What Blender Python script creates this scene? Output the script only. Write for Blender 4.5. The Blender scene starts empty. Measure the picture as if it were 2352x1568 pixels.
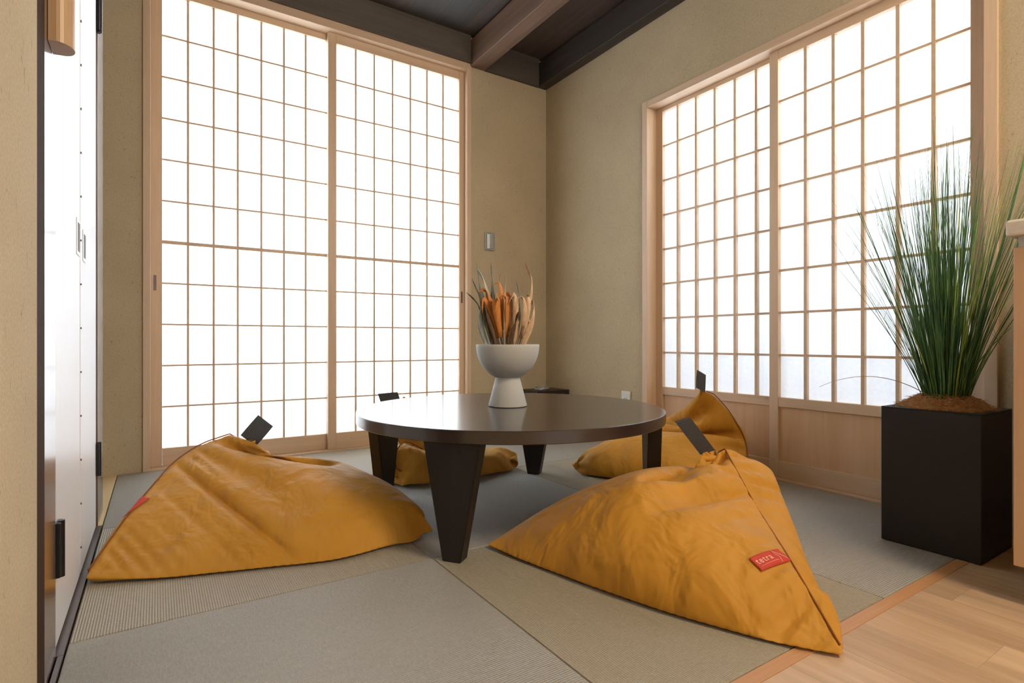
import bpy, bmesh, math, random
from mathutils import Vector, Matrix, noise
from mathutils.bvhtree import BVHTree

random.seed(7)
scene = bpy.context.scene
col = scene.collection
PI = math.pi

# ------------------------------------------------------------------ camera geometry
EYE = 0.62
A57 = math.radians(57.0)
FW = (math.cos(A57), math.sin(A57))      # horizontal direction the camera looks in
RT = (math.sin(A57), -math.cos(A57))     # direction to its right


def vw(lat, dep, z=0.0):
    """a place given as metres to the right, metres away and height"""
    return Vector((lat * RT[0] + dep * FW[0], lat * RT[1] + dep * FW[1], z))


# ------------------------------------------------------------------ node materials
MATS = {}


def new_mat(name):
    m = bpy.data.materials.new(name)
    m.use_nodes = True
    nt = m.node_tree
    b = nt.nodes['Principled BSDF']
    MATS[name] = m
    return m, nt, b


def nd(nt, t, **kw):
    n = nt.nodes.new(t)
    for k, v in kw.items():
        setattr(n, k, v)
    return n


def sock(n, name, val):
    n.inputs[name].default_value = val


def srgb(r, g, b):
    def f(c):
        c /= 255.0
        return c / 12.92 if c <= 0.04045 else ((c + 0.055) / 1.055) ** 2.4
    return (f(r), f(g), f(b), 1.0)


def ramp(nt, fac, stops):
    r = nd(nt, 'ShaderNodeValToRGB')
    el = r.color_ramp.elements
    el[0].position, el[0].color = stops[0]
    el[1].position, el[1].color = stops[-1]
    for p, c in stops[1:-1]:
        e = el.new(p)
        e.color = c
    nt.links.new(fac, r.inputs['Fac'])
    return r


def coords(nt, scale=(1, 1, 1), rot=(0, 0, 0), kind='Object'):
    tc = nd(nt, 'ShaderNodeTexCoord')
    mp = nd(nt, 'ShaderNodeMapping')
    mp.inputs['Scale'].default_value = scale
    mp.inputs['Rotation'].default_value = rot
    nt.links.new(tc.outputs[kind], mp.inputs['Vector'])
    return mp.outputs['Vector']


def noise_tex(nt, vec, scale, detail=3, rough=0.5, distort=0.0):
    n = nd(nt, 'ShaderNodeTexNoise')
    sock(n, 'Scale', scale); sock(n, 'Detail', detail); sock(n, 'Roughness', rough); sock(n, 'Distortion', distort)
    nt.links.new(vec, n.inputs['Vector'])
    return n


def mixc(nt, fac, a, b, mode='MIX'):
    m = nd(nt, 'ShaderNodeMix', data_type='RGBA', blend_type=mode)
    for s, v in ((m.inputs[0], fac), (m.inputs[6], a), (m.inputs[7], b)):
        if isinstance(v, (int, float, tuple)):
            s.default_value = v
        else:
            nt.links.new(v, s)
    return m.outputs[2]


def bump(nt, b, height, strength, dist=0.002, prev=None):
    n = nd(nt, 'ShaderNodeBump')
    sock(n, 'Strength', strength); sock(n, 'Distance', dist)
    nt.links.new(height, n.inputs['Height'])
    if prev is not None:
        nt.links.new(prev, n.inputs['Normal'])
    if b is not None:
        nt.links.new(n.outputs['Normal'], b.inputs['Normal'])
    return n.outputs['Normal']


def simple(name, c, rough=0.5, metal=0.0, nscale=40, amount=0.06, bmp=0.0):
    m, nt, b = new_mat(name)
    v = coords(nt)
    n = noise_tex(nt, v, nscale, 4)
    lo = tuple(x * (1 - amount) for x in c[:3]) + (1,)
    hi = tuple(min(1, x * (1 + amount)) for x in c[:3]) + (1,)
    r = ramp(nt, n.outputs['Fac'], [(0.3, lo), (0.7, hi)])
    nt.links.new(r.outputs['Color'], b.inputs['Base Color'])
    sock(b, 'Roughness', rough); sock(b, 'Metallic', metal)
    if bmp:
        bump(nt, b, n.outputs['Fac'], bmp)
    return m


def wood(name, c1, c2, axis='Z', rough=0.5, grain=9.0, coat=0.0, bmp=0.15, fig=0.0, spec=0.5):
    """wood with its grain running along one axis"""
    m, nt, b = new_mat(name)
    s = {'X': (0.05, 1, 1), 'Y': (1, 0.05, 1), 'Z': (1, 1, 0.05)}[axis]
    v = coords(nt, s)
    n1 = noise_tex(nt, v, grain * 9, 5, 0.6, 0.4)
    n2 = noise_tex(nt, v, grain * 1.2, 3, 0.5, 0.8 + fig)
    r1 = ramp(nt, n1.outputs['Fac'], [(0.3, c1), (0.7, c2)])
    r2 = ramp(nt, n2.outputs['Fac'], [(0.35, c1), (0.65, c2)])
    cc = mixc(nt, 0.5, r1.outputs['Color'], r2.outputs['Color'])
    nt.links.new(cc, b.inputs['Base Color'])
    sock(b, 'Roughness', rough); sock(b, 'Coat Weight', coat); sock(b, 'Coat Roughness', 0.15)
    sock(b, 'Specular IOR Level', spec)
    if bmp:
        bump(nt, b, n1.outputs['Fac'], bmp, 0.001)
    return m


def plaster(name, c, dark):
    """earthen wall plaster with short straw fibres"""
    m, nt, b = new_mat(name)
    v = coords(nt)
    n0 = noise_tex(nt, v, 2.2, 4, 0.6)
    n1 = noise_tex(nt, v, 230, 3, 0.6)
    vf = coords(nt, (1.0, 1.0, 0.4))
    n2 = noise_tex(nt, vf, 130, 2, 0.5, 0.6)
    f = ramp(nt, n2.outputs['Fac'], [(0.66, (0, 0, 0, 1)), (0.74, (1, 1, 1, 1))])
    hi = tuple(min(1, x * 1.07) for x in c[:3]) + (1,)
    lo = tuple(x * 0.92 for x in c[:3]) + (1,)
    base = ramp(nt, n0.outputs['Fac'], [(0.3, lo), (0.7, hi)])
    g = ramp(nt, n1.outputs['Fac'], [(0.3, (0.84, 0.84, 0.83, 1)), (0.7, (1.08, 1.08, 1.08, 1))])
    c2 = mixc(nt, 1.0, base.outputs['Color'], g.outputs['Color'], 'MULTIPLY')
    fm = nd(nt, 'ShaderNodeMath', operation='MULTIPLY')
    nt.links.new(f.outputs['Color'], fm.inputs[0]); fm.inputs[1].default_value = 0.35
    c3 = mixc(nt, fm.outputs[0], c2, dark)
    nt.links.new(c3, b.inputs['Base Color'])
    sock(b, 'Roughness', 0.9); sock(b, 'Specular IOR Level', 0.15)
    p = bump(nt, None, n1.outputs['Fac'], 0.35, 0.002)
    bump(nt, b, n2.outputs['Fac'], 0.25, 0.002, p)
    return m


def tatami(name, c1, c2, along):
    """woven rush: fine ribs running along one axis"""
    m, nt, b = new_mat(name)
    tc = nd(nt, 'ShaderNodeTexCoord')
    w = nd(nt, 'ShaderNodeTexWave', wave_type='BANDS', bands_direction='X' if along == 'Y' else 'Y', wave_profile='SIN')
    sock(w, 'Scale', 58.0); sock(w, 'Distortion', 0.5); sock(w, 'Detail', 1.0); sock(w, 'Detail Scale', 4.0)
    nt.links.new(tc.outputs['Object'], w.inputs['Vector'])
    s = (1, 7, 1) if along == 'X' else (7, 1, 1)
    s2 = (0.12, 1, 1) if along == 'Y' else (1, 0.12, 1)
    n1 = noise_tex(nt, coords(nt, s2), 420, 3, 0.6)
    n0 = noise_tex(nt, coords(nt), 3.0, 3)
    n3 = noise_tex(nt, coords(nt), 160, 3, 0.7)
    base = mixc(nt, w.outputs['Fac'], c1, c2)
    g = ramp(nt, n1.outputs['Fac'], [(0.25, (0.82, 0.82, 0.8, 1)), (0.75, (1.12, 1.12, 1.12, 1))])
    c3 = mixc(nt, 1.0, base, g.outputs['Color'], 'MULTIPLY')
    g2 = ramp(nt, n3.outputs['Fac'], [(0.3, (0.9, 0.9, 0.9, 1)), (0.7, (1.08, 1.08, 1.08, 1))])
    c4 = mixc(nt, 1.0, c3, g2.outputs['Color'], 'MULTIPLY')
    nt.links.new(c4, b.inputs['Base Color'])
    sock(b, 'Roughness', 0.5); sock(b, 'Specular IOR Level', 0.35)
    p = bump(nt, None, w.outputs['Fac'], 0.55, 0.002)
    bump(nt, b, n1.outputs['Fac'], 0.3, 0.001, p)
    return m


def planks(name, cols, width, axis, lines=True, rough=0.45, grain=6.0, gap=0.012, fig=1.2, coat=0.0):
    """boards running along an axis, each with its own tone"""
    m, nt, b = new_mat(name)
    tc = nd(nt, 'ShaderNodeTexCoord')
    sx = nd(nt, 'ShaderNodeSeparateXYZ'); nt.links.new(tc.outputs['Object'], sx.inputs[0])
    across = sx.outputs['X'] if axis == 'Y' else sx.outputs['Y']
    dv = nd(nt, 'ShaderNodeMath', operation='DIVIDE'); nt.links.new(across, dv.inputs[0]); dv.inputs[1].default_value = width
    fl = nd(nt, 'ShaderNodeMath', operation='FLOOR'); nt.links.new(dv.outputs[0], fl.inputs[0])
    fr = nd(nt, 'ShaderNodeMath', operation='FRACT'); nt.links.new(dv.outputs[0], fr.inputs[0])
    along = sx.outputs['Y'] if axis == 'Y' else sx.outputs['X']
    wn0 = nd(nt, 'ShaderNodeTexWhiteNoise', noise_dimensions='1D'); nt.links.new(fl.outputs[0], wn0.inputs['W'])
    ad = nd(nt, 'ShaderNodeMath', operation='ADD'); nt.links.new(along, ad.inputs[0]); nt.links.new(wn0.outputs['Value'], ad.inputs[1])
    dl = nd(nt, 'ShaderNodeMath', operation='DIVIDE'); nt.links.new(ad.outputs[0], dl.inputs[0]); dl.inputs[1].default_value = 0.9
    fl2 = nd(nt, 'ShaderNodeMath', operation='FLOOR'); nt.links.new(dl.outputs[0], fl2.inputs[0])
    fr2 = nd(nt, 'ShaderNodeMath', operation='FRACT'); nt.links.new(dl.outputs[0], fr2.inputs[0])
    cb = nd(nt, 'ShaderNodeCombineXYZ'); nt.links.new(fl.outputs[0], cb.inputs[0])
    if lines:
        nt.links.new(fl2.outputs[0], cb.inputs[1])
    wn = nd(nt, 'ShaderNodeTexWhiteNoise', noise_dimensions='3D'); nt.links.new(cb.outputs[0], wn.inputs['Vector'])
    k = len(cols)
    tone = ramp(nt, wn.outputs['Value'], [(i / (k - 1), c) for i, c in enumerate(cols)])
    # grain, shifted board by board
    mp = nd(nt, 'ShaderNodeMapping'); nt.links.new(tc.outputs['Object'], mp.inputs['Vector'])
    mp.inputs['Scale'].default_value = (1, 0.07, 1) if axis == 'Y' else (0.07, 1, 1)
    sh = nd(nt, 'ShaderNodeVectorMath', operation='ADD'); nt.links.new(mp.outputs[0], sh.inputs[0]); nt.links.new(wn.outputs['Color'], sh.inputs[1])
    n1 = noise_tex(nt, sh.outputs[0], grain * 10, 5, 0.65, 0.3)
    n2 = noise_tex(nt, sh.outputs[0], grain * 1.6, 3, 0.5, fig)
    g1 = ramp(nt, n1.outputs['Fac'], [(0.3, (0.86, 0.85, 0.83, 1)), (0.7, (1.08, 1.08, 1.08, 1))])
    g2 = ramp(nt, n2.outputs['Fac'], [(0.35, (0.86, 0.83, 0.8, 1)), (0.62, (1.08, 1.07, 1.06, 1))])
    c2 = mixc(nt, 1.0, tone.outputs['Color'], g1.outputs['Color'], 'MULTIPLY')
    c3 = mixc(nt, 1.0, c2, g2.outputs['Color'], 'MULTIPLY')
    lt = nd(nt, 'ShaderNodeMath', operation='LESS_THAN'); nt.links.new(fr.outputs[0], lt.inputs[0]); lt.inputs[1].default_value = gap
    fac = lt.outputs[0]
    if lines:
        lt2 = nd(nt, 'ShaderNodeMath', operation='LESS_THAN'); nt.links.new(fr2.outputs[0], lt2.inputs[0]); lt2.inputs[1].default_value = 0.0012
        mx = nd(nt, 'ShaderNodeMath', operation='MAXIMUM'); nt.links.new(fac, mx.inputs[0]); nt.links.new(lt2.outputs[0], mx.inputs[1])
        fac = mx.outputs[0]
    fm = nd(nt, 'ShaderNodeMath', operation='MULTIPLY'); nt.links.new(fac, fm.inputs[0]); fm.inputs[1].default_value = 0.45
    seam = tuple(x * 0.45 for x in cols[0][:3]) + (1,)
    c4 = mixc(nt, fm.outputs[0], c3, seam)
    nt.links.new(c4, b.inputs['Base Color'])
    sock(b, 'Roughness', rough); sock(b, 'Coat Weight', coat); sock(b, 'Coat Roughness', 0.3)
    bump(nt, b, n1.outputs['Fac'], 0.12, 0.001)
    return m


plaster('plaster', srgb(194, 179, 150), srgb(104, 82, 48))
tatami('tatami_a', srgb(180, 172, 154), srgb(158, 150, 132), 'Y')  # one rush colour; the warm and grey tones paint in how light falls
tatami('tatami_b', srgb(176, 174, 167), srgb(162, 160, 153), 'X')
planks('oak_floor', [srgb(190, 160, 128), srgb(206, 178, 144), srgb(198, 168, 134), srgb(214, 188, 154)], 0.145, 'Y', coat=0.1)
planks('ceiling_boards', [srgb(64, 60, 58), srgb(92, 76, 68), srgb(72, 74, 76), srgb(100, 80, 68)], 0.18, 'Y', lines=False, rough=0.6, gap=0.03)
wood('hinoki_z', srgb(204, 176, 146), srgb(220, 194, 166), 'Z', 0.45, 12)
wood('hinoki_x', srgb(204, 176, 146), srgb(220, 194, 166), 'X', 0.45, 12)
wood('hinoki_y', srgb(204, 176, 146), srgb(220, 194, 166), 'Y', 0.45, 12)
wood('hinoki_panel', srgb(200, 160, 122), srgb(218, 184, 148), 'Z', 0.4, 5)
wood('oak_strip', srgb(188, 138, 92), srgb(204, 156, 110), 'X', 0.4, 14)
wood('pale_board', srgb(222, 198, 150), srgb(232, 210, 166), 'Y', 0.4, 10)
wood('cabinet_oak', srgb(196, 158, 122), srgb(216, 182, 144), 'Z', 0.45, 6, fig=1.0)
wood('dark_post', srgb(52, 38, 28), srgb(72, 54, 42), 'Z', 0.85, 8, spec=0.08)
wood('jamb_brown', srgb(96, 74, 60), srgb(116, 92, 76), 'Z', 0.25, 8, coat=0.5)
wood('track_brown', srgb(78, 66, 60), srgb(96, 84, 78), 'Y', 0.35, 8)
wood('beam_dark', srgb(74, 68, 62), srgb(104, 94, 84), 'X', 0.6, 4, bmp=0.4, fig=1.5)
wood('beam_dark_y', srgb(48, 45, 42), srgb(70, 64, 60), 'Y', 0.6, 4, bmp=0.4, fig=1.5)
wood('beam_brown', srgb(98, 76, 62), srgb(130, 104, 86), 'Y', 0.55, 5, bmp=0.4, fig=1.5)
wood('table_wood', srgb(36, 25, 21), srgb(52, 37, 31), 'X', 0.30, 5, bmp=0.012, spec=0.9, coat=0.6)
wood('table_leg', srgb(24, 19, 16), srgb(36, 29, 24), 'Z', 0.45, 5, bmp=0.05)
wood('rail_wood', srgb(182, 146, 108), srgb(196, 162, 124), 'Z', 0.4, 12)
simple('white_door', srgb(226, 228, 232), 0.35, amount=0.01)
simple('black_metal', srgb(24, 26, 28), 0.4, 0.3)
simple('dark_recess', srgb(40, 34, 46), 0.6)
simple('planter_black', srgb(15, 16, 19), 0.62, nscale=60, amount=0.15, bmp=0.1)
simple('strap', srgb(72, 75, 78), 0.8, nscale=300, amount=0.2, bmp=0.4)
simple('ceramic', srgb(190, 190, 184), 0.62, nscale=30, amount=0.015)
simple('switch_metal', srgb(150, 152, 146), 0.35, 0.6)
simple('switch_white', srgb(232, 233, 232), 0.35)
simple('outlet_white', srgb(214, 216, 208), 0.4)
simple('worktop', srgb(222, 214, 200), 0.3)
simple('steel', srgb(190, 192, 196), 0.35, 0.7)
simple('toe_kick', srgb(190, 176, 174), 0.4)
simple('brass', srgb(170, 150, 50), 0.4, 0.4)
simple('stand_black', srgb(28, 22, 20), 0.4)
simple('label_red', srgb(196, 62, 44), 0.7, nscale=200)
simple('label_white', srgb(244, 190, 170), 0.7)
simple('seam_brown', srgb(140, 82, 22), 0.8)
simple('seam_dark', srgb(56, 36, 20), 0.8)

# shoji paper: lit from outside, scatters daylight into the room
m, nt, b = new_mat('paper')
v = coords(nt)
n = noise_tex(nt, v, 60, 4, 0.7)
r = ramp(nt, n.outputs['Fac'], [(0.3, (0.86, 0.87, 0.88, 1)), (0.7, (0.92, 0.93, 0.94, 1))])
tr = nd(nt, 'ShaderNodeBsdfTranslucent'); df = nd(nt, 'ShaderNodeBsdfDiffuse')
nt.links.new(r.outputs['Color'], tr.inputs['Color']); nt.links.new(r.outputs['Color'], df.inputs['Color'])
mx = nd(nt, 'ShaderNodeMixShader'); mx.inputs[0].default_value = 0.55
nt.links.new(df.outputs[0], mx.inputs[1]); nt.links.new(tr.outputs[0], mx.inputs[2])
nt.links.new(mx.outputs[0], nt.nodes['Material Output'].inputs['Surface'])

# mustard cotton of the bean bags
m, nt, b = new_mat('mustard')
v = coords(nt)
n0 = noise_tex(nt, v, 7, 3)
n1 = noise_tex(nt, v, 600, 2, 0.6)
n2 = noise_tex(nt, coords(nt, (1, 1, 0.45), (0.5, 0.35, 0.0)), 9, 3, 0.5, 0.35)
r = ramp(nt, n0.outputs['Fac'], [(0.3, srgb(192, 136, 40)), (0.7, srgb(202, 145, 50))])
nt.links.new(r.outputs['Color'], b.inputs['Base Color'])
sock(b, 'Roughness', 0.62); sock(b, 'Specular IOR Level', 0.3)
sock(b, 'Sheen Weight', 0.15); sock(b, 'Sheen Roughness', 0.4)
p = bump(nt, None, n2.outputs['Fac'], 0.85, 0.035)
bump(nt, b, n1.outputs['Fac'], 0.1, 0.001, p)


def leafmat(name, c1, c2, sc=60, rough=0.6):
    m, nt, b = new_mat(name)
    n = noise_tex(nt, coords(nt, (1, 1, 0.3)), sc, 4, 0.6, 0.5)
    r = ramp(nt, n.outputs['Fac'], [(0.35, c1), (0.65, c2)])
    nt.links.new(r.outputs['Color'], b.inputs['Base Color'])
    sock(b, 'Roughness', rough)
    return m


leafmat('leaf_orange', srgb(196, 118, 44), srgb(222, 148, 76))
leafmat('leaf_tan', srgb(186, 146, 104), srgb(224, 190, 150))
leafmat('leaf_olive', srgb(82, 84, 66), srgb(132, 136, 120))
leafmat('leaf_grey', srgb(150, 160, 152), srgb(194, 200, 190))
leafmat('stem_brown', srgb(88, 64, 42), srgb(118, 88, 60))
leafmat('grass_green', srgb(40, 82, 50), srgb(84, 130, 74), 25, 0.5)
leafmat('grass_light', srgb(120, 156, 66), srgb(164, 190, 96), 25, 0.5)
leafmat('grass_dry', srgb(130, 110, 78), srgb(170, 150, 110), 25, 0.6)
leafmat('coir', srgb(166, 120, 76), srgb(214, 168, 118), 90, 0.9)


# ------------------------------------------------------------------ objects
def link_mesh(name, bm, mat, parent=None, smooth=False, mats=None):
    me = bpy.data.meshes.new(name)
    bmesh.ops.recalc_face_normals(bm, faces=bm.faces[:])
    bm.to_mesh(me); bm.free()
    for mm in (mats or [mat]):
        me.materials.append(MATS[mm])
    if smooth:
        for p in me.polygons:
            p.use_smooth = True
    o = bpy.data.objects.new(name, me)
    col.objects.link(o)
    if parent is not None:
        o.parent = parent
        base = Vector((0, 0, 0)); q = parent
        while q is not None:
            base += q.location; q = q.parent
        me.transform(Matrix.Translation(-base))
    return o


def empty(name, loc=(0, 0, 0)):
    o = bpy.data.objects.new(name, None)
    o.empty_display_size = 0.05
    o.location = loc
    col.objects.link(o)
    return o


def thing(name, label, cat, loc=(0, 0, 0), group=None):
    o = empty(name, loc)
    return tag(o, label, cat, group)


def tag(o, label, cat, group=None):
    o['label'] = label; o['category'] = cat
    if group:
        o['group'] = group
    return o


def structure(o, label=None):
    o['kind'] = 'structure'
    if label:
        o['label'] = label
    return o


def box(bm, x0, x1, y0, y1, z0, z1, bev=0.0):
    vs = [bm.verts.new((x, y, z)) for x in (x0, x1) for y in (y0, y1) for z in (z0, z1)]
    fs = [(0, 1, 3, 2), (4, 6, 7, 5), (0, 4, 5, 1), (2, 3, 7, 6), (0, 2, 6, 4), (1, 5, 7, 3)]
    faces = [bm.faces.new([vs[i] for i in f]) for f in fs]
    if bev:
        ed = {e for f in faces for e in f.edges}
        bmesh.ops.bevel(bm, geom=list(ed), offset=bev, segments=2, affect='EDGES', profile=0.5)
    return vs


def boxes(name, lst, mat, parent=None, bev=0.0):
    bm = bmesh.new()
    for t in lst:
        box(bm, *t, bev=bev)
    return link_mesh(name, bm, mat, parent)


def lathe(bm, prof, seg=96, center=(0, 0, 0)):
    rings = []
    for r, z in prof:
        if r < 1e-6:
            rings.append([bm.verts.new((center[0], center[1], center[2] + z))])
        else:
            rings.append([bm.verts.new((center[0] + r * math.cos(2 * PI * k / seg), center[1] + r * math.sin(2 * PI * k / seg), center[2] + z)) for k in range(seg)])
    for a, b2 in zip(rings, rings[1:]):
        for k in range(seg):
            k2 = (k + 1) % seg
            if len(a) == 1 and len(b2) > 1:
                bm.faces.new((a[0], b2[k], b2[k2]))
            elif len(b2) == 1 and len(a) > 1:
                bm.faces.new((a[k], b2[0], a[k2]))
            elif len(a) > 1:
                bm.faces.new((a[k], b2[k], b2[k2], a[k2]))


def prism(bm, pts, z0, z1):
    a = [bm.verts.new((x, y, z0)) for x, y in pts]
    c = [bm.verts.new((x, y, z1)) for x, y in pts]
    n = len(pts)
    for i in range(n):
        j = (i + 1) % n
        bm.faces.new((a[i], a[j], c[j], c[i]))
    bm.faces.new(a[::-1]); bm.faces.new(c)


def tube(bm, pts, r, seg=6, taper=None, flat=1.0):
    pts = [Vector(p) for p in pts]
    rings = []
    up = Vector((0, 0, 1))
    n = len(pts)
    side0 = None
    for i, p in enumerate(pts):
        t = (pts[min(i + 1, n - 1)] - pts[max(i - 1, 0)]).normalized()
        if side0 is None:
            side0 = t.cross(up)
            if side0.length < 1e-3:
                side0 = Vector((1, 0, 0))
        side = (side0 - t * side0.dot(t)).normalized()
        side0 = side
        nb = t.cross(side)
        rr = r * (taper(i / (n - 1)) if taper else 1.0)
        rings.append([bm.verts.new(p + side * math.cos(2 * PI * k / seg) * rr + nb * math.sin(2 * PI * k / seg) * rr * flat) for k in range(seg)])
    for a, b2 in zip(rings, rings[1:]):
        for k in range(seg):
            k2 = (k + 1) % seg
            bm.faces.new((a[k], a[k2], b2[k2], b2[k]))
    bm.faces.new(rings[0][::-1]); bm.faces.new(rings[-1])


# ------------------------------------------------------------------ room shell
WB = 3.134       # back wall plane (y)
WR = 2.324       # right wall plane (x)
WL = -0.165      # closet plane (x)
ZC = 2.406       # top of the plaster
YN = -2.9        # far end of the kitchen behind the camera
TL, TY = -0.153, 0.619   # edges of the tatami area
ZT = 2.60

# window openings
L0, L1, LT = -0.056, 1.712, 2.420       # left (back wall) casing
R0, R1, RTZ = 0.637, 2.203, 1.972        # right wall casing

structure(boxes('floor', [(-1.2, WR + 0.3, YN - 0.2, WB + 0.3, -0.14, -0.04)], 'oak_strip'))
structure(boxes('floor', [(-0.3, WR + 0.3, YN - 0.1, 0.5865, -0.04, 0.0)], 'oak_floor'))
bm = bmesh.new(); box(bm, -0.165, WR, 0.587, TY - 0.002, -0.03, 0.0012, bev=0.001)
structure(link_mesh('trim_1', bm, 'oak_strip'))
structure(boxes('floor', [(-1.0, TL - 0.002, 2.3, WB, -0.04, 0.0)], 'pale_board'))

structure(boxes('wall_back', [(-1.2, L0 + 0.012, WB, WB + 0.14, -0.05, ZT + 0.1), (L1 - 0.012, WR + 0.14, WB, WB + 0.14, -0.05, ZT + 0.1),
                              (L0 + 0.012, L1 - 0.012, WB, WB + 0.14, LT - 0.012, ZT + 0.1)], 'plaster'))
structure(boxes('wall_right', [(WR, WR + 0.14, YN - 0.14, R0 + 0.012, -0.05, ZT + 0.1), (WR, WR + 0.14, R1 - 0.012, WB, -0.05, ZT + 0.1),
                               (WR, WR + 0.14, R0 + 0.012, R1 - 0.012, RTZ - 0.012, ZT + 0.1)], 'plaster'))
structure(boxes('wall_left', [(-0.33, -0.135, YN, 0.963, -0.05, ZT + 0.1)], 'plaster'))
structure(boxes('wall_near', [(-0.33, WR, YN - 0.14, YN, -0.05, ZT + 0.1)], 'plaster'))
structure(boxes('wall_alcove', [(-1.2, -1.0, 2.3, WB, -0.05, ZT + 0.1), (-1.0, -0.40, 2.30, 2.42, -0.05, ZT + 0.1)], 'plaster'))
structure(boxes('wall_closet', [(-0.40, WL - 0.004, 0.963, 2.50, 2.02, ZT + 0.1), (-0.40, -0.33, 0.9, 2.50, -0.05, 2.02)], 'plaster'))
structure(boxes('ceiling', [(-1.2, WR + 0.2, YN - 0.14, WB + 0.14, ZT, ZT + 0.06)], 'ceiling_boards'))
# timbers under the ceiling boards
bm = bmesh.new()
a = [(-1.0, LT), (1.706, LT), (1.62, 2.556), (-1.0, 2.556)]
f1 = [bm.verts.new((x, WB - 0.03, z)) for x, z in a]; f2 = [bm.verts.new((x, WB - 0.0005, z)) for x, z in a]
bm.faces.new(f1); bm.faces.new(f2[::-1])
for i in range(4):
    j = (i + 1) % 4
    bm.faces.new((f1[i], f2[i], f2[j], f1[j]))
structure(link_mesh('trim_2', bm, 'beam_dark'), 'dark weathered beam above the large paper screens')
structure(boxes('trim_3', [(1.706, 1.815, YN + 0.01, WB - 0.001, ZC, 2.575)], 'beam_brown', bev=0.004), 'brown ceiling beam running out from the back wall')
structure(boxes('trim_4', [(WR - 0.075, WR - 0.0005, YN + 0.01, WB - 0.001, ZC, 2.575)], 'beam_dark_y', bev=0.004), 'dark beam along the top of the right wall')
structure(boxes('trim_5', [(1.55, 1.7055, WB - 0.02, WB - 0.0005, LT + 0.001, 2.60), (-1.0, 1.549, WB - 0.02, WB - 0.0005, 2.557, 2.60), (1.816, WR - 0.076, WB - 0.02, WB - 0.0005, ZC, 2.60)], 'beam_dark'), 'dark board between the beams in the corner')
for k, xx in enumerate((0.75, -0.2)):
    structure(boxes('trim_%d' % (6 + k), [(xx, xx + 0.11, YN + 0.01, 2.2, ZC + 0.02, 2.575)], 'beam_brown', bev=0.004))

# ------------------------------------------------------------------ tatami mats
xs = [TL, 0.662, 1.475, WR - 0.004]
ys = [TY, 1.438, 2.256, WB - 0.0005]
rowname = ['nearest the wooden floor', 'in the middle of the room', 'under the large paper screens']
labels = {
    (0, 0): 'tatami mat in the near corner beside the white folding door',
    (1, 0): 'tatami mat bordering the wood floor, under the labelled bean bag',
    (2, 0): 'tatami mat bordering the wood floor, beside the black planter',
    (0, 1): 'tatami mat along the folding door, under the left bean bag',
    (1, 1): 'tatami mat under the middle of the round table',
    (2, 1): 'tatami mat in front of the wooden-based paper screens, between planter and corner bag',
    (0, 2): 'tatami mat at the left end of the large paper screens',
    (1, 2): 'tatami mat along the large paper screens, under the bean bag behind the table',
    (2, 2): 'tatami mat in the room corner below the power outlet',
}
for i in range(3):
    for j in range(3):
        bm = bmesh.new()
        g = 0.0009
        box(bm, xs[i] + g, xs[i + 1] - g, ys[j] + g, ys[j + 1] - g, -0.03, 0.0, bev=0.0025)
        cx, cy = (xs[i] + xs[i + 1]) / 2, (ys[j] + ys[j + 1]) / 2
        bmesh.ops.translate(bm, verts=bm.verts[:], vec=(-cx, -cy, 0))
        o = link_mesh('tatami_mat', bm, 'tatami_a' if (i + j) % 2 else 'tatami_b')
        o.location = (cx, cy, 0)
        tag(o, labels[(i, j)], 'tatami mat', 'tatami mats on the floor')

# ------------------------------------------------------------------ shoji windows
def grid_bars(vert, horiz, u0, u1, v0, v1, w, wide=()):
    out = []
    for u in vert:
        out.append((u - w / 2, u + w / 2, v0, v1, 0.0))
    for k, v in enumerate(horiz):
        ww = w * (2.0 if k in wide else 0.85)
        out.append((u0, u1, v - ww / 2, v + ww / 2, 0.001))
    return out


# -- back wall: window_1, two tall panels; coordinates (x, z) at depth y
w1 = structure(empty('window_1', (0.83, WB, 0)), 'pair of tall paper screens with a fine timber grid in the back wall')
boxes('casing', [(L0, L0 + 0.030, WB - 0.012, WB + 0.125, 0.0005, LT), (L1 - 0.030, L1, WB - 0.012, WB + 0.125, 0.0005, LT), (L0, L0 + 0.030, WB + 0.0003, WB + 0.125, -0.045, 0.0005), (L1 - 0.030, L1, WB + 0.0003, WB + 0.125, -0.045, 0.0005)], 'hinoki_z', w1, 0.0015)
boxes('casing_head', [(L0 + 0.0305, L1 - 0.0305, WB - 0.012, WB + 0.125, LT - 0.045, LT)], 'hinoki_x', w1, 0.0015)
boxes('sill', [(L0 + 0.0305, L1 - 0.0305, WB + 0.0003, WB + 0.125, -0.03, 0.006)], 'hinoki_x', w1, 0.0015)


def k_at(y):      # places measured on the wall plane, carried along their sight lines to a plane further back
    return y / WB


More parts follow.
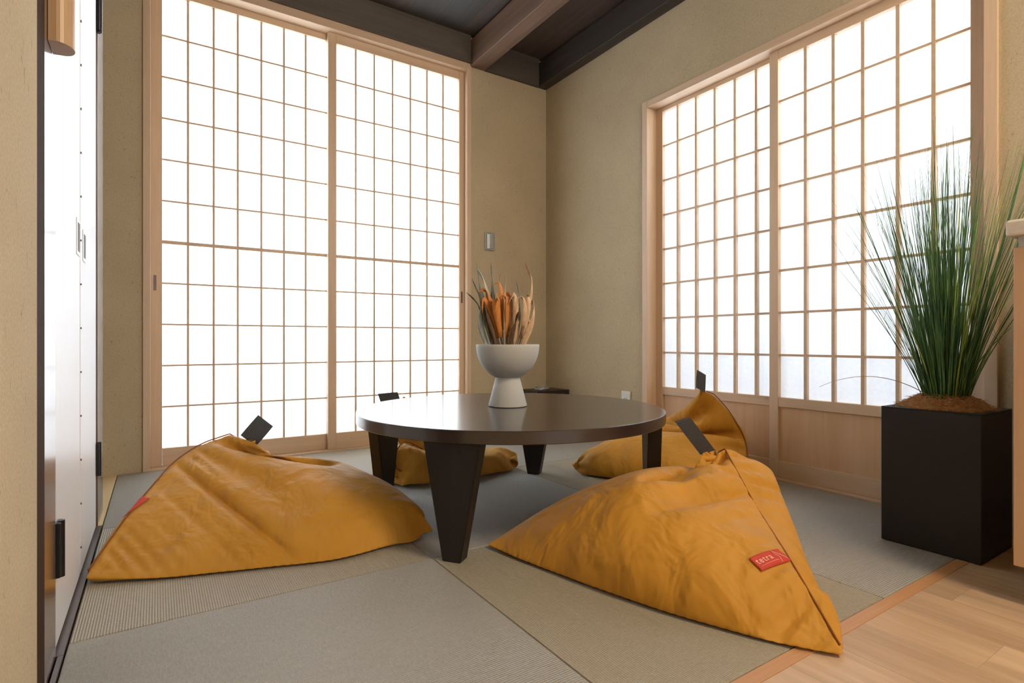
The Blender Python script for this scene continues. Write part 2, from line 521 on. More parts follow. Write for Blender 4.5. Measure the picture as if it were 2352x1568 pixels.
def panelL(x0, x1, p0, p1, muns, yf, pull=None, side=1):
    """x0..x1 outside edges, p0..p1 paper edges, all on plane y=yf (front face)"""
    k = k_at(yf)
    d = 0.028
    z0, z1 = 0.0062, LT - 0.0452
    bp = EYE + (0.103 - EYE) * k; tp = EYE + (2.306 - EYE) * k
    pn = boxes('shoji_panel', [(x0, p0, yf, yf + d, z0, z1), (p1, x1, yf, yf + d, z0, z1)], 'hinoki_z', w1, 0.001)
    boxes('rail', [(p0 + 0.0005, p1 - 0.0005, yf + 0.0015, yf + d, z0, bp), (p0 + 0.0005, p1 - 0.0005, yf + 0.0015, yf + d, tp, z1)], 'hinoki_x', pn, 0.001)
    bars = []
    for u in muns:
        bars.append((u - 0.0050, u + 0.0050, yf + 0.008, yf + 0.020, bp, tp))
    for q in range(11):
        zz = EYE + (0.103 + 0.2 * (q + 1) - EYE) * k
        if zz > tp - 0.03:
            break
        hw = 0.0085 if q == 4 else 0.0042
        bars.append((p0, p1, yf + 0.009, yf + 0.0195, zz - hw, zz + hw))
    boxes('lattice', bars, 'hinoki_z', pn)
    boxes('paper', [(p0 - 0.004, p1 + 0.004, yf + 0.0203, yf + 0.0213, bp - 0.004, tp + 0.004)], 'paper', pn)
    if pull:
        bm = bmesh.new()
        box(bm, pull - 0.006, pull + 0.006, yf - 0.0012, yf + 0.002, 0.87, 0.945, bev=0.0006)
        box(bm, pull - 0.0035, pull + 0.0035, yf - 0.0018, yf, 0.876, 0.939)
        link_mesh('finger_pull', bm, 'jamb_brown', pn)


yb, yf_ = WB + 0.062, WB + 0.030     # rear track, front track
kb, kf = k_at(yb), k_at(yf_)
panelL(L0 + 0.0302, 0.86, 0.021 * kb, 0.800 * kb, [u * kb for u in (0.129, 0.241, 0.351, 0.463, 0.575, 0.687)], yb, pull=-0.008)
panelL(0.806 * kf, L1 - 0.0302, 0.852 * kf, 1.631 * kf, [u * kf for u in (0.964, 1.074, 1.187, 1.300, 1.410, 1.520)], yf_, pull=1.665)

# -- right wall: window_2, two panels with a timber lower board; coordinates (y, z) at depth x
w2 = structure(empty('window_2', (WR, 1.42, 0)), 'pair of paper screens with timber lower boards in the right wall')
boxes('casing', [(WR - 0.012, WR + 0.125, R0, R0 + 0.036, 0.0, RTZ), (WR - 0.012, WR + 0.125, R1 - 0.036, R1, 0.0, RTZ)], 'hinoki_z', w2, 0.0015)
boxes('casing_head', [(WR - 0.012, WR + 0.125, R0 + 0.0365, R1 - 0.0365, RTZ - 0.036, RTZ)], 'hinoki_y', w2, 0.0015)
boxes('sill', [(WR - 0.003, WR + 0.125, R0 + 0.0365, R1 - 0.0365, -0.03, 0.006)], 'hinoki_y', w2, 0.0015)


def panelR(y0, y1, p0, p1, muns, xf):
    k = xf / WR
    kp = (xf + 0.02) / WR
    d = 0.030
    z0, z1 = 0.0062, RTZ - 0.0362
    def zz(v): return EYE + (v - EYE) * k
    tp = EYE + (1.880 - EYE) * k
    m1, m0 = zz(0.371), zz(0.330)
    b0 = zz(0.088)
    pn = boxes('shoji_panel', [(xf, xf + d, y0, p0, z0, z1), (xf, xf + d, p1, y1, z0, z1)], 'hinoki_z', w2, 0.001)
    boxes('rail', [(xf + 0.0015, xf + d, p0 + 0.0005, p1 - 0.0005, z0, b0), (xf + 0.0015, xf + d, p0 + 0.0005, p1 - 0.0005, m0, m1),
                   (xf + 0.0015, xf + d, p0 + 0.0005, p1 - 0.0005, tp, z1)], 'hinoki_y', pn, 0.001)
    boxes('lower_board', [(xf + 0.010, xf + 0.018, p0 + 0.0005, p1 - 0.0005, b0, m0)], 'hinoki_panel', pn)
    bars = []
    for u in muns:
        bars.append((xf + 0.004, xf + 0.022, u - 0.0066, u + 0.0066, m1, tp))
    for q in range(1, 8):
        z = EYE + (0.371 + 0.1885 * q - EYE) * k
        bars.append((xf + 0.006, xf + 0.0215, p0, p1, z - 0.0050, z + 0.0050))
    boxes('lattice', bars, 'hinoki_y', pn)
    boxes('paper', [(xf + 0.0225, xf + 0.0235, p0 - 0.004, p1 + 0.004, m1 - 0.004, tp + 0.004)], 'paper', pn)


xb, xf_ = WR + 0.062, WR + 0.028
kb, kf = xb / WR, xf_ / WR
panelR(1.432, R1 - 0.0362, 1.44 * kb, 2.065 * kb, [u * kb for u in (1.965, 1.847, 1.734, 1.621, 1.510)], xb)
panelR(R0 + 0.0362, 1.441 * kf, 0.712 * kf, 1.400 * kf, [u * kf for u in (1.280, 1.165, 1.053, 0.932, 0.819)], xf_)

# ------------------------------------------------------------------ folding closet door on the left
structure(boxes('trim_8', [(-0.33, WL, 0.964, 1.252, 0.0, ZT)], 'dark_post', bev=0.003), 'dark brown post at the end of the near plaster wall')
d1 = structure(empty('door_1', (WL, 1.8, 0)), 'white folding closet door with black hinges')
boxes('jamb', [(-0.33, WL - 0.001, 1.253, 1.384, 0.0, 2.02), (-0.33, WL - 0.001, 2.292, 2.50, 0.0, 2.02)], 'jamb_brown', d1, 0.003)
boxes('track', [(-0.33, TL - 0.0015, 1.385, 2.291, -0.03, 0.003)], 'track_brown', d1)
boxes('track', [(-0.163, TL - 0.0015, 0.62, 1.384, -0.03, 0.003)], 'track_brown', d1)
for (a0, a1, hz) in ((1.3865, 1.8045, 1), (1.8165, 2.250, 0)):
    lf = boxes('door_leaf', [(WL - 0.030, WL - 0.003, a0, a1, 0.012, 2.01)], 'white_door', d1, 0.002)
    hc = 1.760 if hz else 1.895
    z0, z1 = (0.838, 0.930) if hz else (0.838, 0.922)
    h = boxes('handle', [(WL - 0.003, WL - 0.0012, hc - 0.030, hc + 0.030, z0, z1)], 'switch_white', lf, 0.0006)
    boxes('recess', [(WL - 0.0012, WL - 0.0006, hc - 0.014, hc + 0.022, z0 + 0.010, z1 - 0.010)], 'dark_recess', lf)
boxes('jamb_gap', [(WL - 0.034, WL - 0.012, 2.251, 2.291, 0.004, 2.01)], 'dark_post', d1)
bm = bmesh.new(); box(bm, WL - 0.02, WL - 0.008, 1.805, 1.816, 0.012, 2.0)
for q in range(17):
    zz = 0.08 + q * 0.115
    box(bm, WL - 0.003, WL - 0.0005, 1.817, 1.823, zz - 0.0022, zz + 0.0022)
link_mesh('centre_hinge', bm, 'track_brown', d1)
for (yy, z0, z1) in ((1.405, 0.154, 0.262), (2.262, 0.178, 0.285), (2.284, 1.655, 1.78)):
    bm = bmesh.new(); box(bm, WL - 0.003, WL + 0.006, yy - 0.018, yy + 0.020, z0, z1, bev=0.002)
    lathe(bm, [(0.0, z0 - 0.002), (0.006, z0 - 0.002), (0.006, z1 + 0.002), (0.0, z1 + 0.002)], 16, (WL + 0.005, yy, 0))
    link_mesh('hinge', bm, 'black_metal', d1)

# rounded wooden rail high on the jamb
bm = bmesh.new()
pts = [(-0.1652, 1.345), (-0.1652, 1.285)]
pts += [(-0.153 + 0.024 * math.sin(t), 1.312 - 0.030 * math.cos(t)) for t in [PI * q / 14 for q in range(15)]]
prism(bm, pts, 1.165, 1.62)
o = link_mesh('wooden_rail', bm, 'rail_wood')
tag(o, 'short pale wooden rail with rounded edge fixed high beside the white folding door', 'rail')

# ------------------------------------------------------------------ round low table
TC = (-0.004, 2.055)          # lateral, depth of the centre
tc = vw(*TC)
TR, TH, TT = 0.561, 0.3745, 0.038
tb = thing('round_table', 'low round dark brown wooden table with wedge-shaped legs', 'table', tc)
bm = bmesh.new()
prof = [(0, TH - TT), (TR - 0.010, TH - TT), (TR - 0.002, TH - TT), (TR, TH - TT + 0.002), (TR, TH - 0.0016), (TR - 0.0016, TH), (0, TH)]
lathe(bm, prof, 160, tc)
top = link_mesh('tabletop', bm, 'table_wood', tb, smooth=True)
md = top.modifiers.new('es', 'EDGE_SPLIT'); md.split_angle = math.radians(30)


def leg(lat, dep, ang, wt=0.178, wb=0.056, th=0.046):
    """wedge leg; ang = direction its wide face points (view frame, from the table centre)"""
    c = vw(lat, dep)
    n = Vector((lat - TC[0], dep - TC[1])); n.normalize()
    n = Vector((math.sin(ang), math.cos(ang)))
    nw = vw(n.x, n.y); tw = vw(n.y, -n.x)
    bm = bmesh.new()
    vs = []
    zt = TH - TT - 0.0005
    for z, w in ((0.0, wb), (zt, wt)):
        for sx, sn in ((-1, 1), (1, 1), (1, -1), (-1, -1)):
            p = c + tw * sx * w / 2 + nw * sn * th / 2
            vs.append(bm.verts.new((p.x, p.y, z)))
    for f in ((0, 1, 2, 3), (7, 6, 5, 4), (0, 4, 5, 1), (1, 5, 6, 2), (2, 6, 7, 3), (3, 7, 4, 0)):
        bm.faces.new([vs[i] for i in f])
    bmesh.ops.bevel(bm, geom=bm.edges[:], offset=0.002, segments=2, affect='EDGES')
    return link_mesh('leg', bm, 'table_leg', tb)


leg(-0.163, 1.556, math.radians(180 + 20))
leg(0.106, 2.575, math.radians(20), wt=0.178)
leg(-0.508, 2.175, math.radians(290))
leg(0.492, 1.93, math.radians(110 - 14))
bm = bmesh.new()
p = vw(0.452, 1.90)
box(bm, p.x - 0.007, p.x + 0.007, p.y - 0.006, p.y + 0.006, TH - TT - 0.016, TH - TT - 0.0005, bev=0.002)
box(bm, p.x - 0.003, p.x + 0.003, p.y - 0.003, p.y + 0.003, TH - TT - 0.030, TH - TT - 0.016, bev=0.001)
br = link_mesh('bracket', bm, 'brass', tb); br['label'] = 'small yellow bracket under the tabletop'

# ------------------------------------------------------------------ footed bowl vase with dried leaves
VC = vw(-0.0165, 2.085, TH)
vs_ = thing('footed_vase', 'matt pale grey bowl vase on a conical foot in the middle of the table', 'vase', VC)
bm = bmesh.new()
RB, ZN, ZTp = 0.1205, 0.112, 0.2335
prof = [(0, 0.0006), (0.071, 0.0006), (0.0735, 0.002), (0.074, 0.004), (0.0465, 0.107), (0.0475, 0.109)]
foot = bmesh.new(); lathe(foot, [(0, 0.0006)] + prof[1:5] + [(0.044, 0.112), (0, 0.112)], 96, VC)
link_mesh('foot', foot, 'ceramic', vs_, smooth=True).modifiers.new('es', 'EDGE_SPLIT').split_angle = math.radians(50)
pb = []
for q in range(0, 25):
    t = (q / 24) * PI / 2
    pb.append((0.0 + RB * math.sin(t) ** 0.93 if q else 0.0, ZTp - (ZTp - 0.1005) * math.cos(t) ** 1.0))
pin = [(r * 0.955, z + 0.005 if z < ZTp - 0.01 else z) for r, z in reversed(pb)]
lathe(bm, pb + [(RB - 0.001, ZTp + 0.0012), (RB - 0.0045, ZTp + 0.0012)] + pin[1:], 96, VC)
link_mesh('bowl', bm, 'ceramic', vs_, smooth=True)


def leaf_blade(bm, pts, width, curl=0.3, seg=5, mi=0, phase=0.0):
    """a long curled leaf along pts: a strip with thickness-like cross curl"""
    pts = [Vector(p) for p in pts]
    n = len(pts)
    rows = []
    for i, p in enumerate(pts):
        t = (pts[min(i + 1, n - 1)] - pts[max(i - 1, 0)]).normalized()
        a = phase + 1.3 * i / n
        side = t.cross(Vector((math.cos(a), math.sin(a), 0.15))).normalized()
        nb = t.cross(side)
        s = i / (n - 1)
        w = width * max(0.04, math.sin(PI * min(1, (s * 0.9 + 0.1))) ** 0.8)
        row = []
        for k in range(seg + 1):
            u = k / seg * 2 - 1
            row.append(bm.verts.new(p + side * (u * w) + nb * (curl * w * (1 - u * u)) + nb * 0.15 * w * math.sin(7 * s + 2 * u)))
        rows.append(row)
    for a, b2 in zip(rows, rows[1:]):
        for k in range(seg):
            f = bm.faces.new((a[k], a[k + 1], b2[k + 1], b2[k])); f.material_index = mi


def bez(p0, p1, p2, p3, n=14):
    out = []
    for i in range(n):
        t = i / (n - 1); s = 1 - t
        out.append(p0 * s ** 3 + p1 * 3 * s * s * t + p2 * 3 * s * t * t + p3 * t ** 3)
    return out


def px_at(px, py, dep):
    """the place that a far point at this depth takes (used to measure leaf and strap positions)"""
    return vw((px - 1176) / 1256.0 * dep, dep, EYE + (784 - py) / 1256.0 * dep)


# each sprig: (root px, mid control, tip, width, material, label key)
sprigs = [
    # root, two controls, tip (seen from the front), depth offset, width, material, label key
    ((1140, 800), (1120, 740), (1104, 690), (1094, 602), 0.03, 0.017, 'leaf_olive', 'a'),
    ((1142, 800), (1124, 730), (1128, 660), (1092, 612), -0.02, 0.018, 'leaf_grey', 'a'),
    ((1150, 800), (1135, 730), (1128, 680), (1128, 602), 0.01, 0.018, 'leaf_olive', 'a'),
    ((1138, 800), (1112, 740), (1108, 690), (1084, 640), -0.03, 0.014, 'leaf_olive', 'a'),
    ((1136, 798), (1108, 740), (1112, 700), (1070, 671), 0.0, 0.011, 'leaf_olive', 'a'),
    ((1134, 798), (1100, 770), (1096, 720), (1108, 700), -0.03, 0.015, 'leaf_grey', 'g'),
    ((1140, 800), (1108, 775), (1100, 740), (1102, 706), 0.03, 0.013, 'leaf_grey', 'g'),
    ((1150, 805), (1130, 740), (1128, 640), (1098, 672), -0.04, 0.021, 'leaf_orange', 'o'),
    ((1154, 805), (1140, 730), (1102, 640), (1108, 720), -0.05, 0.020, 'leaf_orange', 'o'),
    ((1156, 805), (1148, 730), (1122, 640), (1150, 700), -0.07, 0.023, 'leaf_orange', 'o'),
    ((1160, 805), (1158, 730), (1176, 640), (1138, 690), -0.06, 0.021, 'leaf_orange', 'o'),
    ((1152, 805), (1150, 700), (1160, 620), (1130, 658), -0.01, 0.014, 'leaf_orange', 'o'),
    ((1162, 805), (1170, 720), (1150, 640), (1176, 690), -0.03, 0.017, 'leaf_orange', 'o'),
    ((1165, 805), (1172, 745), (1150, 700), (1163, 624), 0.02, 0.011, 'leaf_tan', 't'),
    ((1158, 805), (1150, 720), (1144, 670), (1148, 626), 0.04, 0.010, 'leaf_tan', 't'),
    ((1168, 805), (1182, 740), (1150, 640), (1192, 700), -0.03, 0.022, 'leaf_tan', 't'),
    ((1172, 805), (1186, 740), (1192, 630), (1166, 700), -0.05, 0.021, 'leaf_tan', 't'),
    ((1178, 805), (1218, 740), (1206, 640), (1182, 700), -0.03, 0.022, 'leaf_tan', 't'),
    ((1182, 805), (1224, 740), (1214, 620), (1204, 720), 0.0, 0.020, 'leaf_tan', 't'),
    ((1186, 805), (1210, 780), (1246, 700), (1208, 676), 0.02, 0.018, 'leaf_tan', 't'),
    ((1182, 805), (1206, 770), (1222, 720), (1212, 742), -0.05, 0.016, 'leaf_tan', 't'),
    ((1180, 806), (1174, 780), (1180, 750), (1192, 736), -0.02, 0.030, 'leaf_tan', 't'),
    ((1168, 805), (1172, 760), (1180, 740), (1194, 712), -0.06, 0.018, 'stem_brown', 'b'),
    ((1158, 805), (1150, 750), (1138, 720), (1128, 690), -0.05, 0.012, 'stem_brown', 'b'),
    ((1150, 805), (1136, 760), (1116, 720), (1112, 690), -0.05, 0.016, 'stem_brown', 'b'),
    ((1162, 805), (1166, 750), (1176, 700), (1156, 680), -0.02, 0.016, 'leaf_olive', 'm'),
    ((1146, 806), (1120, 770), (1122, 720), (1130, 668), -0.01, 0.017, 'leaf_olive', 'm'),
    ((1176, 805), (1200, 740), (1196, 700), (1186, 642), 0.03, 0.008, 'leaf_olive', 's'),
    ((1180, 805), (1205, 700), (1240, 670), (1206, 604), 0.02, 0.016, 'leaf_tan', 'T'),
]
lab = {'m': 'dried olive leaf half hidden among the orange leaves in the vase',
       'a': 'dried olive-green leaf spreading out on the left of the bowl vase',
       'g': 'dried silvery leaf hanging low at the left rim of the bowl vase',
       'o': 'dried orange leaf curling at the centre of the bowl vase',
       't': 'dried tan leaf curling on the right of the bowl vase',
       'b': 'dark brown dried leaf deep inside the bunch in the vase',
       's': 'thin olive leaf standing up between the tan dried leaves',
       'T': 'tallest tan dried leaf rising in a hook on the right of the vase'}
grp = {'m': 'dried olive leaves amid the bunch', 'a': 'dried olive leaves in the vase', 'g': 'dried silvery leaves in the vase', 'o': 'dried orange leaves in the vase',
       't': 'dried tan leaves in the vase', 'b': 'dried brown leaves in the vase', 's': None, 'T': None}
rs = random.Random(3)
for (r0, c1, c2, t1, dd, w, mt, key) in sprigs:
    D = 2.085
    rb = vw((r0[0] - 1176) / 1256 * D * 0.55 - 0.007, D + dd * 0.4, TH + 0.128)
    bm = bmesh.new()
    P = bez(rb, px_at(c1[0], c1[1], D + dd * 0.8), px_at(c2[0], c2[1], D + dd * 1.2), px_at(t1[0], t1[1], D + dd * 1.5), 22)
    leaf_blade(bm, P[5:], w * 0.85, 0.6, phase=rs.uniform(1.2, 2.2))
    leaf = link_mesh('dried_leaf', bm, mt, smooth=True)
    so = leaf.modifiers.new('th', 'SOLIDIFY'); so.thickness = 0.0006
    bm = bmesh.new(); tube(bm, P[:7], 0.0016, 6)
    link_mesh('stem', bm, 'stem_brown', leaf)
    tag(leaf, lab[key], 'dried leaf', grp[key])

# ------------------------------------------------------------------ planter with grass
px0, px1, py0, py1, pz = 1.907, 2.155, 0.559, 0.809, 0.415
pc = Vector(((px0 + px1) / 2, (py0 + py1) / 2, 0))
pl = thing('potted_grass', 'tall green grass plant in a square black planter beside the wooden counter', 'potted plant', pc)
bm = bmesh.new()
box(bm, px0, px1, py0, py1, 0.0015, pz, bev=0.0025)
po = link_mesh('planter', bm, 'planter_black', pl)
bm = bmesh.new()
for (a0, a1, b0, b1) in ((px0, px1, py0, py0 + 0.018), (px0, px1, py1 - 0.018, py1), (px0, px0 + 0.018, py0 + 0.018, py1 - 0.018), (px1 - 0.018, px1, py0 + 0.018, py1 - 0.018)):
    box(bm, a0, a1, b0, b1, pz, pz + 0.003, bev=0.001)
link_mesh('rim', bm, 'planter_black', pl)
bm = bmesh.new()
rs = random.Random(11)
# coir mound
N = 26
gridv = []
for i in range(N):
    row = []
    for j in range(N):
        u = i / (N - 1) * 2 - 1; v = j / (N - 1) * 2 - 1
        r = min(1, math.sqrt(u * u + v * v))
        z = pz - 0.001 + 0.042 * (1 - r ** 2.2) + 0.006 * noise.noise(Vector((u * 7, v * 7, 3)))
        row.append(bm.verts.new((pc.x + u * 0.106, pc.y + v * 0.106, z)))
    gridv.append(row)
for i in range(N - 1):
    for j in range(N - 1):
        bm.faces.new((gridv[i][j], gridv[i + 1][j], gridv[i + 1][j + 1], gridv[i][j + 1]))
for q in range(1500):
    a = rs.uniform(0, 2 * PI); r = math.sqrt(rs.random()) * 0.118
    x = pc.x + r * math.cos(a); y = pc.y + r * math.sin(a)
    rr = min(1, r / 0.110)
    z = pz + 0.042 * (1 - rr ** 2.2) + rs.uniform(0.0, 0.008)
    b0 = rs.uniform(0, 2 * PI); L = rs.uniform(0.015, 0.04)
    d = Vector((math.cos(b0), math.sin(b0), rs.uniform(-0.35, 0.35)))
    bend = Vector((-d.y, d.x, 0)) * rs.uniform(-0.01, 0.01)
    P0 = Vector((x, y, z)); pts = [P0 - d * L / 2, P0 + bend + Vector((0, 0, 0.004)), P0 + d * L / 2]
    for p_ in pts:
        p_.z = max(p_.z, pz + 0.0035)
    tube(bm, pts, 0.0006, 3)
ci = link_mesh('coir_mulch', bm, 'coir', pl)
ci['kind'] = 'stuff'; ci['label'] = 'brown coconut fibre heaped on top of the planter'


def blade(bm, base, tip, bow, r, n=12, kink=0.0, rsn=None):
    d = tip - base
    hor = Vector((d.x, d.y, 0))
    pts = []
    ph = rsn.uniform(0, 6)
    side = Vector((-d.y, d.x, 0)); side = side.normalized() if side.length > 1e-4 else Vector((1, 0, 0))
    for i in range(n):
        t = i / (n - 1)
        # rises steeply first, then leans out
        h = t ** (1.0 + bow)
        p = base + Vector((hor.x * h, hor.y * h, d.z * (t - 0.0 * bow)))
        p += side * (kink * math.sin(ph + 5 * t) * t)
        p.z = max(p.z, base.z)
        if p.x > 1.67 and p.z < 0.95:
            p.y = max(p.y, 0.468)
        p.x = min(p.x, WR - 0.03 if p.y < R0 else WR - 0.004)
        pts.append(p)
    tube(bm, pts, r, 4, taper=lambda s: 1.0 - 0.85 * s, flat=0.55)


b1, b2, b3 = bmesh.new(), bmesh.new(), bmesh.new()
root = pc + Vector((0, 0, pz + 0.02))
DP = root.x * FW[0] + root.y * FW[1]       # depth of the plant


def rootpt(u, v):
    return root + Vector((u * 0.055, v * 0.055, 0))


rs = random.Random(21)
for q in range(330):
    a = rs.uniform(0, 2 * PI); rr = math.sqrt(rs.random())
    u, v = rr * math.cos(a), rr * math.sin(a)
    z = rs.triangular(0.40, 1.0, 0.74)
    sp = 0.05 + 0.27 * rr ** 1.3 * rs.uniform(0.4, 1.2)
    tip = root + Vector((u * sp * 1.25 / max(rr, .2) * rr, v * sp * 1.25 / max(rr, .2) * rr, z * (1 - 0.12 * rr) - 0.02))
    tip.x += rs.uniform(-0.04, 0.04); tip.y += rs.uniform(-0.03, 0.05)
    tgt = b2 if rs.random() < 0.16 else b1
    blade(tgt, rootpt(u, v), tip, rs.uniform(0.1, 0.5), rs.uniform(0.0018, 0.0031), kink=rs.uniform(0, 0.012), rsn=rs)
# the long outlying blades on the left and right, by their tips as seen from the front
outl = [(1885, 445, -0.1), (1905, 500, 0.1), (1915, 370, 0.0), (1950, 455, 0.15), (1958, 465, 0.05), (1975, 370, 0.1), (1985, 390, 0.0), (2025, 370, 0.05), (2030, 375, 0.1),
        (1990, 665, 0.1), (2010, 690, 0.0), (2060, 360, 0.0), (2085, 385, 0.1), (1968, 640, 0.05), (2010, 540, 0), (2040, 480, 0.1), (2050, 560, 0),
        (2130, 290, 0.0), (2150, 300, 0.1), (2180, 285, 0.05), (2175, 300, 0), (2195, 290, 0.1), (2100, 330, 0), (2160, 260, 0.1),
        (2250, 230, 0.05), (2240, 205, 0.0), (2312, 226, 0.0), (2308, 300, 0.0), (2300, 320, 0.05), (2252, 340, 0), (2220, 350, 0.05),
        (2305, 380, 0.0), (2325, 740, 0.0), (2322, 750, 0.03), (2318, 735, 0.05), (2290, 560, 0.05), (2300, 480, 0.0), (2280, 430, 0.05), (2265, 480, 0)]
for (tx, ty, dd) in outl:
    dpt = DP + dd
    tip = px_at(tx, ty, dpt)
    if tip.x > WR - 0.02:
        f = (WR - 0.02) / tip.x
        tip = px_at(tx, ty, dpt * f)
    u = max(-1, min(1, (tx - 2170) / 120.0))
    rp = root + vw(u * 0.05, rs.uniform(-0.03, 0.03))
    dry = tx > 2245 and ty < 400
    big = (tx, ty) == (2305, 380)
    blade(b3 if dry else b1, rp, tip, rs.uniform(0.25, 0.55) if ty < 600 else 0.35, 0.0034 if big else rs.uniform(0.0013, 0.002), 16, rs.uniform(0.0, 0.012), rs)
    if rs.random() < 0.5 and not big:       # a side twig near the tip
        m_ = rp.lerp(tip, 0.72); m2 = m_ + vw(rs.uniform(-0.05, 0.05), 0, rs.uniform(0.05, 0.11))
        blade(b3 if dry else b1, m_, m2, 0.2, 0.0009, 6, 0.004, rs)
# big blade leaving on the right
P = bez(root + vw(0.04, -0.02), px_at(2232, 800, DP - 0.05), px_at(2296, 600, DP - 0.08), px_at(2366, 310, DP - 0.10), 20)
tube(b1, P, 0.0085, 6, taper=lambda s: 0.75 - 0.35 * s, flat=0.3)
# drooping arc to the left
P = bez(root + vw(-0.04, -0.03, 0.0), px_at(2080, 870, DP - 0.06), px_at(1990, 840, DP - 0.1), px_at(1882, 888, DP - 0.12), 22)
tube(b3, P, 0.0014, 4, taper=lambda s: 1 - 0.6 * s)
P = bez(root + vw(0.04, 0, 0.0), px_at(2240, 830, DP), px_at(2270, 800, DP), px_at(2322, 752, DP), 16)
tube(b1, P, 0.0024, 4, taper=lambda s: 1 - 0.7 * s)
link_mesh('foliage', b1, 'grass_green', pl, smooth=True)
o = link_mesh('foliage', b2, 'grass_light', pl, smooth=True); o['label'] = 'fresh yellow-green blades'
o = link_mesh('foliage', b3, 'grass_dry', pl, smooth=True); o['label'] = 'dry brownish blades'

# ------------------------------------------------------------------ kitchen counter on the right edge
cb = thing('base_cabinet', 'pale oak kitchen base cabinet at the right edge of the wood floor', 'cabinet', (2.0, -0.3, 0))
boxes('body', [(1.702, WR - 0.002, -1.6, 0.440, 0.090, 0.842)], 'cabinet_oak', cb, 0.002)
boxes('toe_kick', [(1.735, WR - 0.01, -1.58, 0.415, 0.0015, 0.0895)], 'toe_kick', cb)
bm = bmesh.new(); box(bm, 1.707, WR - 0.004, -1.6, 0.432, 0.8425, 0.868)
link_mesh('top_channel', bm, 'steel', cb)
bm = bmesh.new(); box(bm, 1.690, WR - 0.002, -1.62, 0.452, 0.8685, 0.907, bev=0.006)
o = link_mesh('worktop', bm, 'worktop'); tag(o, 'cream worktop with rounded edge on the oak cabinet at the right edge', 'worktop')

# ------------------------------------------------------------------ small wall fittings
sw = thing('light_switch', 'metal wall switch plate beside the large paper screens', 'switch', (1.856, WB, 1.283))
bm = bmesh.new(); box(bm, 1.819, 1.893, WB - 0.008, WB - 0.0005, 1.224, 1.343, bev=0.002)
link_mesh('plate', bm, 'switch_metal', sw)
bm = bmesh.new(); box(bm, 1.831, 1.853, WB - 0.013, WB - 0.0082, 1.236, 1.331, bev=0.0015)
link_mesh('rocker', bm, 'switch_white', sw)
bm = bmesh.new(); box(bm, 1.856, 1.882, WB - 0.011, WB - 0.0082, 1.236, 1.331, bev=0.0015)
link_mesh('rocker', bm, 'switch_metal', sw)
ou = thing('power_outlet', 'small white power outlet low on the right wall by the screen casing', 'outlet', (WR, 2.34, 0.27))
bm = bmesh.new(); box(bm, WR - 0.009, WR - 0.0005, 2.303, 2.372, 0.210, 0.328, bev=0.002)
link_mesh('plate', bm, 'outlet_white', ou)
bm = bmesh.new()
for zz in (0.245, 0.283):
    for yy in (2.330, 2.345):
        bm = bmesh.new()
        box(bm, WR - 0.0098, WR - 0.0088, yy - 0.0012, yy + 0.0012, zz - 0.006, zz + 0.006)
        link_mesh('socket_slot', bm, 'dark_recess', ou)

# low black stand in the corner, with a coil of cable on it
p0 = vw(0.215, 3.62)
st = thing('corner_stand', 'low black stand in the room corner behind the round table', 'stand', p0)
sxx, syy = 0.13, 0.10
boxes('top', [(p0.x - sxx, p0.x + sxx, p0.y - syy, p0.y + syy, 0.268, 0.303)], 'stand_black', st, 0.002)
for a_ in (-1, 1):
    for b_ in (-1, 1):
        xa, ya = p0.x + a_ * (sxx - 0.012), p0.y + b_ * (syy - 0.012)
        boxes('leg', [(xa - 0.009, xa + 0.009, ya - 0.009, ya + 0.009, 0.0012, 0.2675)], 'stand_black', st, 0.001)
bm = bmesh.new()
pts = []
for q in range(90):
    t = q / 89 * 5 * 2 * PI
    pts.append(p0 + Vector((-0.02 + 0.045 * math.cos(t) * (1 + 0.25 * math.sin(t * 0.37)), 0.035 * math.sin(t), 0.3065 + 0.022 * q / 89 * (0.6 + 0.4 * math.sin(t * 1.3)))))
tube(bm, pts, 0.0028, 6)
o = link_mesh('cable_coil', bm, 'steel', smooth=True); tag(o, 'untidy coil of grey cable on the low black corner stand', 'cable')

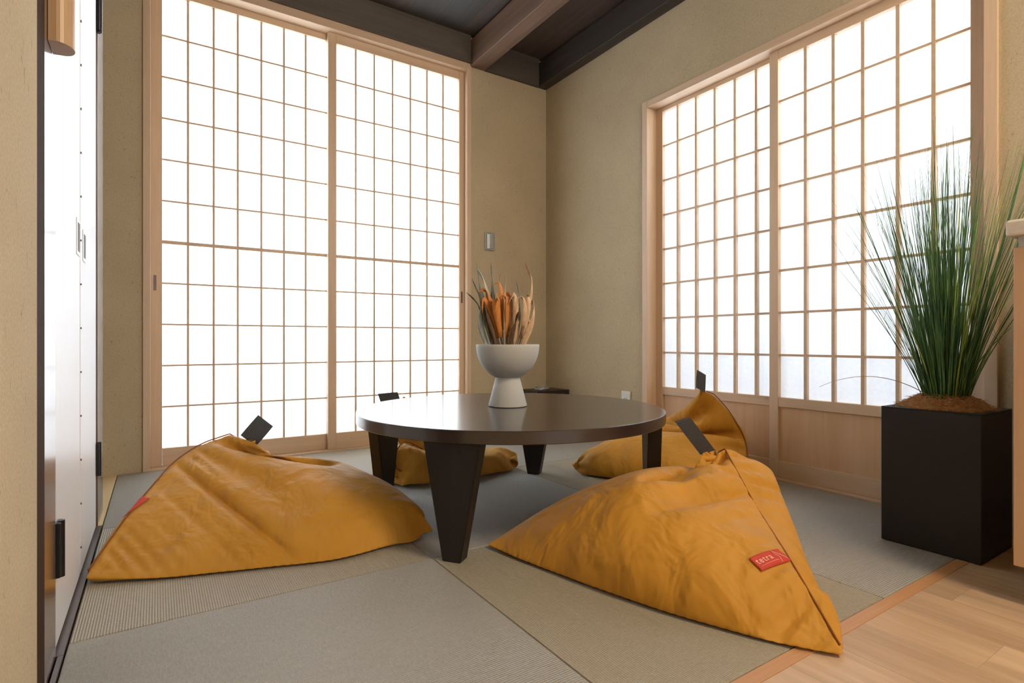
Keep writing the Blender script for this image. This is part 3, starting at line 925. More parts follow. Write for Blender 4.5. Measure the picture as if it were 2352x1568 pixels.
# ------------------------------------------------------------------ bean bags (settled cloth, stored as points)
POINTS_FRONT_RIGHT = [
1647,11,35,7,34,3,40,0,39,-4,44,-5,43,-7,46,-7,45,-9,49,-10,48,-11,50,-11,49,-12,51,-12,50,-13,52,-13,50,-13,53,-14,51,-14,52,-14,51,-14,52,-14,51,-15,51,-14,49,-14,47,-15,46,-16,45,-16,36,-18,40,-30,9,-36,17,-2,16,24,-6,37,-16,21,3,27,-2,
37,-9,37,-14,30,-11,18,-6,34,-10,7,-50,-1172,41,37,36,36,36,38,36,38,36,38,37,38,37,38,38,38,37,38,37,37,36,37,34,32,31,29,25,26,-19,24,39,35,12,23,32,34,26,28,3,29,-1255,37,34,34,34,36,35,36,36,37,36,37,36,38,37,37,37,38,37,38,37,37,36,34,
31,28,28,25,19,34,36,35,26,23,26,32,34,20,20,18,-1260,36,31,34,33,34,35,35,35,36,35,37,36,37,37,37,37,37,37,37,36,37,32,31,28,27,27,38,41,44,41,38,29,13,12,45,41,29,-30,-1226,32,29,31,32,32,33,34,34,35,35,36,36,37,36,37,37,37,37,38,37,35,29,
27,29,38,42,40,46,45,44,43,36,13,13,32,45,9,-1252,31,28,30,30,31,32,33,33,35,35,35,36,36,36,37,36,37,36,38,34,26,29,37,42,39,44,46,45,45,44,45,45,22,17,14,42,-1251,27,26,27,28,30,31,32,32,34,34,35,35,36,36,37,37,37,38,35,25,35,44,38,43,45,
45,45,45,45,46,44,43,35,24,13,-1231,26,23,26,26,29,30,31,32,34,33,35,35,36,36,36,36,37,32,34,44,42,43,44,43,42,42,45,45,45,45,44,41,36,10,-1208,22,22,23,25,27,29,30,32,33,33,35,35,36,36,36,36,37,42,45,45,40,44,46,44,39,43,44,44,45,43,37,32,
32,-1181,20,19,23,23,27,28,30,31,33,33,35,35,36,36,36,41,45,44,45,42,43,46,45,41,41,44,44,43,44,35,38,39,-1154,16,18,20,22,26,27,30,30,33,34,35,36,38,38,42,43,46,44,46,45,43,44,43,43,44,45,44,42,38,43,41,-1129,16,15,19,21,26,27,29,31,34,33,
37,36,40,41,45,43,47,45,45,44,44,45,44,45,45,45,46,41,40,44,-1102,12,14,18,21,24,27,30,31,34,35,39,39,43,43,47,45,48,47,45,46,40,44,45,47,45,47,45,41,44,-1075,11,12,17,21,24,27,31,31,36,36,41,41,46,45,48,46,48,46,49,41,45,42,47,45,48,46,48,
41,-1049,10,11,16,20,25,27,32,33,37,39,44,43,47,47,46,50,45,50,44,45,42,47,45,49,45,48,47,-1023,9,10,17,20,25,28,33,34,39,40,46,46,48,44,51,45,50,45,50,45,49,44,48,44,50,47,-996,8,10,16,21,26,28,35,36,41,43,42,49,45,51,46,51,46,51,45,51,46,
51,46,51,45,-969,8,10,17,21,27,30,35,39,42,41,48,44,51,45,53,46,52,46,53,46,52,47,51,48,-940,7,10,18,22,29,33,34,42,39,47,43,51,45,53,45,54,46,55,46,55,45,54,49,-910,7,11,18,24,30,32,40,38,46,42,50,45,53,45,54,46,55,46,55,46,56,50,-877,8,13,
17,27,28,38,36,45,41,50,43,52,45,55,46,56,45,56,46,56,51,-842,9,14,19,28,30,39,38,46,42,51,44,53,45,54,46,55,45,57,45,57,-805,11,15,20,31,31,41,37,47,42,52,44,54,45,56,45,57,45,56,50,-766,11,18,22,32,32,42,39,48,42,52,45,54,45,56,45,56,45,
55,-726,14,19,23,34,33,43,39,49,43,52,45,55,45,55,46,55,49,-685,15,21,25,35,34,44,40,49,43,53,45,55,45,56,45,54,-644,17,23,26,37,35,45,41,49,44,53,45,53,46,54,49,-601,19,24,28,37,36,45,41,50,44,53,45,54,45,53,-557,21,25,29,38,37,46,42,50,44,
52,46,53,48,-514,23,27,30,39,37,47,42,50,45,52,45,51,-470,25,29,32,40,40,46,44,49,45,50,46,-428,26,30,33,41,40,47,43,49,45,51,-388,32,33,34,42,40,47,44,48,47,-349,32,36,37,44,40,47,44,50,-311,44,40,38,43,41,45,41,-272,47,43,41,44,39,39,-232,
41,41,41,46,45,-191,44,42,40,46,-148,49,42,39,-106,44,43,-67,53,-23,20,-23,44,-23,45,-23,44,-21,43,-18,46,-20,46,-19,47,-20,45,-18,46,-18,46,-17,46,-17,45,-15,45,-15,45,-14,45,-15,46,-14,45,-13,45,-13,45,-13,45,-12,45,-13,45,-12,45,-13,45,
-12,44,-12,45,-13,45,-12,45,-14,45,-13,46,-15,45,-13,45,-15,45,-14,45,-15,44,-14,45,-15,44,-14,44,-14,43,-13,43,-13,45,-1259,22,23,25,26,27,27,28,27,29,29,30,30,31,31,32,32,32,32,33,32,33,32,32,33,32,32,32,32,31,31,31,30,31,30,30,30,30,30,
29,-1192,22,25,26,27,27,28,27,29,29,30,30,31,32,31,32,32,33,32,33,32,33,32,33,32,32,32,31,32,31,31,31,30,31,30,30,30,30,28,-1170,24,27,26,28,28,28,28,30,30,30,31,31,32,32,32,32,33,32,33,32,33,32,32,32,32,32,31,32,30,31,31,30,31,30,30,30,28,
-1148,26,27,27,28,28,29,29,30,30,31,32,31,32,33,32,33,32,33,32,33,32,33,32,32,32,31,31,31,32,30,31,30,31,30,30,28,-1123,27,27,28,28,29,29,30,31,31,31,32,32,32,33,32,33,32,33,33,32,32,32,32,32,32,31,31,31,31,30,31,30,31,30,28,-1099,28,28,28,
29,29,29,31,31,31,32,32,32,33,33,32,33,33,32,33,32,33,32,32,31,32,31,31,31,31,31,30,31,30,28,-1072,28,28,28,30,29,31,31,31,32,32,33,32,33,33,32,33,33,32,33,32,32,32,32,31,32,31,31,30,31,31,30,31,27,-1045,27,29,29,30,30,31,31,32,32,33,32,33,
33,33,33,32,33,32,33,32,32,32,32,31,32,31,31,30,31,31,30,28,-1019,29,29,29,31,31,31,32,33,32,33,32,33,33,33,33,32,33,32,33,32,32,31,32,31,31,31,30,31,31,31,28,-993,29,29,31,31,31,32,32,33,33,32,33,33,33,33,33,32,33,33,32,32,33,31,31,31,31,
31,31,30,31,29,-965,29,31,31,31,32,32,33,33,33,32,33,33,33,33,33,32,33,32,33,31,31,33,30,32,30,31,30,31,28,-937,30,31,32,32,32,33,33,32,33,33,34,32,34,32,33,33,33,32,32,32,32,30,32,30,31,30,31,29,-908,31,32,32,32,33,33,33,32,34,33,33,33,33,
32,33,33,31,33,31,33,30,32,30,31,30,31,29,-880,32,33,32,33,33,32,34,33,33,33,33,33,34,32,33,32,33,31,33,30,32,30,31,30,31,30,-849,33,32,33,33,33,33,33,33,33,33,34,32,32,34,31,34,31,33,30,32,30,31,30,31,29,-818,33,33,33,33,33,33,33,34,34,32,
33,33,33,32,34,31,33,31,31,30,31,30,30,31,-785,33,32,34,32,34,33,33,33,32,34,32,34,32,34,31,33,31,31,30,31,30,30,30,-752,32,33,33,34,34,32,33,33,33,34,32,33,33,33,32,31,31,31,30,30,30,30,-719,33,33,33,33,32,34,32,35,32,33,33,33,32,33,32,31,
30,30,30,30,29,-686,34,33,32,34,32,34,32,34,32,34,32,34,32,33,31,30,30,29,29,30,-653,33,33,33,33,33,34,33,33,33,33,33,32,33,31,32,29,28,29,29,-619,33,34,32,34,32,34,32,34,32,34,32,33,33,32,28,28,28,29,-586,34,33,33,33,33,33,33,33,33,33,32,
33,32,31,25,28,30,-553,33,34,33,33,32,34,32,34,33,32,33,32,34,28,32,31,-531,34,33,33,33,33,33,33,33,33,33,33,33,35,38,34,-515,33,34,32,34,33,33,34,33,33,34,35,35,37,37,-487,33,33,33,33,34,33,35,33,35,35,36,37,39,-460,33,34,32,35,34,35,33,36,
35,37,37,40,-431,34,32,35,34,36,33,37,34,39,36,41,-402,33,36,33,37,33,38,34,39,37,40,-370,35,33,37,33,39,34,39,37,41,-338,34,37,33,39,34,40,36,41,-304,37,33,39,34,39,37,41,-269,35,39,33,41,35,42,-235,38,34,40,37,41,-198,35,41,35,42,-163,40,
36,41,-124,37,42,-87,40,-47,1169,38,8,17,27,23,26,17,23,25,20,22,19,26,49,-16,39,4,24,19,10,30,0,28,1,23,7,9,21,-11,36,-25,40,-29,41,-53,-12,-13,-15,-6,-14,-4,-7,-12,-14,-21,-16,6,-27,2,-35,8,-41,13,-41,25,-37,29,-30,32,-19,37,-14,42,-12,45,
-12,43,-11,40,-11,38,-8,34,-6,32,-3,27,3,22,8,-499,1,40,45,43,45,40,39,41,41,43,17,7,9,11,12,7,-10,-23,-23,-23,-33,-34,-13,-23,-29,33,1,-6,0,23,32,30,26,25,23,22,21,14,-464,7,41,43,41,40,40,41,45,38,17,8,7,9,8,8,5,-10,-21,-27,-31,-36,-32,
-12,-26,35,27,17,5,-4,32,28,23,20,19,17,15,2,-448,42,43,44,41,37,35,35,32,20,9,8,8,8,8,8,4,-14,-26,-32,-36,-36,-30,-14,25,24,28,29,28,1,32,19,13,14,13,6,-6,-383,36,39,33,32,31,31,29,23,14,9,7,7,6,6,7,-1,-19,-30,-34,-34,-35,-22,2,25,28,30,31,
10,40,43,6,10,5,1,-13,-343,30,28,29,33,31,29,24,20,11,8,7,6,6,6,6,-7,-26,-33,-35,-35,-31,-8,13,25,30,32,36,37,33,19,6,4,-8,-13,-327,28,28,33,31,29,27,23,16,10,6,6,5,4,5,2,-17,-29,-33,-33,-34,-20,4,20,29,34,36,37,34,24,14,0,-9,-14,-313,29,33,
30,29,28,27,21,14,7,5,5,4,5,4,-4,-25,-31,-33,-34,-29,-7,14,26,33,36,37,36,28,17,3,-12,-13,-297,29,30,30,28,28,25,21,10,4,5,3,4,3,2,-16,-29,-31,-32,-31,-19,7,23,32,36,38,36,31,19,3,-10,-14,-282,32,28,29,28,26,20,23,6,4,4,3,3,4,-5,-26,-30,-30,
-32,-27,-3,17,30,36,38,37,33,20,7,-12,-11,-265,27,28,28,27,22,29,12,5,3,3,2,3,2,-19,-28,-30,-30,-30,-14,12,27,35,38,38,33,24,7,-9,-13,-250,28,28,27,23,32,19,9,4,2,3,2,2,-4,-28,-28,-30,-30,-24,2,22,33,38,39,34,26,11,-10,-11,-236,30,24,27,31,
22,16,6,3,1,2,1,1,-18,-29,-29,-29,-28,-9,18,30,38,38,36,29,12,-7,-13,-218,25,30,28,24,20,13,4,2,1,1,2,-7,-27,-28,-29,-29,-20,9,27,37,38,37,30,16,-7,-10,-204,27,27,26,23,18,9,3,1,0,1,0,-19,-29,-29,-30,-25,0,22,35,38,38,32,18,-3,-13,-188,28,
26,22,24,14,7,2,1,0,0,-7,-27,-30,-28,-29,-12,15,32,38,39,33,21,-1,-11,-169,20,25,23,18,13,6,1,1,-1,0,-20,-29,-29,-30,-23,8,28,38,39,34,24,1,-11,-158,23,22,20,18,13,3,0,0,-1,-6,-29,-28,-31,-27,-5,24,35,39,36,26,5,-11,-147,21,20,20,18,9,3,-1,
0,-1,-19,-30,-29,-30,-17,15,34,39,37,28,8,-11,-138,20,21,18,17,8,2,-2,1,-7,-28,-31,-28,-27,6,28,39,38,30,11,-11,-131,21,20,18,16,5,3,-2,0,-19,-29,-31,-30,-9,24,37,39,33,13,-10,-123,19,21,16,14,5,2,-2,-4,-29,-29,-32,-20,14,35,40,34,16,-9,
-119,22,20,15,13,4,2,-3,-15,-32,-30,-28,2,30,41,36,18,-8,-110,18,20,14,13,3,1,-6,-25,-32,-30,-14,26,40,38,20,-7,-107,20,19,14,12,2,0,-15,-30,-32,-22,13,39,40,22,-6,-101,17,20,13,11,2,-3,-25,-31,-31,3,35,40,25,-6,-99,21,18,14,9,0,-11,-30,-32,
-12,31,42,25,-5,-94,17,20,12,8,-3,-20,-32,-22,21,43,27,-7,-93,22,18,12,5,-10,-28,-29,15,42,26,-8,-86,18,17,10,4,-26,-27,12,37,25,-13,-82,17,13,13,-7,-32,27,21,18,-15,-81,13,10,31,-28,-4,42,7,-18,-67,4,41,6,-38,33,12,-17,-61,27,19,2,-26,30,
-19,-51,25,11,1,5,-16,-45,22,6,4,-16,-34,14,7,-12,-31,13,-3,-37,18,-28,-569,50,44,48,45,46,43,47,43,43,43,42,39,39,36,34,22,34,42,43,44,45,45,46,44,46,44,45,45,45,44,45,44,45,44,44,45,44,44,44,-1635,46,45,48,44,48,44,46,43,45,42,43,40,39,36,
31,26,25,34,40,42,43,44,45,45,45,45,45,44,46,44,46,44,45,45,45,43,45,42,-1568,49,43,50,43,50,43,48,43,46,41,43,39,38,34,31,28,24,25,32,38,41,42,44,44,45,44,46,44,46,44,46,45,46,44,45,43,41,-1496,44,43,50,44,50,44,49,42,48,41,44,39,40,33,31,
28,25,24,23,31,37,39,41,43,44,44,45,44,46,45,46,44,46,45,42,43,-1429,50,42,51,43,52,43,51,42,50,41,45,37,39,32,32,27,26,23,21,23,30,35,38,40,42,43,45,43,46,44,46,44,46,43,44,-1359,47,42,51,43,53,43,52,43,50,41,48,38,40,32,32,27,26,23,22,20,
22,29,34,36,40,41,43,43,45,44,44,46,43,44,-1288,51,42,53,43,53,43,53,43,52,40,49,38,41,31,32,25,27,22,22,19,19,21,29,32,36,39,41,41,43,43,45,44,45,-1217,48,42,52,44,53,43,54,43,51,42,49,39,43,33,33,26,26,24,20,20,17,17,22,28,32,34,39,40,41,
42,42,45,-1145,52,42,53,44,54,43,54,43,52,41,50,38,44,33,35,26,27,20,22,19,17,15,16,22,26,32,34,38,39,40,42,-1074,50,42,53,44,53,44,54,42,53,41,49,39,45,34,37,29,28,24,18,19,17,15,13,16,21,26,32,34,37,38,-1008,53,42,54,44,54,44,54,43,52,41,
49,38,44,33,37,30,36,18,23,16,17,13,13,12,16,21,27,31,34,-950,50,43,54,43,55,43,54,43,52,41,48,38,42,33,38,33,40,29,19,17,12,14,12,11,12,15,23,28,-903,53,43,55,43,54,45,53,43,52,41,47,38,40,34,36,44,39,23,20,17,15,11,12,10,10,12,19,-871,52,
43,53,44,55,43,54,43,52,41,46,38,38,40,47,35,37,34,20,16,10,11,11,9,10,11,-854,54,43,55,44,55,43,53,46,50,44,45,37,42,38,42,44,36,25,22,17,14,8,10,9,10,-848,52,43,55,44,54,43,54,45,51,45,43,42,46,44,36,39,34,35,24,17,8,8,8,11,-842,54,44,54,
44,56,45,52,47,50,41,48,45,37,48,41,34,37,26,24,19,15,5,7,-835,52,44,54,44,55,51,43,52,48,54,34,48,45,40,44,42,23,37,24,18,14,4,-832,53,47,52,50,46,50,49,53,40,52,46,50,34,50,32,40,39,22,24,20,18,-830,52,48,48,52,46,55,43,54,48,51,36,52,45,
40,44,41,22,34,22,10,-805,54,43,54,46,54,44,54,45,49,46,52,40,45,46,37,38,43,12,21,-786,52,44,52,46,53,47,52,44,57,42,52,40,53,33,53,34,31,27,-776,52,44,54,44,54,43,55,44,52,42,54,40,51,43,43,47,39,-766,51,44,52,44,53,45,53,43,56,42,54,40,
56,34,58,32,-723,49,45,51,44,52,43,54,44,53,42,56,41,55,47,46,-691,48,45,48,44,50,44,54,43,57,42,57,40,58,46,-648,44,44,46,45,50,44,55,44,57,43,58,41,60,-609,39,40,48,45,53,45,56,45,58,44,60,43,-579,43,44,54,45,56,45,58,45,60,46,62,-569,58,
45,59,45,61,45,63,45,63,55,-533,64,45,66,45,65,45,65,46,64,-489,69,45,65,46,67,45,66,55,-439,68,45,69,46,68,45,68,-388,69,45,65,45,65,58,-326,64,45,65,46,63,-261,63,45,60,52,-195,55,45,51,-128,53,41,-78,41,-37,2841,-54,34,-41,27,-41,26,-40,
26,-39,25,-40,27,-41,25,-40,25,-41,24,-41,24,-42,22,-41,23,-42,20,-41,21,-41,18,-41,20,-41,17,-41,18,-40,15,-40,16,-40,14,-39,13,-40,12,-40,11,-42,10,-42,10,-39,7,-23,27,-16,-15,-29,1,-22,-16,-24,25,-25,26,2,0,-30,33,-37,41,-19,23,1,3,-32,
35,7,34,2,-36,27,-12,540,-14,-12,-15,-12,-16,-13,-17,-14,-19,-16,-21,-18,-22,-19,-23,-21,-24,-22,-24,-24,-26,-27,-31,-30,-27,-19,-3,2,-37,-36,-13,20,-30,-20,27,28,-13,15,34,30,479,-14,-14,-14,-13,-15,-14,-17,-15,-19,-17,-20,-19,-20,-20,-22,
-21,-23,-22,-24,-23,-27,-28,-28,-25,-12,10,0,-36,-24,-15,-17,-16,-17,-14,32,23,25,25,-13,479,-13,-12,-15,-13,-15,-14,-17,-16,-18,-18,-19,-19,-21,-20,-21,-21,-22,-22,-24,-25,-28,-22,-25,-3,15,-19,-26,21,-11,-15,-21,-22,-7,-12,-13,19,33,-7,
464,-14,-13,-15,-13,-15,-15,-17,-16,-19,-18,-19,-19,-20,-20,-20,-21,-21,-22,-23,-26,-22,-16,12,-5,-28,4,22,-2,-7,-9,-14,-22,-9,-10,-27,5,41,409,-12,-13,-15,-13,-16,-15,-17,-17,-18,-18,-20,-19,-19,-20,-20,-20,-22,-21,-26,-21,4,-3,-21,-4,21,8,
-4,-6,-4,-2,-3,-6,-14,-16,-23,-13,404,-13,-14,-15,-15,-16,-15,-18,-17,-19,-18,-19,-18,-19,-19,-19,-20,-20,-23,-17,2,-15,-11,20,1,-1,-3,-4,-4,-4,-4,-9,-16,-6,-11,-21,376,-12,-14,-15,-15,-16,-16,-18,-18,-18,-18,-19,-18,-19,-19,-19,-18,-22,-9,
-15,-13,9,-8,-2,-1,0,0,-2,-3,-6,-7,-11,-16,-8,-10,352,-14,-15,-16,-15,-17,-17,-18,-18,-18,-18,-18,-18,-18,-18,-17,-17,-15,-16,-1,-4,-11,-6,-3,-1,2,0,-3,-3,-6,-11,-13,0,-15,335,-13,-15,-17,-16,-18,-17,-18,-18,-18,-18,-18,-18,-18,-17,-18,-15,
-10,-8,-8,-9,-9,-5,-2,1,0,-2,-3,-3,-9,-12,-1,-9,317,-16,-16,-17,-17,-18,-18,-18,-18,-18,-17,-18,-17,-18,-15,-16,-13,-10,-8,-7,-6,-7,-4,-2,-2,-2,-3,-3,3,-17,-6,1,299,-15,-16,-19,-17,-18,-18,-18,-18,-18,-17,-18,-17,-17,-15,-14,-11,-11,-8,-7,
-7,-3,-4,-4,-2,-3,-2,1,4,-16,3,281,-17,-17,-20,-17,-20,-17,-20,-16,-19,-15,-18,-14,-16,-11,-12,-8,-7,-3,2,-11,-14,-9,-5,-4,-2,0,2,6,-5,264,-17,-18,-20,-18,-20,-17,-19,-17,-18,-16,-16,-13,-13,-9,-8,-3,-3,0,-3,-16,-14,-11,-7,-4,-1,0,2,9,246,
-20,-18,-21,-18,-21,-17,-19,-16,-17,-14,-14,-11,-11,-8,-6,-3,0,0,-10,-13,-13,-9,-5,0,4,9,-1,228,-19,-19,-22,-18,-20,-17,-19,-16,-16,-13,-12,-8,-8,-8,-4,-6,-4,-3,-4,-5,-3,-7,-8,-5,3,8,209,-21,-19,-23,-18,-21,-17,-18,-15,-14,-12,-11,-8,-6,-5,
-7,-4,-7,-3,-2,-2,-1,5,1,2,-9,192,-22,-19,-23,-18,-21,-16,-18,-13,-15,-12,-8,-10,-6,-5,-3,-6,1,-4,0,0,0,-4,5,-2,175,-23,-20,-23,-19,-20,-15,-16,-15,-11,-10,-11,-6,-9,-4,-2,-2,-4,1,-3,0,1,4,4,160,-23,-21,-23,-18,-19,-16,-14,-15,-11,-9,-8,-9,
-4,-6,-3,-1,1,-3,6,-2,5,4,145,-24,-22,-19,-22,-15,-16,-14,-12,-11,-10,-6,-6,-6,-3,-3,-2,0,3,1,7,5,132,-25,-21,-19,-21,-15,-15,-12,-13,-7,-10,-4,-6,-1,-3,0,-1,3,1,3,1,121,-24,-22,-18,-21,-13,-16,-10,-13,-7,-9,-3,-6,-1,-3,2,-1,4,2,5,111,-24,
-22,-17,-20,-13,-15,-9,-12,-6,-8,-2,-5,0,-2,3,0,5,3,101,-24,-21,-17,-19,-12,-15,-9,-11,-5,-7,-2,-4,1,-1,4,2,5,92,-24,-20,-16,-19,-12,-14,-8,-10,-4,-7,0,-3,2,1,4,5,83,-24,-20,-15,-18,-11,-12,-7,-8,-2,-5,1,-1,3,0,3,74,-23,-20,-15,-17,-10,-12,
-7,-7,-2,-4,2,0,3,4,66,-22,-19,-15,-16,-10,-11,-5,-6,-1,-2,3,1,4,58,-22,-19,-14,-15,-9,-10,-5,-5,0,-1,4,5,50,-21,-18,-13,-13,-7,-7,-2,-2,1,-1,0,42,-21,-17,-13,-13,-6,-7,-1,-2,2,4,33,-18,-16,-12,-11,-5,-3,1,0,-1,23,-17,-15,-10,-10,-4,-3,1,4,
14,-6,-9,-8,-7,-4,-4,-7,5,-5,-6,-4,-7,-5,-10,-1,-7,-5,-4,-8,-6,-8,-4,-6,-5,-8,-14,-1,-5,-11,-19,-2,-9,-18,-7,-38,29,40,-5,37,-7,41,-6,39,-5,39,-6,38,-7,39,-8,40,-9,41,-9,40,-9,41,-10,40,-10,41,-11,41,-11,42,-12,42,-12,43,-13,43,-12,43,-12,
44,-13,44,-12,44,-12,44,-12,44,-12,44,-11,44,-12,44,-11,45,-12,44,-11,45,-11,44,-10,45,-11,44,-10,44,-10,44,-9,44,-10,44,-9,43,-10,44,-10,43,-13,41,-14,-1239,33,34,33,34,32,33,31,33,31,32,31,31,30,31,31,31,31,31,31,32,32,32,32,32,33,32,34,
33,33,34,33,34,34,35,34,34,34,34,24,-1222,34,35,33,34,32,34,32,32,32,32,31,31,31,31,31,31,31,32,32,31,32,32,33,32,33,33,33,33,34,33,34,34,34,34,34,34,34,22,-1192,35,35,33,34,33,33,33,32,32,32,31,32,31,31,31,32,31,32,32,32,32,32,33,32,33,33,
33,33,34,33,34,34,34,34,34,34,20,-1161,36,35,34,34,33,33,33,33,32,32,31,32,31,32,32,31,32,32,32,32,32,32,33,33,33,33,33,34,34,33,34,34,34,33,34,19,-1131,36,35,34,34,34,33,33,33,32,32,32,32,31,32,32,32,32,31,33,32,32,33,33,32,34,33,34,33,34,
33,35,34,33,33,19,-1100,35,36,34,35,33,34,33,32,33,32,32,32,32,32,32,31,33,32,32,32,33,33,33,33,33,34,34,33,34,34,34,33,33,19,-1070,36,35,34,35,33,34,33,33,32,32,33,31,33,31,33,31,33,32,33,32,33,33,34,32,34,34,34,34,33,34,34,34,19,-1040,35,
36,34,35,33,34,33,32,33,32,33,31,33,32,32,32,33,32,33,32,34,33,34,33,34,33,35,33,35,33,34,20,-1010,35,35,35,34,34,33,33,32,33,32,33,32,32,32,33,32,33,32,34,32,34,33,34,34,34,34,34,34,34,33,22,-980,36,34,35,34,33,33,34,32,33,32,33,31,34,31,
34,32,33,32,34,33,33,34,34,34,34,34,35,33,35,22,-950,36,34,34,33,35,32,34,32,33,32,33,32,33,32,34,32,33,33,34,33,34,34,34,34,34,35,34,34,24,-920,36,34,35,32,34,33,33,32,34,31,34,32,33,32,34,32,34,32,35,33,34,34,35,34,35,33,35,26,-889,35,33,
35,32,35,32,34,31,34,32,34,31,34,32,34,33,33,34,33,34,34,35,34,35,34,35,28,-859,36,32,35,32,35,32,34,31,34,32,34,31,34,32,34,33,34,33,34,34,35,34,35,34,35,30,-827,35,32,35,32,35,31,34,32,34,32,33,33,33,33,33,33,34,34,34,35,34,35,35,34,32,
-795,35,32,35,32,34,32,34,31,33,32,34,32,34,32,34,33,35,33,35,35,35,34,35,33,-761,35,32,34,32,33,32,34,32,32,33,33,33,33,33,33,34,34,35,34,35,35,35,34,-727,34,32,34,31,33,33,32,33,32,33,33,33,32,34,32,36,33,36,34,36,34,35,-692,34,31,34,32,
32,33,32,33,32,33,32,33,32,34,33,35,34,36,34,36,34,-656,33,32,33,32,32,33,32,32,32,32,33,33,31,34,33,36,35,36,35,35,-620,33,31,33,31,33,31,33,31,33,31,33,31,33,33,35,35,36,35,36,-584,32,32,32,32,32,32,32,31,32,32,31,32,31,34,35,37,36,34,
-545,32,31,33,31,32,31,32,31,32,31,31,30,31,34,38,34,32,-503,33,31,32,32,32,31,31,31,31,31,30,29,28,26,29,28,-441,33,31,32,32,31,31,32,30,31,30,29,29,26,19,20,-392,33,31,33,31,32,31,30,31,30,30,29,28,24,22,-371,33,32,32,31,32,31,31,31,30,29,
28,26,25,-346,33,32,32,32,30,32,30,31,30,30,26,27,-321,33,32,33,31,31,31,32,30,30,26,29,-294,34,32,31,32,32,32,30,31,26,29,-265,34,31,33,32,32,30,32,27,31,-238,33,33,32,32,31,32,27,30,-206,34,32,33,30,33,26,32,-176,34,33,31,32,27,32,-145,34,
30,34,26,33,-114,33,32,28,31,-80,33,26,33,-50,30,29,-16,30,11,-595,-22,34,-25,16,-19,5,-19,-3,-15,-16,-1,-16,-7,-6,-23,22,-38,37,-37,36,-31,30,-35,35,-40,39,-40,39,-31,34,-23,37,-25,36,-9,51,-30,49,-31,48,-30,46,-33,41,-24,9,-37,3,-39,4,-39,
7,-42,13,-28,18,-23,28,-20,38,-16,43,-14,45,-14,46,-15,45,-17,46,-19,46,-20,45,-19,45,-20,44,-19,41,-194,-25,-7,-9,-11,-14,-16,-20,-18,-16,-11,-4,5,8,10,11,15,20,19,18,16,21,30,-19,-39,-31,-21,-30,-20,3,25,31,30,28,27,26,26,26,29,-153,-25,
-9,-10,-11,-15,-17,-18,-10,-22,-5,7,7,7,8,9,10,20,22,22,23,28,30,-6,-35,-18,-27,-33,-32,-10,26,30,27,27,26,28,29,34,-156,-10,-4,9,-17,-25,-25,-26,-23,-8,4,7,7,7,8,8,11,20,23,25,27,29,28,11,-27,-29,-24,-23,-30,-41,28,27,27,28,28,32,39,-99,
-16,-19,-23,-26,-28,-27,-23,-12,-2,6,7,6,6,6,6,11,24,28,28,29,30,20,-1,-20,-23,-25,-28,-26,-3,-6,28,29,31,36,41,-95,-26,-21,-18,-31,-28,-22,-16,-8,3,6,6,6,5,6,6,16,26,29,29,30,27,9,-10,-20,-25,-28,-31,-17,-7,20,30,33,38,43,-97,-6,-32,-31,
-29,-23,-19,-14,-4,5,5,5,5,4,4,7,22,30,31,30,30,20,-2,-16,-23,-27,-28,-24,-8,10,23,34,40,44,-72,-36,-32,-29,-22,-24,-19,-10,0,5,5,4,4,5,3,12,28,30,31,31,27,7,-10,-21,-26,-27,-23,-14,2,18,33,41,44,-76,-36,-23,-21,-31,-25,-16,-6,1,4,4,4,3,3,3,
21,31,32,31,31,18,-4,-17,-24,-27,-24,-16,-4,13,30,43,44,-73,-20,-30,-36,-27,-18,0,-22,3,4,3,3,4,3,11,29,31,31,31,26,4,-13,-23,-26,-24,-20,-8,9,27,43,44,-53,-39,-35,-28,-15,-8,-31,-6,1,3,3,2,2,2,24,31,31,31,31,14,-7,-19,-25,-25,-21,-11,4,23,
43,44,-56,-37,-22,-11,-27,-32,-17,-4,2,2,2,3,1,9,31,31,31,31,24,0,-15,-23,-25,-22,-15,-1,21,41,45,-48,-17,-27,-36,-33,-23,-12,-2,1,2,1,1,1,22,31,31,33,30,12,-11,-21,-25,-23,-17,-5,17,40,44,-27,-38,-34,-35,-25,-20,-10,-1,1,1,1,2,9,31,30,30,
32,21,-2,-20,-23,-24,-18,-9,13,38,44,-31,-39,-32,-29,-24,-21,-7,0,0,1,0,1,24,31,32,30,30,5,-14,-22,-24,-21,-10,7,36,44,-29,-32,-25,-35,-33,-16,-6,0,0,1,0,6,33,29,34,29,19,-10,-19,-24,-21,-14,4,33,44,-12,-40,-38,-36,-23,-16,-6,0,0,-1,1,21,32,
32,32,25,1,-17,-23,-22,-16,1,28,44,-16,-40,-35,-30,-24,-15,-4,-1,0,-1,7,29,34,30,32,10,-11,-23,-22,-18,-2,24,44,-12,-41,-35,-31,-23,-14,-3,-2,0,-1,21,31,33,31,22,-6,-18,-23,-19,-6,21,43,-13,-39,-35,-29,-22,-13,-3,-2,0,3,32,30,33,28,5,-16,
-21,-20,-8,16,42,-10,-39,-36,-30,-20,-12,-2,-3,0,16,33,31,33,14,-9,-20,-20,-11,12,42,-11,-40,-34,-28,-20,-10,-3,-2,3,28,33,30,27,-4,-16,-21,-13,10,39,-12,-39,-33,-28,-17,-10,-2,-3,15,31,32,29,9,-14,-19,-14,7,38,-16,-37,-32,-26,-16,-9,-3,0,
27,30,33,17,-6,-20,-14,5,36,-17,-37,-30,-26,-14,-9,-2,9,31,31,27,0,-16,-15,4,34,-19,-35,-30,-24,-15,-8,0,20,33,29,10,-13,-13,2,33,-21,-36,-27,-24,-14,-7,8,27,32,17,-7,-12,2,33,-26,-33,-27,-22,-14,-4,17,30,25,-2,-10,4,32,-27,-32,-28,-22,-11,
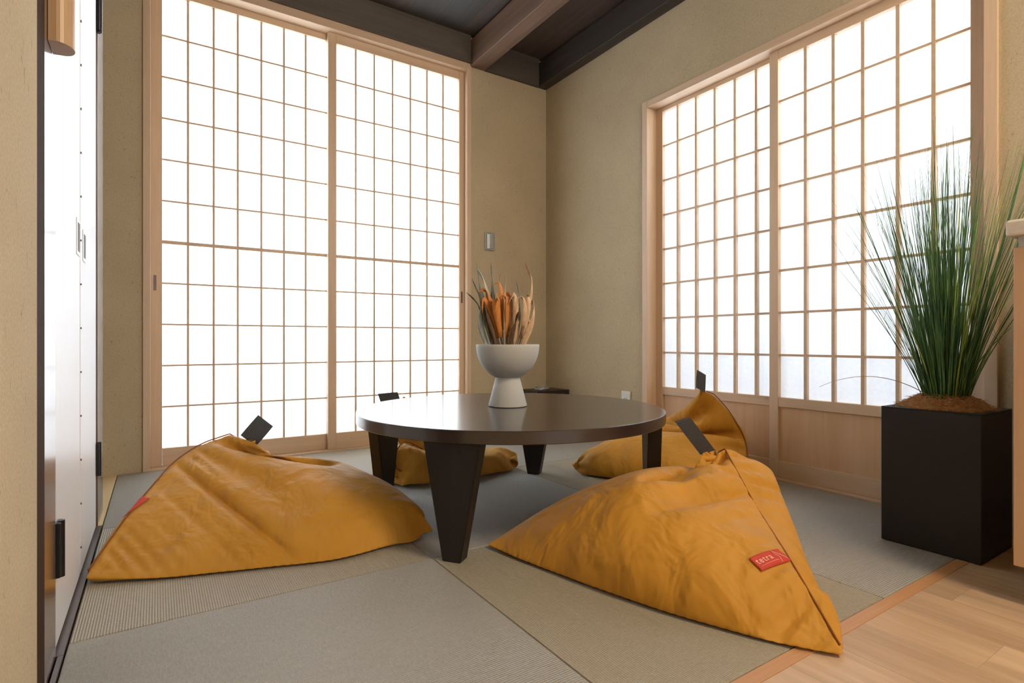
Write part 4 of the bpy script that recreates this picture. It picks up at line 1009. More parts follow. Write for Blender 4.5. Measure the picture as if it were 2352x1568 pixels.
2,24,30,2,-6,5,34,-30,-33,-27,-22,-9,26,20,1,-1,10,35,-33,-30,-24,-26,40,7,-20,2,17,37,-22,-27,-28,3,7,-13,-13,23,38,-31,-25,-19,-2,8,-22,19,41,-38,-29,-13,1,12,-6,41,-36,-34,-5,1,4,40,-39,-34,2,4,37,-29,-40,5,32,-19,-40,23,-11,-23,-23,1734,
-2,-7,-10,-9,-11,-14,-11,-14,-16,-14,-17,-19,-19,-22,-24,-34,4,13,3,0,-4,-7,-8,-8,-10,-10,-11,-10,-13,-11,-13,-10,-13,-10,-12,-10,-11,-11,-12,408,13,3,-5,-7,-10,-9,-15,-14,-14,-18,-18,-19,-22,-24,-32,-30,-28,-6,4,2,-1,-3,-6,-8,-8,-9,-10,-10,
-12,-11,-12,-12,-13,-11,-12,-13,-14,-15,418,17,11,4,-1,-5,-6,-12,-13,-15,-19,-20,-22,-25,-30,-30,-33,-32,-31,-14,-3,-1,-3,-5,-5,-7,-8,-10,-9,-11,-10,-13,-12,-12,-12,-14,-14,-18,426,24,14,9,4,-2,-2,-8,-10,-14,-18,-22,-23,-27,-31,-33,-33,-35,
-36,-33,-18,-7,-6,-6,-5,-7,-8,-8,-9,-10,-11,-10,-13,-13,-13,-16,-16,440,20,17,12,7,4,0,-4,-5,-12,-14,-21,-25,-30,-33,-34,-36,-37,-36,-39,-34,-19,-12,-9,-8,-8,-7,-9,-9,-10,-9,-12,-11,-14,-14,-15,449,24,17,14,8,6,3,-3,-3,-9,-12,-18,-22,-32,
-32,-37,-36,-39,-39,-39,-40,-33,-21,-14,-12,-10,-9,-10,-9,-10,-11,-11,-12,-12,-15,465,20,17,14,11,6,4,0,-3,-8,-8,-16,-19,-28,-32,-38,-38,-40,-40,-40,-41,-40,-32,-22,-18,-13,-11,-12,-10,-11,-10,-12,-13,-13,477,23,17,14,12,7,5,0,-2,-7,-8,-15,
-17,-26,-28,-37,-38,-41,-40,-42,-41,-42,-40,-31,-23,-18,-17,-13,-12,-12,-11,-13,-11,491,19,17,14,12,7,5,1,-1,-7,-8,-15,-15,-23,-25,-34,-36,-42,-40,-41,-42,-43,-41,-39,-31,-25,-20,-17,-15,-13,-13,-13,504,21,17,14,12,7,6,0,-1,-7,-8,-15,-15,
-24,-23,-30,-30,-41,-39,-44,-41,-43,-42,-43,-38,-32,-25,-21,-18,-16,-14,516,18,15,13,11,7,6,0,-1,-8,-8,-16,-15,-24,-23,-29,-28,-26,-41,-41,-43,-43,-43,-43,-43,-38,-32,-26,-21,-19,518,20,16,13,10,7,6,0,-1,-8,-8,-17,-17,-26,-24,-33,-19,-18,
-36,-41,-44,-42,-44,-44,-44,-43,-38,-31,-24,511,16,15,12,10,6,5,-1,-1,-8,-9,-17,-19,-26,-28,-20,-13,-18,-31,-41,-42,-45,-43,-45,-44,-45,-42,-36,486,19,15,10,11,5,5,-1,-1,-9,-9,-18,-20,-28,-21,-15,-13,-19,-31,-37,-43,-43,-44,-44,-45,-45,-44,
445,14,14,10,9,5,4,-1,-3,-6,-11,-17,-23,-19,-13,-16,-20,-18,-25,-36,-41,-43,-44,-44,-45,-44,388,16,13,10,9,4,4,-1,-3,-6,-10,-15,-19,-20,-16,-15,-20,-19,-30,-31,-37,-40,-43,-43,-44,334,13,11,9,8,4,3,-1,-5,-4,-8,-16,-19,-12,-22,-17,-18,-23,
-21,-31,-35,-36,-41,-41,276,15,11,8,8,2,0,1,-2,-11,-12,-6,-18,-20,-14,-23,-24,-13,-30,-29,-28,-28,-35,225,11,9,9,5,2,5,-6,-6,-1,-14,-12,-20,-10,-25,-13,-24,-26,-17,-29,-31,-19,184,13,11,4,8,1,-2,-1,-5,-13,-9,-7,-19,-23,-12,-28,-24,-13,-30,
-27,-22,174,9,10,5,2,2,0,-6,-7,-3,-13,-17,-12,-17,-27,-15,-25,-34,-10,-28,158,10,6,7,2,1,-5,-1,-8,-13,-10,-13,-17,-25,-12,-34,-22,-21,-30,158,7,8,3,1,-2,0,-9,-7,-7,-11,-21,-11,-23,-27,-19,-38,-28,153,9,5,3,1,-3,-5,-4,-7,-15,-10,-16,-17,-28,
-14,-42,-15,127,7,6,1,-1,-5,-1,-11,-6,-10,-10,-21,-12,-27,-33,-23,112,7,5,0,-2,-6,-4,-8,-5,-15,-9,-17,-15,-32,-21,90,6,5,-8,-1,-8,-2,-10,-5,-11,-9,-18,-12,-30,100,-21,-4,-9,-1,-9,-2,-10,-4,-13,-7,-17,-12,68,-16,-2,-8,-2,-10,-2,-12,-4,-15,-8,
-12,55,-6,-2,-15,-2,-14,-3,-11,-3,-4,2,34,-15,-3,-4,-1,4,-2,3,-2,-4,19,1,-1,11,-1,3,-4,-8,-13,28,11,1,0,-4,-13,-8,-16,35,-2,-2,-17,-5,-18,-1,29,-17,-6,-10,-1,8,20,-8,-5,8,6,23,-1,-4,6,-6,8,14,8,17,14,24,-3,25,-5,20,1,19,5,15,11,14,12,11,14,
11,13,9,14,10,13,7,15,8,14,5,15,6,14,3,16,4,14,2,16,1,15,0,16,0,15,-2,16,-2,15,-3,15,-4,13,-5,7,-3,-5,1,-19,5,-37,-2,-38,14,-16,44,-16,39,-24,40,-18,38,-23,44,-12,32,-6,26,-20,39,-31,46,-15,26,-42,28,-32,21,18,3,-554,24,25,28,26,28,25,25,24,
24,22,22,20,21,18,19,16,17,16,15,14,12,9,1,-11,-20,-30,-38,-37,18,14,21,17,33,34,3,6,28,27,25,-4,-539,26,28,30,28,28,27,26,25,25,22,23,20,21,19,18,18,17,16,15,13,10,0,-15,-21,-34,-34,-39,-23,19,21,16,32,34,33,-7,12,26,29,39,-545,32,31,30,30,
29,28,27,25,25,23,23,21,20,19,19,18,17,16,14,12,1,-23,-21,-35,-34,-32,11,-1,8,11,17,28,44,43,-3,3,13,32,-523,33,32,33,31,30,29,28,26,26,24,23,21,21,20,19,18,17,16,14,2,-21,-31,-35,-35,-2,17,4,7,8,7,11,18,44,42,19,3,17,-537,37,34,34,32,32,29,
29,27,26,24,23,22,21,20,19,19,17,15,5,-22,-38,-35,-19,18,13,13,8,7,8,8,8,4,38,39,37,9,-562,37,35,35,34,33,30,30,27,27,24,24,22,22,21,20,18,19,8,-24,-38,-26,0,19,16,9,7,8,8,8,6,0,-10,28,38,36,-551,40,37,36,34,34,31,30,28,26,25,25,22,22,21,21,
20,14,-31,-27,-5,12,-3,-3,9,18,15,11,9,6,3,-6,-10,28,45,-538,40,37,38,35,34,32,31,28,28,25,25,23,23,22,21,21,-21,-11,7,2,-18,-9,3,14,24,17,10,10,5,-9,-20,33,20,-520,43,39,38,36,34,33,31,28,28,26,25,23,23,22,21,12,-1,-1,-3,-16,-13,-4,9,19,21,
11,9,9,3,-25,18,5,-503,42,38,40,36,36,32,32,29,29,26,25,24,22,19,15,10,4,1,-1,-7,-9,3,13,14,8,7,7,-15,19,-3,-11,-485,44,40,40,37,36,33,31,30,28,26,24,22,19,16,11,6,4,1,0,4,7,6,6,3,7,4,-3,-20,15,-10,-467,43,39,41,37,37,33,32,30,28,25,23,19,
16,11,6,2,-1,-5,-3,9,16,14,8,7,4,1,-7,-21,6,-450,45,41,40,38,36,33,32,29,27,24,19,15,11,5,1,-2,-5,-7,2,16,18,13,12,6,6,-1,-4,-18,-432,43,41,41,37,37,33,33,28,26,21,16,12,8,3,-1,-4,-6,-9,10,19,12,13,9,4,-1,-5,-5,-416,46,41,41,38,36,33,31,27,
24,18,13,6,3,1,0,-2,-4,2,4,5,11,9,11,8,5,-9,-398,45,40,41,38,36,33,31,26,24,20,14,13,6,2,0,-6,-6,2,-1,0,-1,1,4,7,11,-380,46,41,41,37,36,32,29,27,22,18,18,11,11,6,3,0,1,3,3,-2,-4,-5,-3,-8,-363,45,40,41,36,38,32,27,27,21,21,13,16,9,10,5,2,1,0,
-3,-2,-6,-13,-13,-347,46,40,40,38,34,29,31,22,24,17,16,10,12,5,6,1,-1,-5,-5,-8,-9,-10,-333,45,42,37,39,32,32,25,25,18,18,14,11,8,6,3,0,0,-6,-5,-11,-13,-320,44,42,37,38,31,31,24,22,17,15,11,8,6,3,1,-3,-1,-6,-4,-7,-309,44,41,37,37,31,29,24,22,
17,16,11,9,6,3,1,-3,-4,-10,-12,-299,44,41,36,36,30,29,22,21,16,14,10,7,4,1,-1,-6,-5,-10,-289,44,40,35,36,29,28,21,21,15,13,9,6,3,-1,-2,-9,-9,-279,44,39,35,35,28,27,21,19,15,11,8,4,2,-4,-5,-10,-269,43,39,34,33,27,25,19,16,11,9,5,1,1,-2,-3,
-258,43,38,33,33,25,25,19,17,12,9,5,1,-3,-9,-248,42,37,32,31,25,23,18,14,10,7,3,-2,-2,-238,41,36,31,30,24,22,17,13,10,6,2,-5,-227,39,34,29,27,21,17,14,10,7,7,9,-214,38,33,29,27,21,20,14,13,6,-2,-199,34,30,27,25,19,16,12,9,10,-182,34,27,24,
23,20,18,13,5,-164,20,22,23,21,19,18,21,-143,14,18,19,22,21,29,-123,29,23,19,18,15,-103,23,22,20,18,-82,14,21,27,-61,25,17,-41,25,-24,-9,0,0,0,0,0,0,0,0,0,0,0,0,0,0,0,0,0,0,0,0,0,0,0,0,0,0,0,0,0,0,0,0,0,0,0,0,0,0,0,0,0,0,0,0,0,0,0,0,0,0,0,0,
0,0,0,0,0,0,0,0,0,0,0,0,0,0,0,0,0,0,0,0,0,0,0,0,0,0,1,3,17,-8,-13,0,0,0,0,0,0,0,0,0,0,0,0,0,0,0,0,0,0,0,0,0,0,0,0,0,0,0,0,0,0,0,0,0,0,0,0,0,2,25,-27,0,0,0,0,0,0,0,0,0,0,0,0,0,0,0,0,0,0,0,0,0,0,0,0,0,0,0,0,0,0,0,0,0,0,0,0,3,28,-31,0,0,0,0,0,
0,0,0,0,0,0,0,0,0,0,0,0,0,0,0,0,0,0,0,0,0,0,0,0,0,0,0,0,0,0,4,30,-34,0,0,0,0,0,0,0,0,0,0,0,0,0,0,0,0,0,0,0,0,0,0,0,0,0,0,0,0,0,0,0,0,0,0,5,31,-36,0,0,0,0,0,0,0,0,0,0,0,0,0,0,0,0,0,0,0,0,0,0,0,0,0,0,0,0,0,0,0,0,0,6,31,-37,0,0,0,0,0,0,0,0,0,0,
0,0,0,0,0,0,0,0,0,0,0,0,0,0,0,0,0,0,0,0,0,1,5,31,-37,0,0,0,0,0,0,0,0,0,0,0,0,0,0,0,0,0,0,0,0,0,0,0,0,0,0,0,0,0,0,1,5,31,-37,0,0,0,0,0,0,0,0,0,0,0,0,0,0,0,0,0,0,0,0,0,0,0,0,0,0,0,0,0,0,5,30,-35,0,0,0,0,0,0,0,0,0,0,0,0,0,0,0,0,0,0,0,0,0,0,0,0,
0,0,0,0,0,5,29,-33,-1,0,0,0,0,0,0,0,0,0,0,0,0,0,0,0,0,0,0,0,0,0,0,0,0,0,0,0,4,27,-30,-1,0,0,0,0,0,0,0,0,0,0,0,0,0,0,0,0,0,0,0,0,0,0,0,0,0,0,3,27,-28,-2,0,0,0,0,0,0,0,0,0,0,0,0,0,0,0,0,0,0,0,0,0,0,0,0,0,3,23,-24,-2,0,0,0,0,0,0,0,0,0,0,0,0,0,
0,0,0,0,0,0,0,0,0,0,0,2,21,-21,-1,-1,0,0,0,0,0,0,0,0,0,0,0,0,0,0,0,0,0,0,0,0,0,0,2,17,-17,-2,0,0,0,0,0,0,0,0,0,0,0,0,0,0,0,0,0,0,0,0,0,0,1,14,-13,-1,-1,0,0,0,0,0,0,0,0,0,0,0,0,0,0,0,0,0,0,0,0,1,10,-9,-2,0,0,0,0,0,0,0,0,0,0,0,0,0,0,0,0,0,0,0,
0,1,6,-5,-2,0,0,0,0,0,0,0,0,0,0,0,0,0,0,0,0,0,0,0,0,3,-1,-2,0,0,0,0,0,0,0,0,0,0,0,0,0,0,0,0,0,0,0,1,1,-2,0,0,0,0,0,0,0,0,0,0,0,0,0,0,0,0,0,0,1,1,-2,0,0,0,0,0,0,0,0,0,0,0,0,0,0,0,0,0,3,-2,-1,0,0,0,0,0,0,0,0,0,0,0,0,0,0,0,0,11,-10,-1,0,0,0,0,
0,0,0,0,0,0,0,0,0,0,5,18,-22,-1,0,0,0,0,0,0,0,0,0,0,0,1,26,8,7,-41,-1,0,0,0,0,0,0,0,0,0,0,0,1,-1,3,-2,-1,0,0,0,0,0,0,0,0,0,0,0,0,0,1,-1,0,0,0,0,0,0,0,0,0,0,0,0,1,-1,0,0,0,0,0,0,0,0,0,0,0,1,-1,0,0,0,0,0,0,0,0,0,0,2,-2,0,0,0,0,0,0,0,0,0,2,-2,
0,0,0,0,0,0,0,0,3,-3,0,0,0,0,0,0,0,3,-2,-1,0,0,0,0,0,4,-3,-1,0,0,0,0,4,-3,-1,0,0,0,5,-3,-2,0,1,4,-3,-1,1,5,-4,0,5,-4,3,520,-2,-10,-30,29,-35,35,-39,34,-37,35,-39,33,-37,18,-29,6,-17,-11,-2,-27,5,-34,1,-31,-5,-24,-17,-13,-29,0,-38,10,-47,24,
-57,4,-39,-2,-33,-4,-37,-5,-31,0,0,26,8,-30,23,-27,18,-18,8,14,25,18,27,19,25,15,22,7,12,1,1,-1,-11,0,-19,2,-23,2,-26,3,-28,4,-31,7,-35,10,470,-40,-21,-10,-10,-4,-10,-13,-11,-5,1,-41,-44,-44,-42,-38,-35,-34,-36,-34,-35,-12,8,35,0,-16,19,31,
39,44,31,3,-13,-21,-24,-25,-27,-29,-32,494,-38,-16,-11,-7,-8,-9,-8,4,-13,-41,-45,-45,-44,-43,-39,-39,-34,-32,-27,-20,-2,11,41,-9,21,23,23,29,43,14,-18,-25,-26,-28,-28,-30,-29,507,-16,-10,-6,-7,-9,-11,-11,-24,-40,-45,-45,-44,-45,-41,-39,-39,
-32,-28,-19,-7,0,18,42,26,21,23,21,16,12,-4,-29,-30,-29,-30,-31,-23,531,-3,-2,-14,-16,-15,-19,-28,-38,-44,-44,-45,-45,-44,-42,-41,-39,-28,-18,-8,-1,5,33,46,33,26,24,18,-36,-11,0,-34,-31,-30,-28,-15,565,-16,-26,-30,3,-20,-28,-36,-40,-45,-45,
-45,-44,-43,-42,-40,-36,-20,-10,-2,1,18,44,43,32,24,17,5,-21,-31,-36,-34,-31,-23,-8,547,-36,-17,8,-18,-28,-31,-38,-42,-45,-45,-45,-44,-43,-42,-40,-30,-8,-3,0,7,35,45,38,27,15,2,-12,-29,-38,-36,-31,-18,-5,508,-3,3,-20,-28,-28,-31,-40,-43,-45,
-45,-44,-44,-42,-41,-38,-17,-2,-1,2,21,44,42,31,18,4,-12,-24,-36,-39,-31,-17,-2,518,-9,-24,-28,-19,-26,-35,-41,-44,-45,-44,-44,-43,-42,-42,-29,-4,0,1,8,36,45,35,21,7,-7,-22,-34,-39,-35,-13,-3,500,-28,-19,-9,-24,-35,-41,-32,-45,-45,-44,-44,
-44,-42,-39,-9,0,0,2,24,44,40,25,10,-4,-18,-31,-41,-35,-14,-2,466,-8,-8,-26,-34,-40,-17,-44,-45,-45,-44,-44,-43,-42,-26,0,0,0,10,39,43,30,16,-1,-14,-30,-38,-39,-14,-2,464,-14,-29,-36,-29,-7,-38,-45,-45,-45,-45,-43,-42,-39,-7,0,0,2,26,45,36,
20,4,-11,-26,-38,-39,-18,-1,443,-32,-27,-12,-7,-34,-41,-45,-46,-44,-45,-43,-42,-25,0,0,0,14,41,39,26,8,-7,-23,-35,-41,-20,-2,406,-11,-2,-16,-30,-37,-43,-45,-46,-45,-44,-43,-40,-4,0,0,3,32,43,30,15,-4,-19,-33,-41,-24,-2,414,-10,-19,-28,-30,
-37,-44,-45,-45,-45,-44,-43,-24,0,0,0,18,42,36,20,1,-15,-31,-41,-28,-2,397,-21,-26,-21,-20,-40,-44,-46,-45,-44,-43,-41,-6,0,0,5,37,41,24,7,-11,-29,-40,-32,-2,361,-14,-3,-19,-35,-40,-45,-45,-45,-44,-45,-26,0,0,0,26,42,30,12,-7,-25,-39,-35,-4,
363,-8,-20,-30,-34,-41,-46,-44,-45,-44,-43,-8,0,0,10,41,36,18,-3,-21,-37,-38,-6,348,-12,-21,-26,-36,-43,-45,-45,-45,-44,-31,0,0,2,33,40,23,4,-19,-35,-39,-9,336,-16,-21,-29,-36,-43,-46,-45,-45,-43,-12,0,0,18,42,31,7,-12,-33,-41,-12,316,-12,
-22,-29,-38,-43,-46,-45,-44,-36,-1,0,6,39,36,15,-10,-29,-41,-16,307,-17,-23,-31,-39,-44,-46,-44,-45,-18,0,0,27,42,21,-2,-27,-41,-20,293,-16,-25,-33,-40,-45,-45,-45,-39,-5,0,13,42,29,2,-23,-40,-23,283,-20,-27,-35,-40,-45,-45,-45,-25,-1,3,37,
35,10,-20,-40,-24,268,-21,-28,-36,-41,-45,-45,-42,-11,0,24,41,16,-15,-38,-27,255,-23,-29,-37,-42,-44,-46,-31,-4,11,42,25,-13,-36,-28,243,-25,-31,-37,-43,-45,-44,-18,1,38,31,-6,-36,-28,230,-27,-32,-38,-43,-45,-38,-8,26,37,-1,-34,-28,218,-29,
-32,-40,-43,-45,-28,11,40,7,-34,-25,204,-29,-35,-39,-45,-25,-31,38,16,-33,-21,191,-34,-36,-40,-8,-33,-25,34,-34,-15,165,-34,-35,14,-37,-44,10,-32,-7,165,-38,2,-42,-25,-23,-39,0,164,-20,-37,-44,-34,-29,0,138,-15,-40,-42,-41,0,120,-21,-42,-45,
-12,83,-11,-44,-28,52,-13,-39,29,-29,25,7,-10,-8,-4,-5,-2,-2,0,-1,0,0,0,0,0,0,0,10,28,4,-2,0,0,3,4,4,4,4,4,4,2,3,2,2,1,0,-1,-1,-3,-6,-6,0,-12,-11,-9,-10,-6,-6,-3,-2,-1,0,0,0,0,0,1,-1,15,27,13,6,7,6,6,5,6,4,5,3,3,3,2,1,0,0,-1,-4,-6,-10,-11,
-1,-10,-11,-12,-10,-13,-8,-7,-6,-2,0,0,0,0,0,1,-1,16,25,19,13,13,11,9,8,6,6,5,4,2,3,1,1,-3,-3,-7,-12,-14,-1,-8,-10,-12,-13,-13,-13,-11,-11,-8,-3,0,0,0,0,0,0,0,17,25,21,20,16,14,12,9,9,6,5,4,3,1,0,-3,-7,-12,-15,2,-5,-8,-12,-12,-15,-14,-15,
-14,-13,-11,-8,0,0,0,0,0,0,2,17,27,24,21,19,16,12,12,9,7,5,5,1,-1,-4,-11,-12,0,-5,-7,-11,-12,-15,-14,-16,-16,-15,-16,-13,-7,-2,0,0,0,0,0,4,21,26,26,23,18,17,15,11,10,7,5,4,-1,-8,-7,2,-4,-7,-9,-12,-14,-14,-16,-17,-17,-17,-17,-15,-10,-4,0,0,0,
0,0,9,22,27,25,23,20,17,16,11,10,7,5,-1,4,-1,-5,-5,-10,-12,-13,-15,-16,-17,-17,-18,-18,-17,-16,-10,-5,0,0,0,1,1,13,23,25,25,25,19,18,15,12,11,6,21,2,-5,-5,-9,-11,-13,-14,-16,-17,-18,-19,-20,-18,-19,-18,-11,-4,0,0,0,1,4,14,24,26,26,23,20,17,
17,12,54,-2,-4,-6,-9,-10,-14,-14,-15,-18,-18,-18,-19,-21,-19,-21,-18,-12,0,0,0,0,2,5,18,24,26,25,23,20,19,95,0,-3,-6,-9,-10,-13,-14,-15,-17,-19,-20,-20,-21,-20,-22,-19,-22,-7,0,0,0,1,2,8,19,25,25,25,23,150,-2,-5,-6,-8,-11,-12,-14,-16,-17,
-19,-18,-19,-22,-20,-21,-23,-25,-13,-5,-2,0,0,1,3,11,20,24,26,211,0,-5,-6,-8,-10,-13,-13,-16,-17,-18,-22,-19,-23,-19,-27,-18,-25,-22,-10,-3,-2,0,1,1,4,12,22,276,-3,-6,-6,-9,-10,-12,-14,-16,-16,-18,-22,-20,-23,-22,-16,-30,-22,-21,-17,-9,-3,
-1,0,1,0,5,326,-2,-5,-6,-9,-11,-12,-13,-14,-19,-17,-23,-20,-23,-21,-24,-17,-27,-27,-19,-13,-8,-2,0,0,0,350,-4,-6,-7,-9,-10,-12,-14,-15,-17,-20,-17,-26,-15,-23,-23,-24,-24,-23,-23,-21,-13,-3,-1,0,364,-3,-5,-7,-9,-11,-12,-14,-14,-18,-18,-20,
-15,-31,-14,-24,-25,-20,-29,-23,-23,-21,-7,-1,380,-5,-6,-8,-9,-11,-11,-14,-18,-12,-19,-18,-22,-15,-30,-16,-24,-25,-24,-24,-27,-25,-17,394,-5,-6,-8,-10,-10,-16,-10,-16,-17,-16,-19,-18,-23,-18,-25,-19,-25,-27,-23,-26,-31,382,-6,-8,-7,-12,-10,
-12,-14,-17,-12,-19,-17,-21,-15,-29,-16,-24,-22,-22,-28,-31,354,-5,-9,-9,-8,-13,-12,-14,-12,-21,-14,-18,-18,-23,-14,-30,-19,-20,-25,-26,322,-7,-7,-11,-9,-13,-10,-17,-12,-17,-15,-22,-14,-21,-21,-20,-18,-30,-20,294,-6,-9,-10,-10,-12,-13,-13,
-13,-19,-15,-17,-19,-22,-13,-29,-14,-26,269,-7,-7,-11,-11,-12,-11,-16,-13,-16,-15,-21,-15,-20,-18,-17,-27,242,-5,-8,-10,-11,-12,-12,-14,-13,-17,-15,-18,-17,-21,-11,-25,209,-2,-5,-11,-12,-13,-10,-14,-12,-16,-13,-19,-15,-17,-21,164,0,-14,5,-8,
-11,-10,-12,-10,-14,-13,-17,-15,-17,96,12,22,-9,-8,-12,-7,-12,-8,-12,-9,-14,-12,84,19,-9,-17,-7,-14,-7,-12,-7,-9,-4,-3,85,-22,-8,-12,-7,-3,-5,2,-3,4,-1,45,-6,-7,5,-5,3,-4,0,-2,0,38,1,-7,-3,-5,2,-2,6,0,29,-4,-5,5,-3,6,-1,2,22,3,-5,-2,-4,1,3,
22,-4,-4,7,-1,6,20,5,-4,-2,-10,14,-12,-5,-1,41,-1,-12,32,-20,2,]
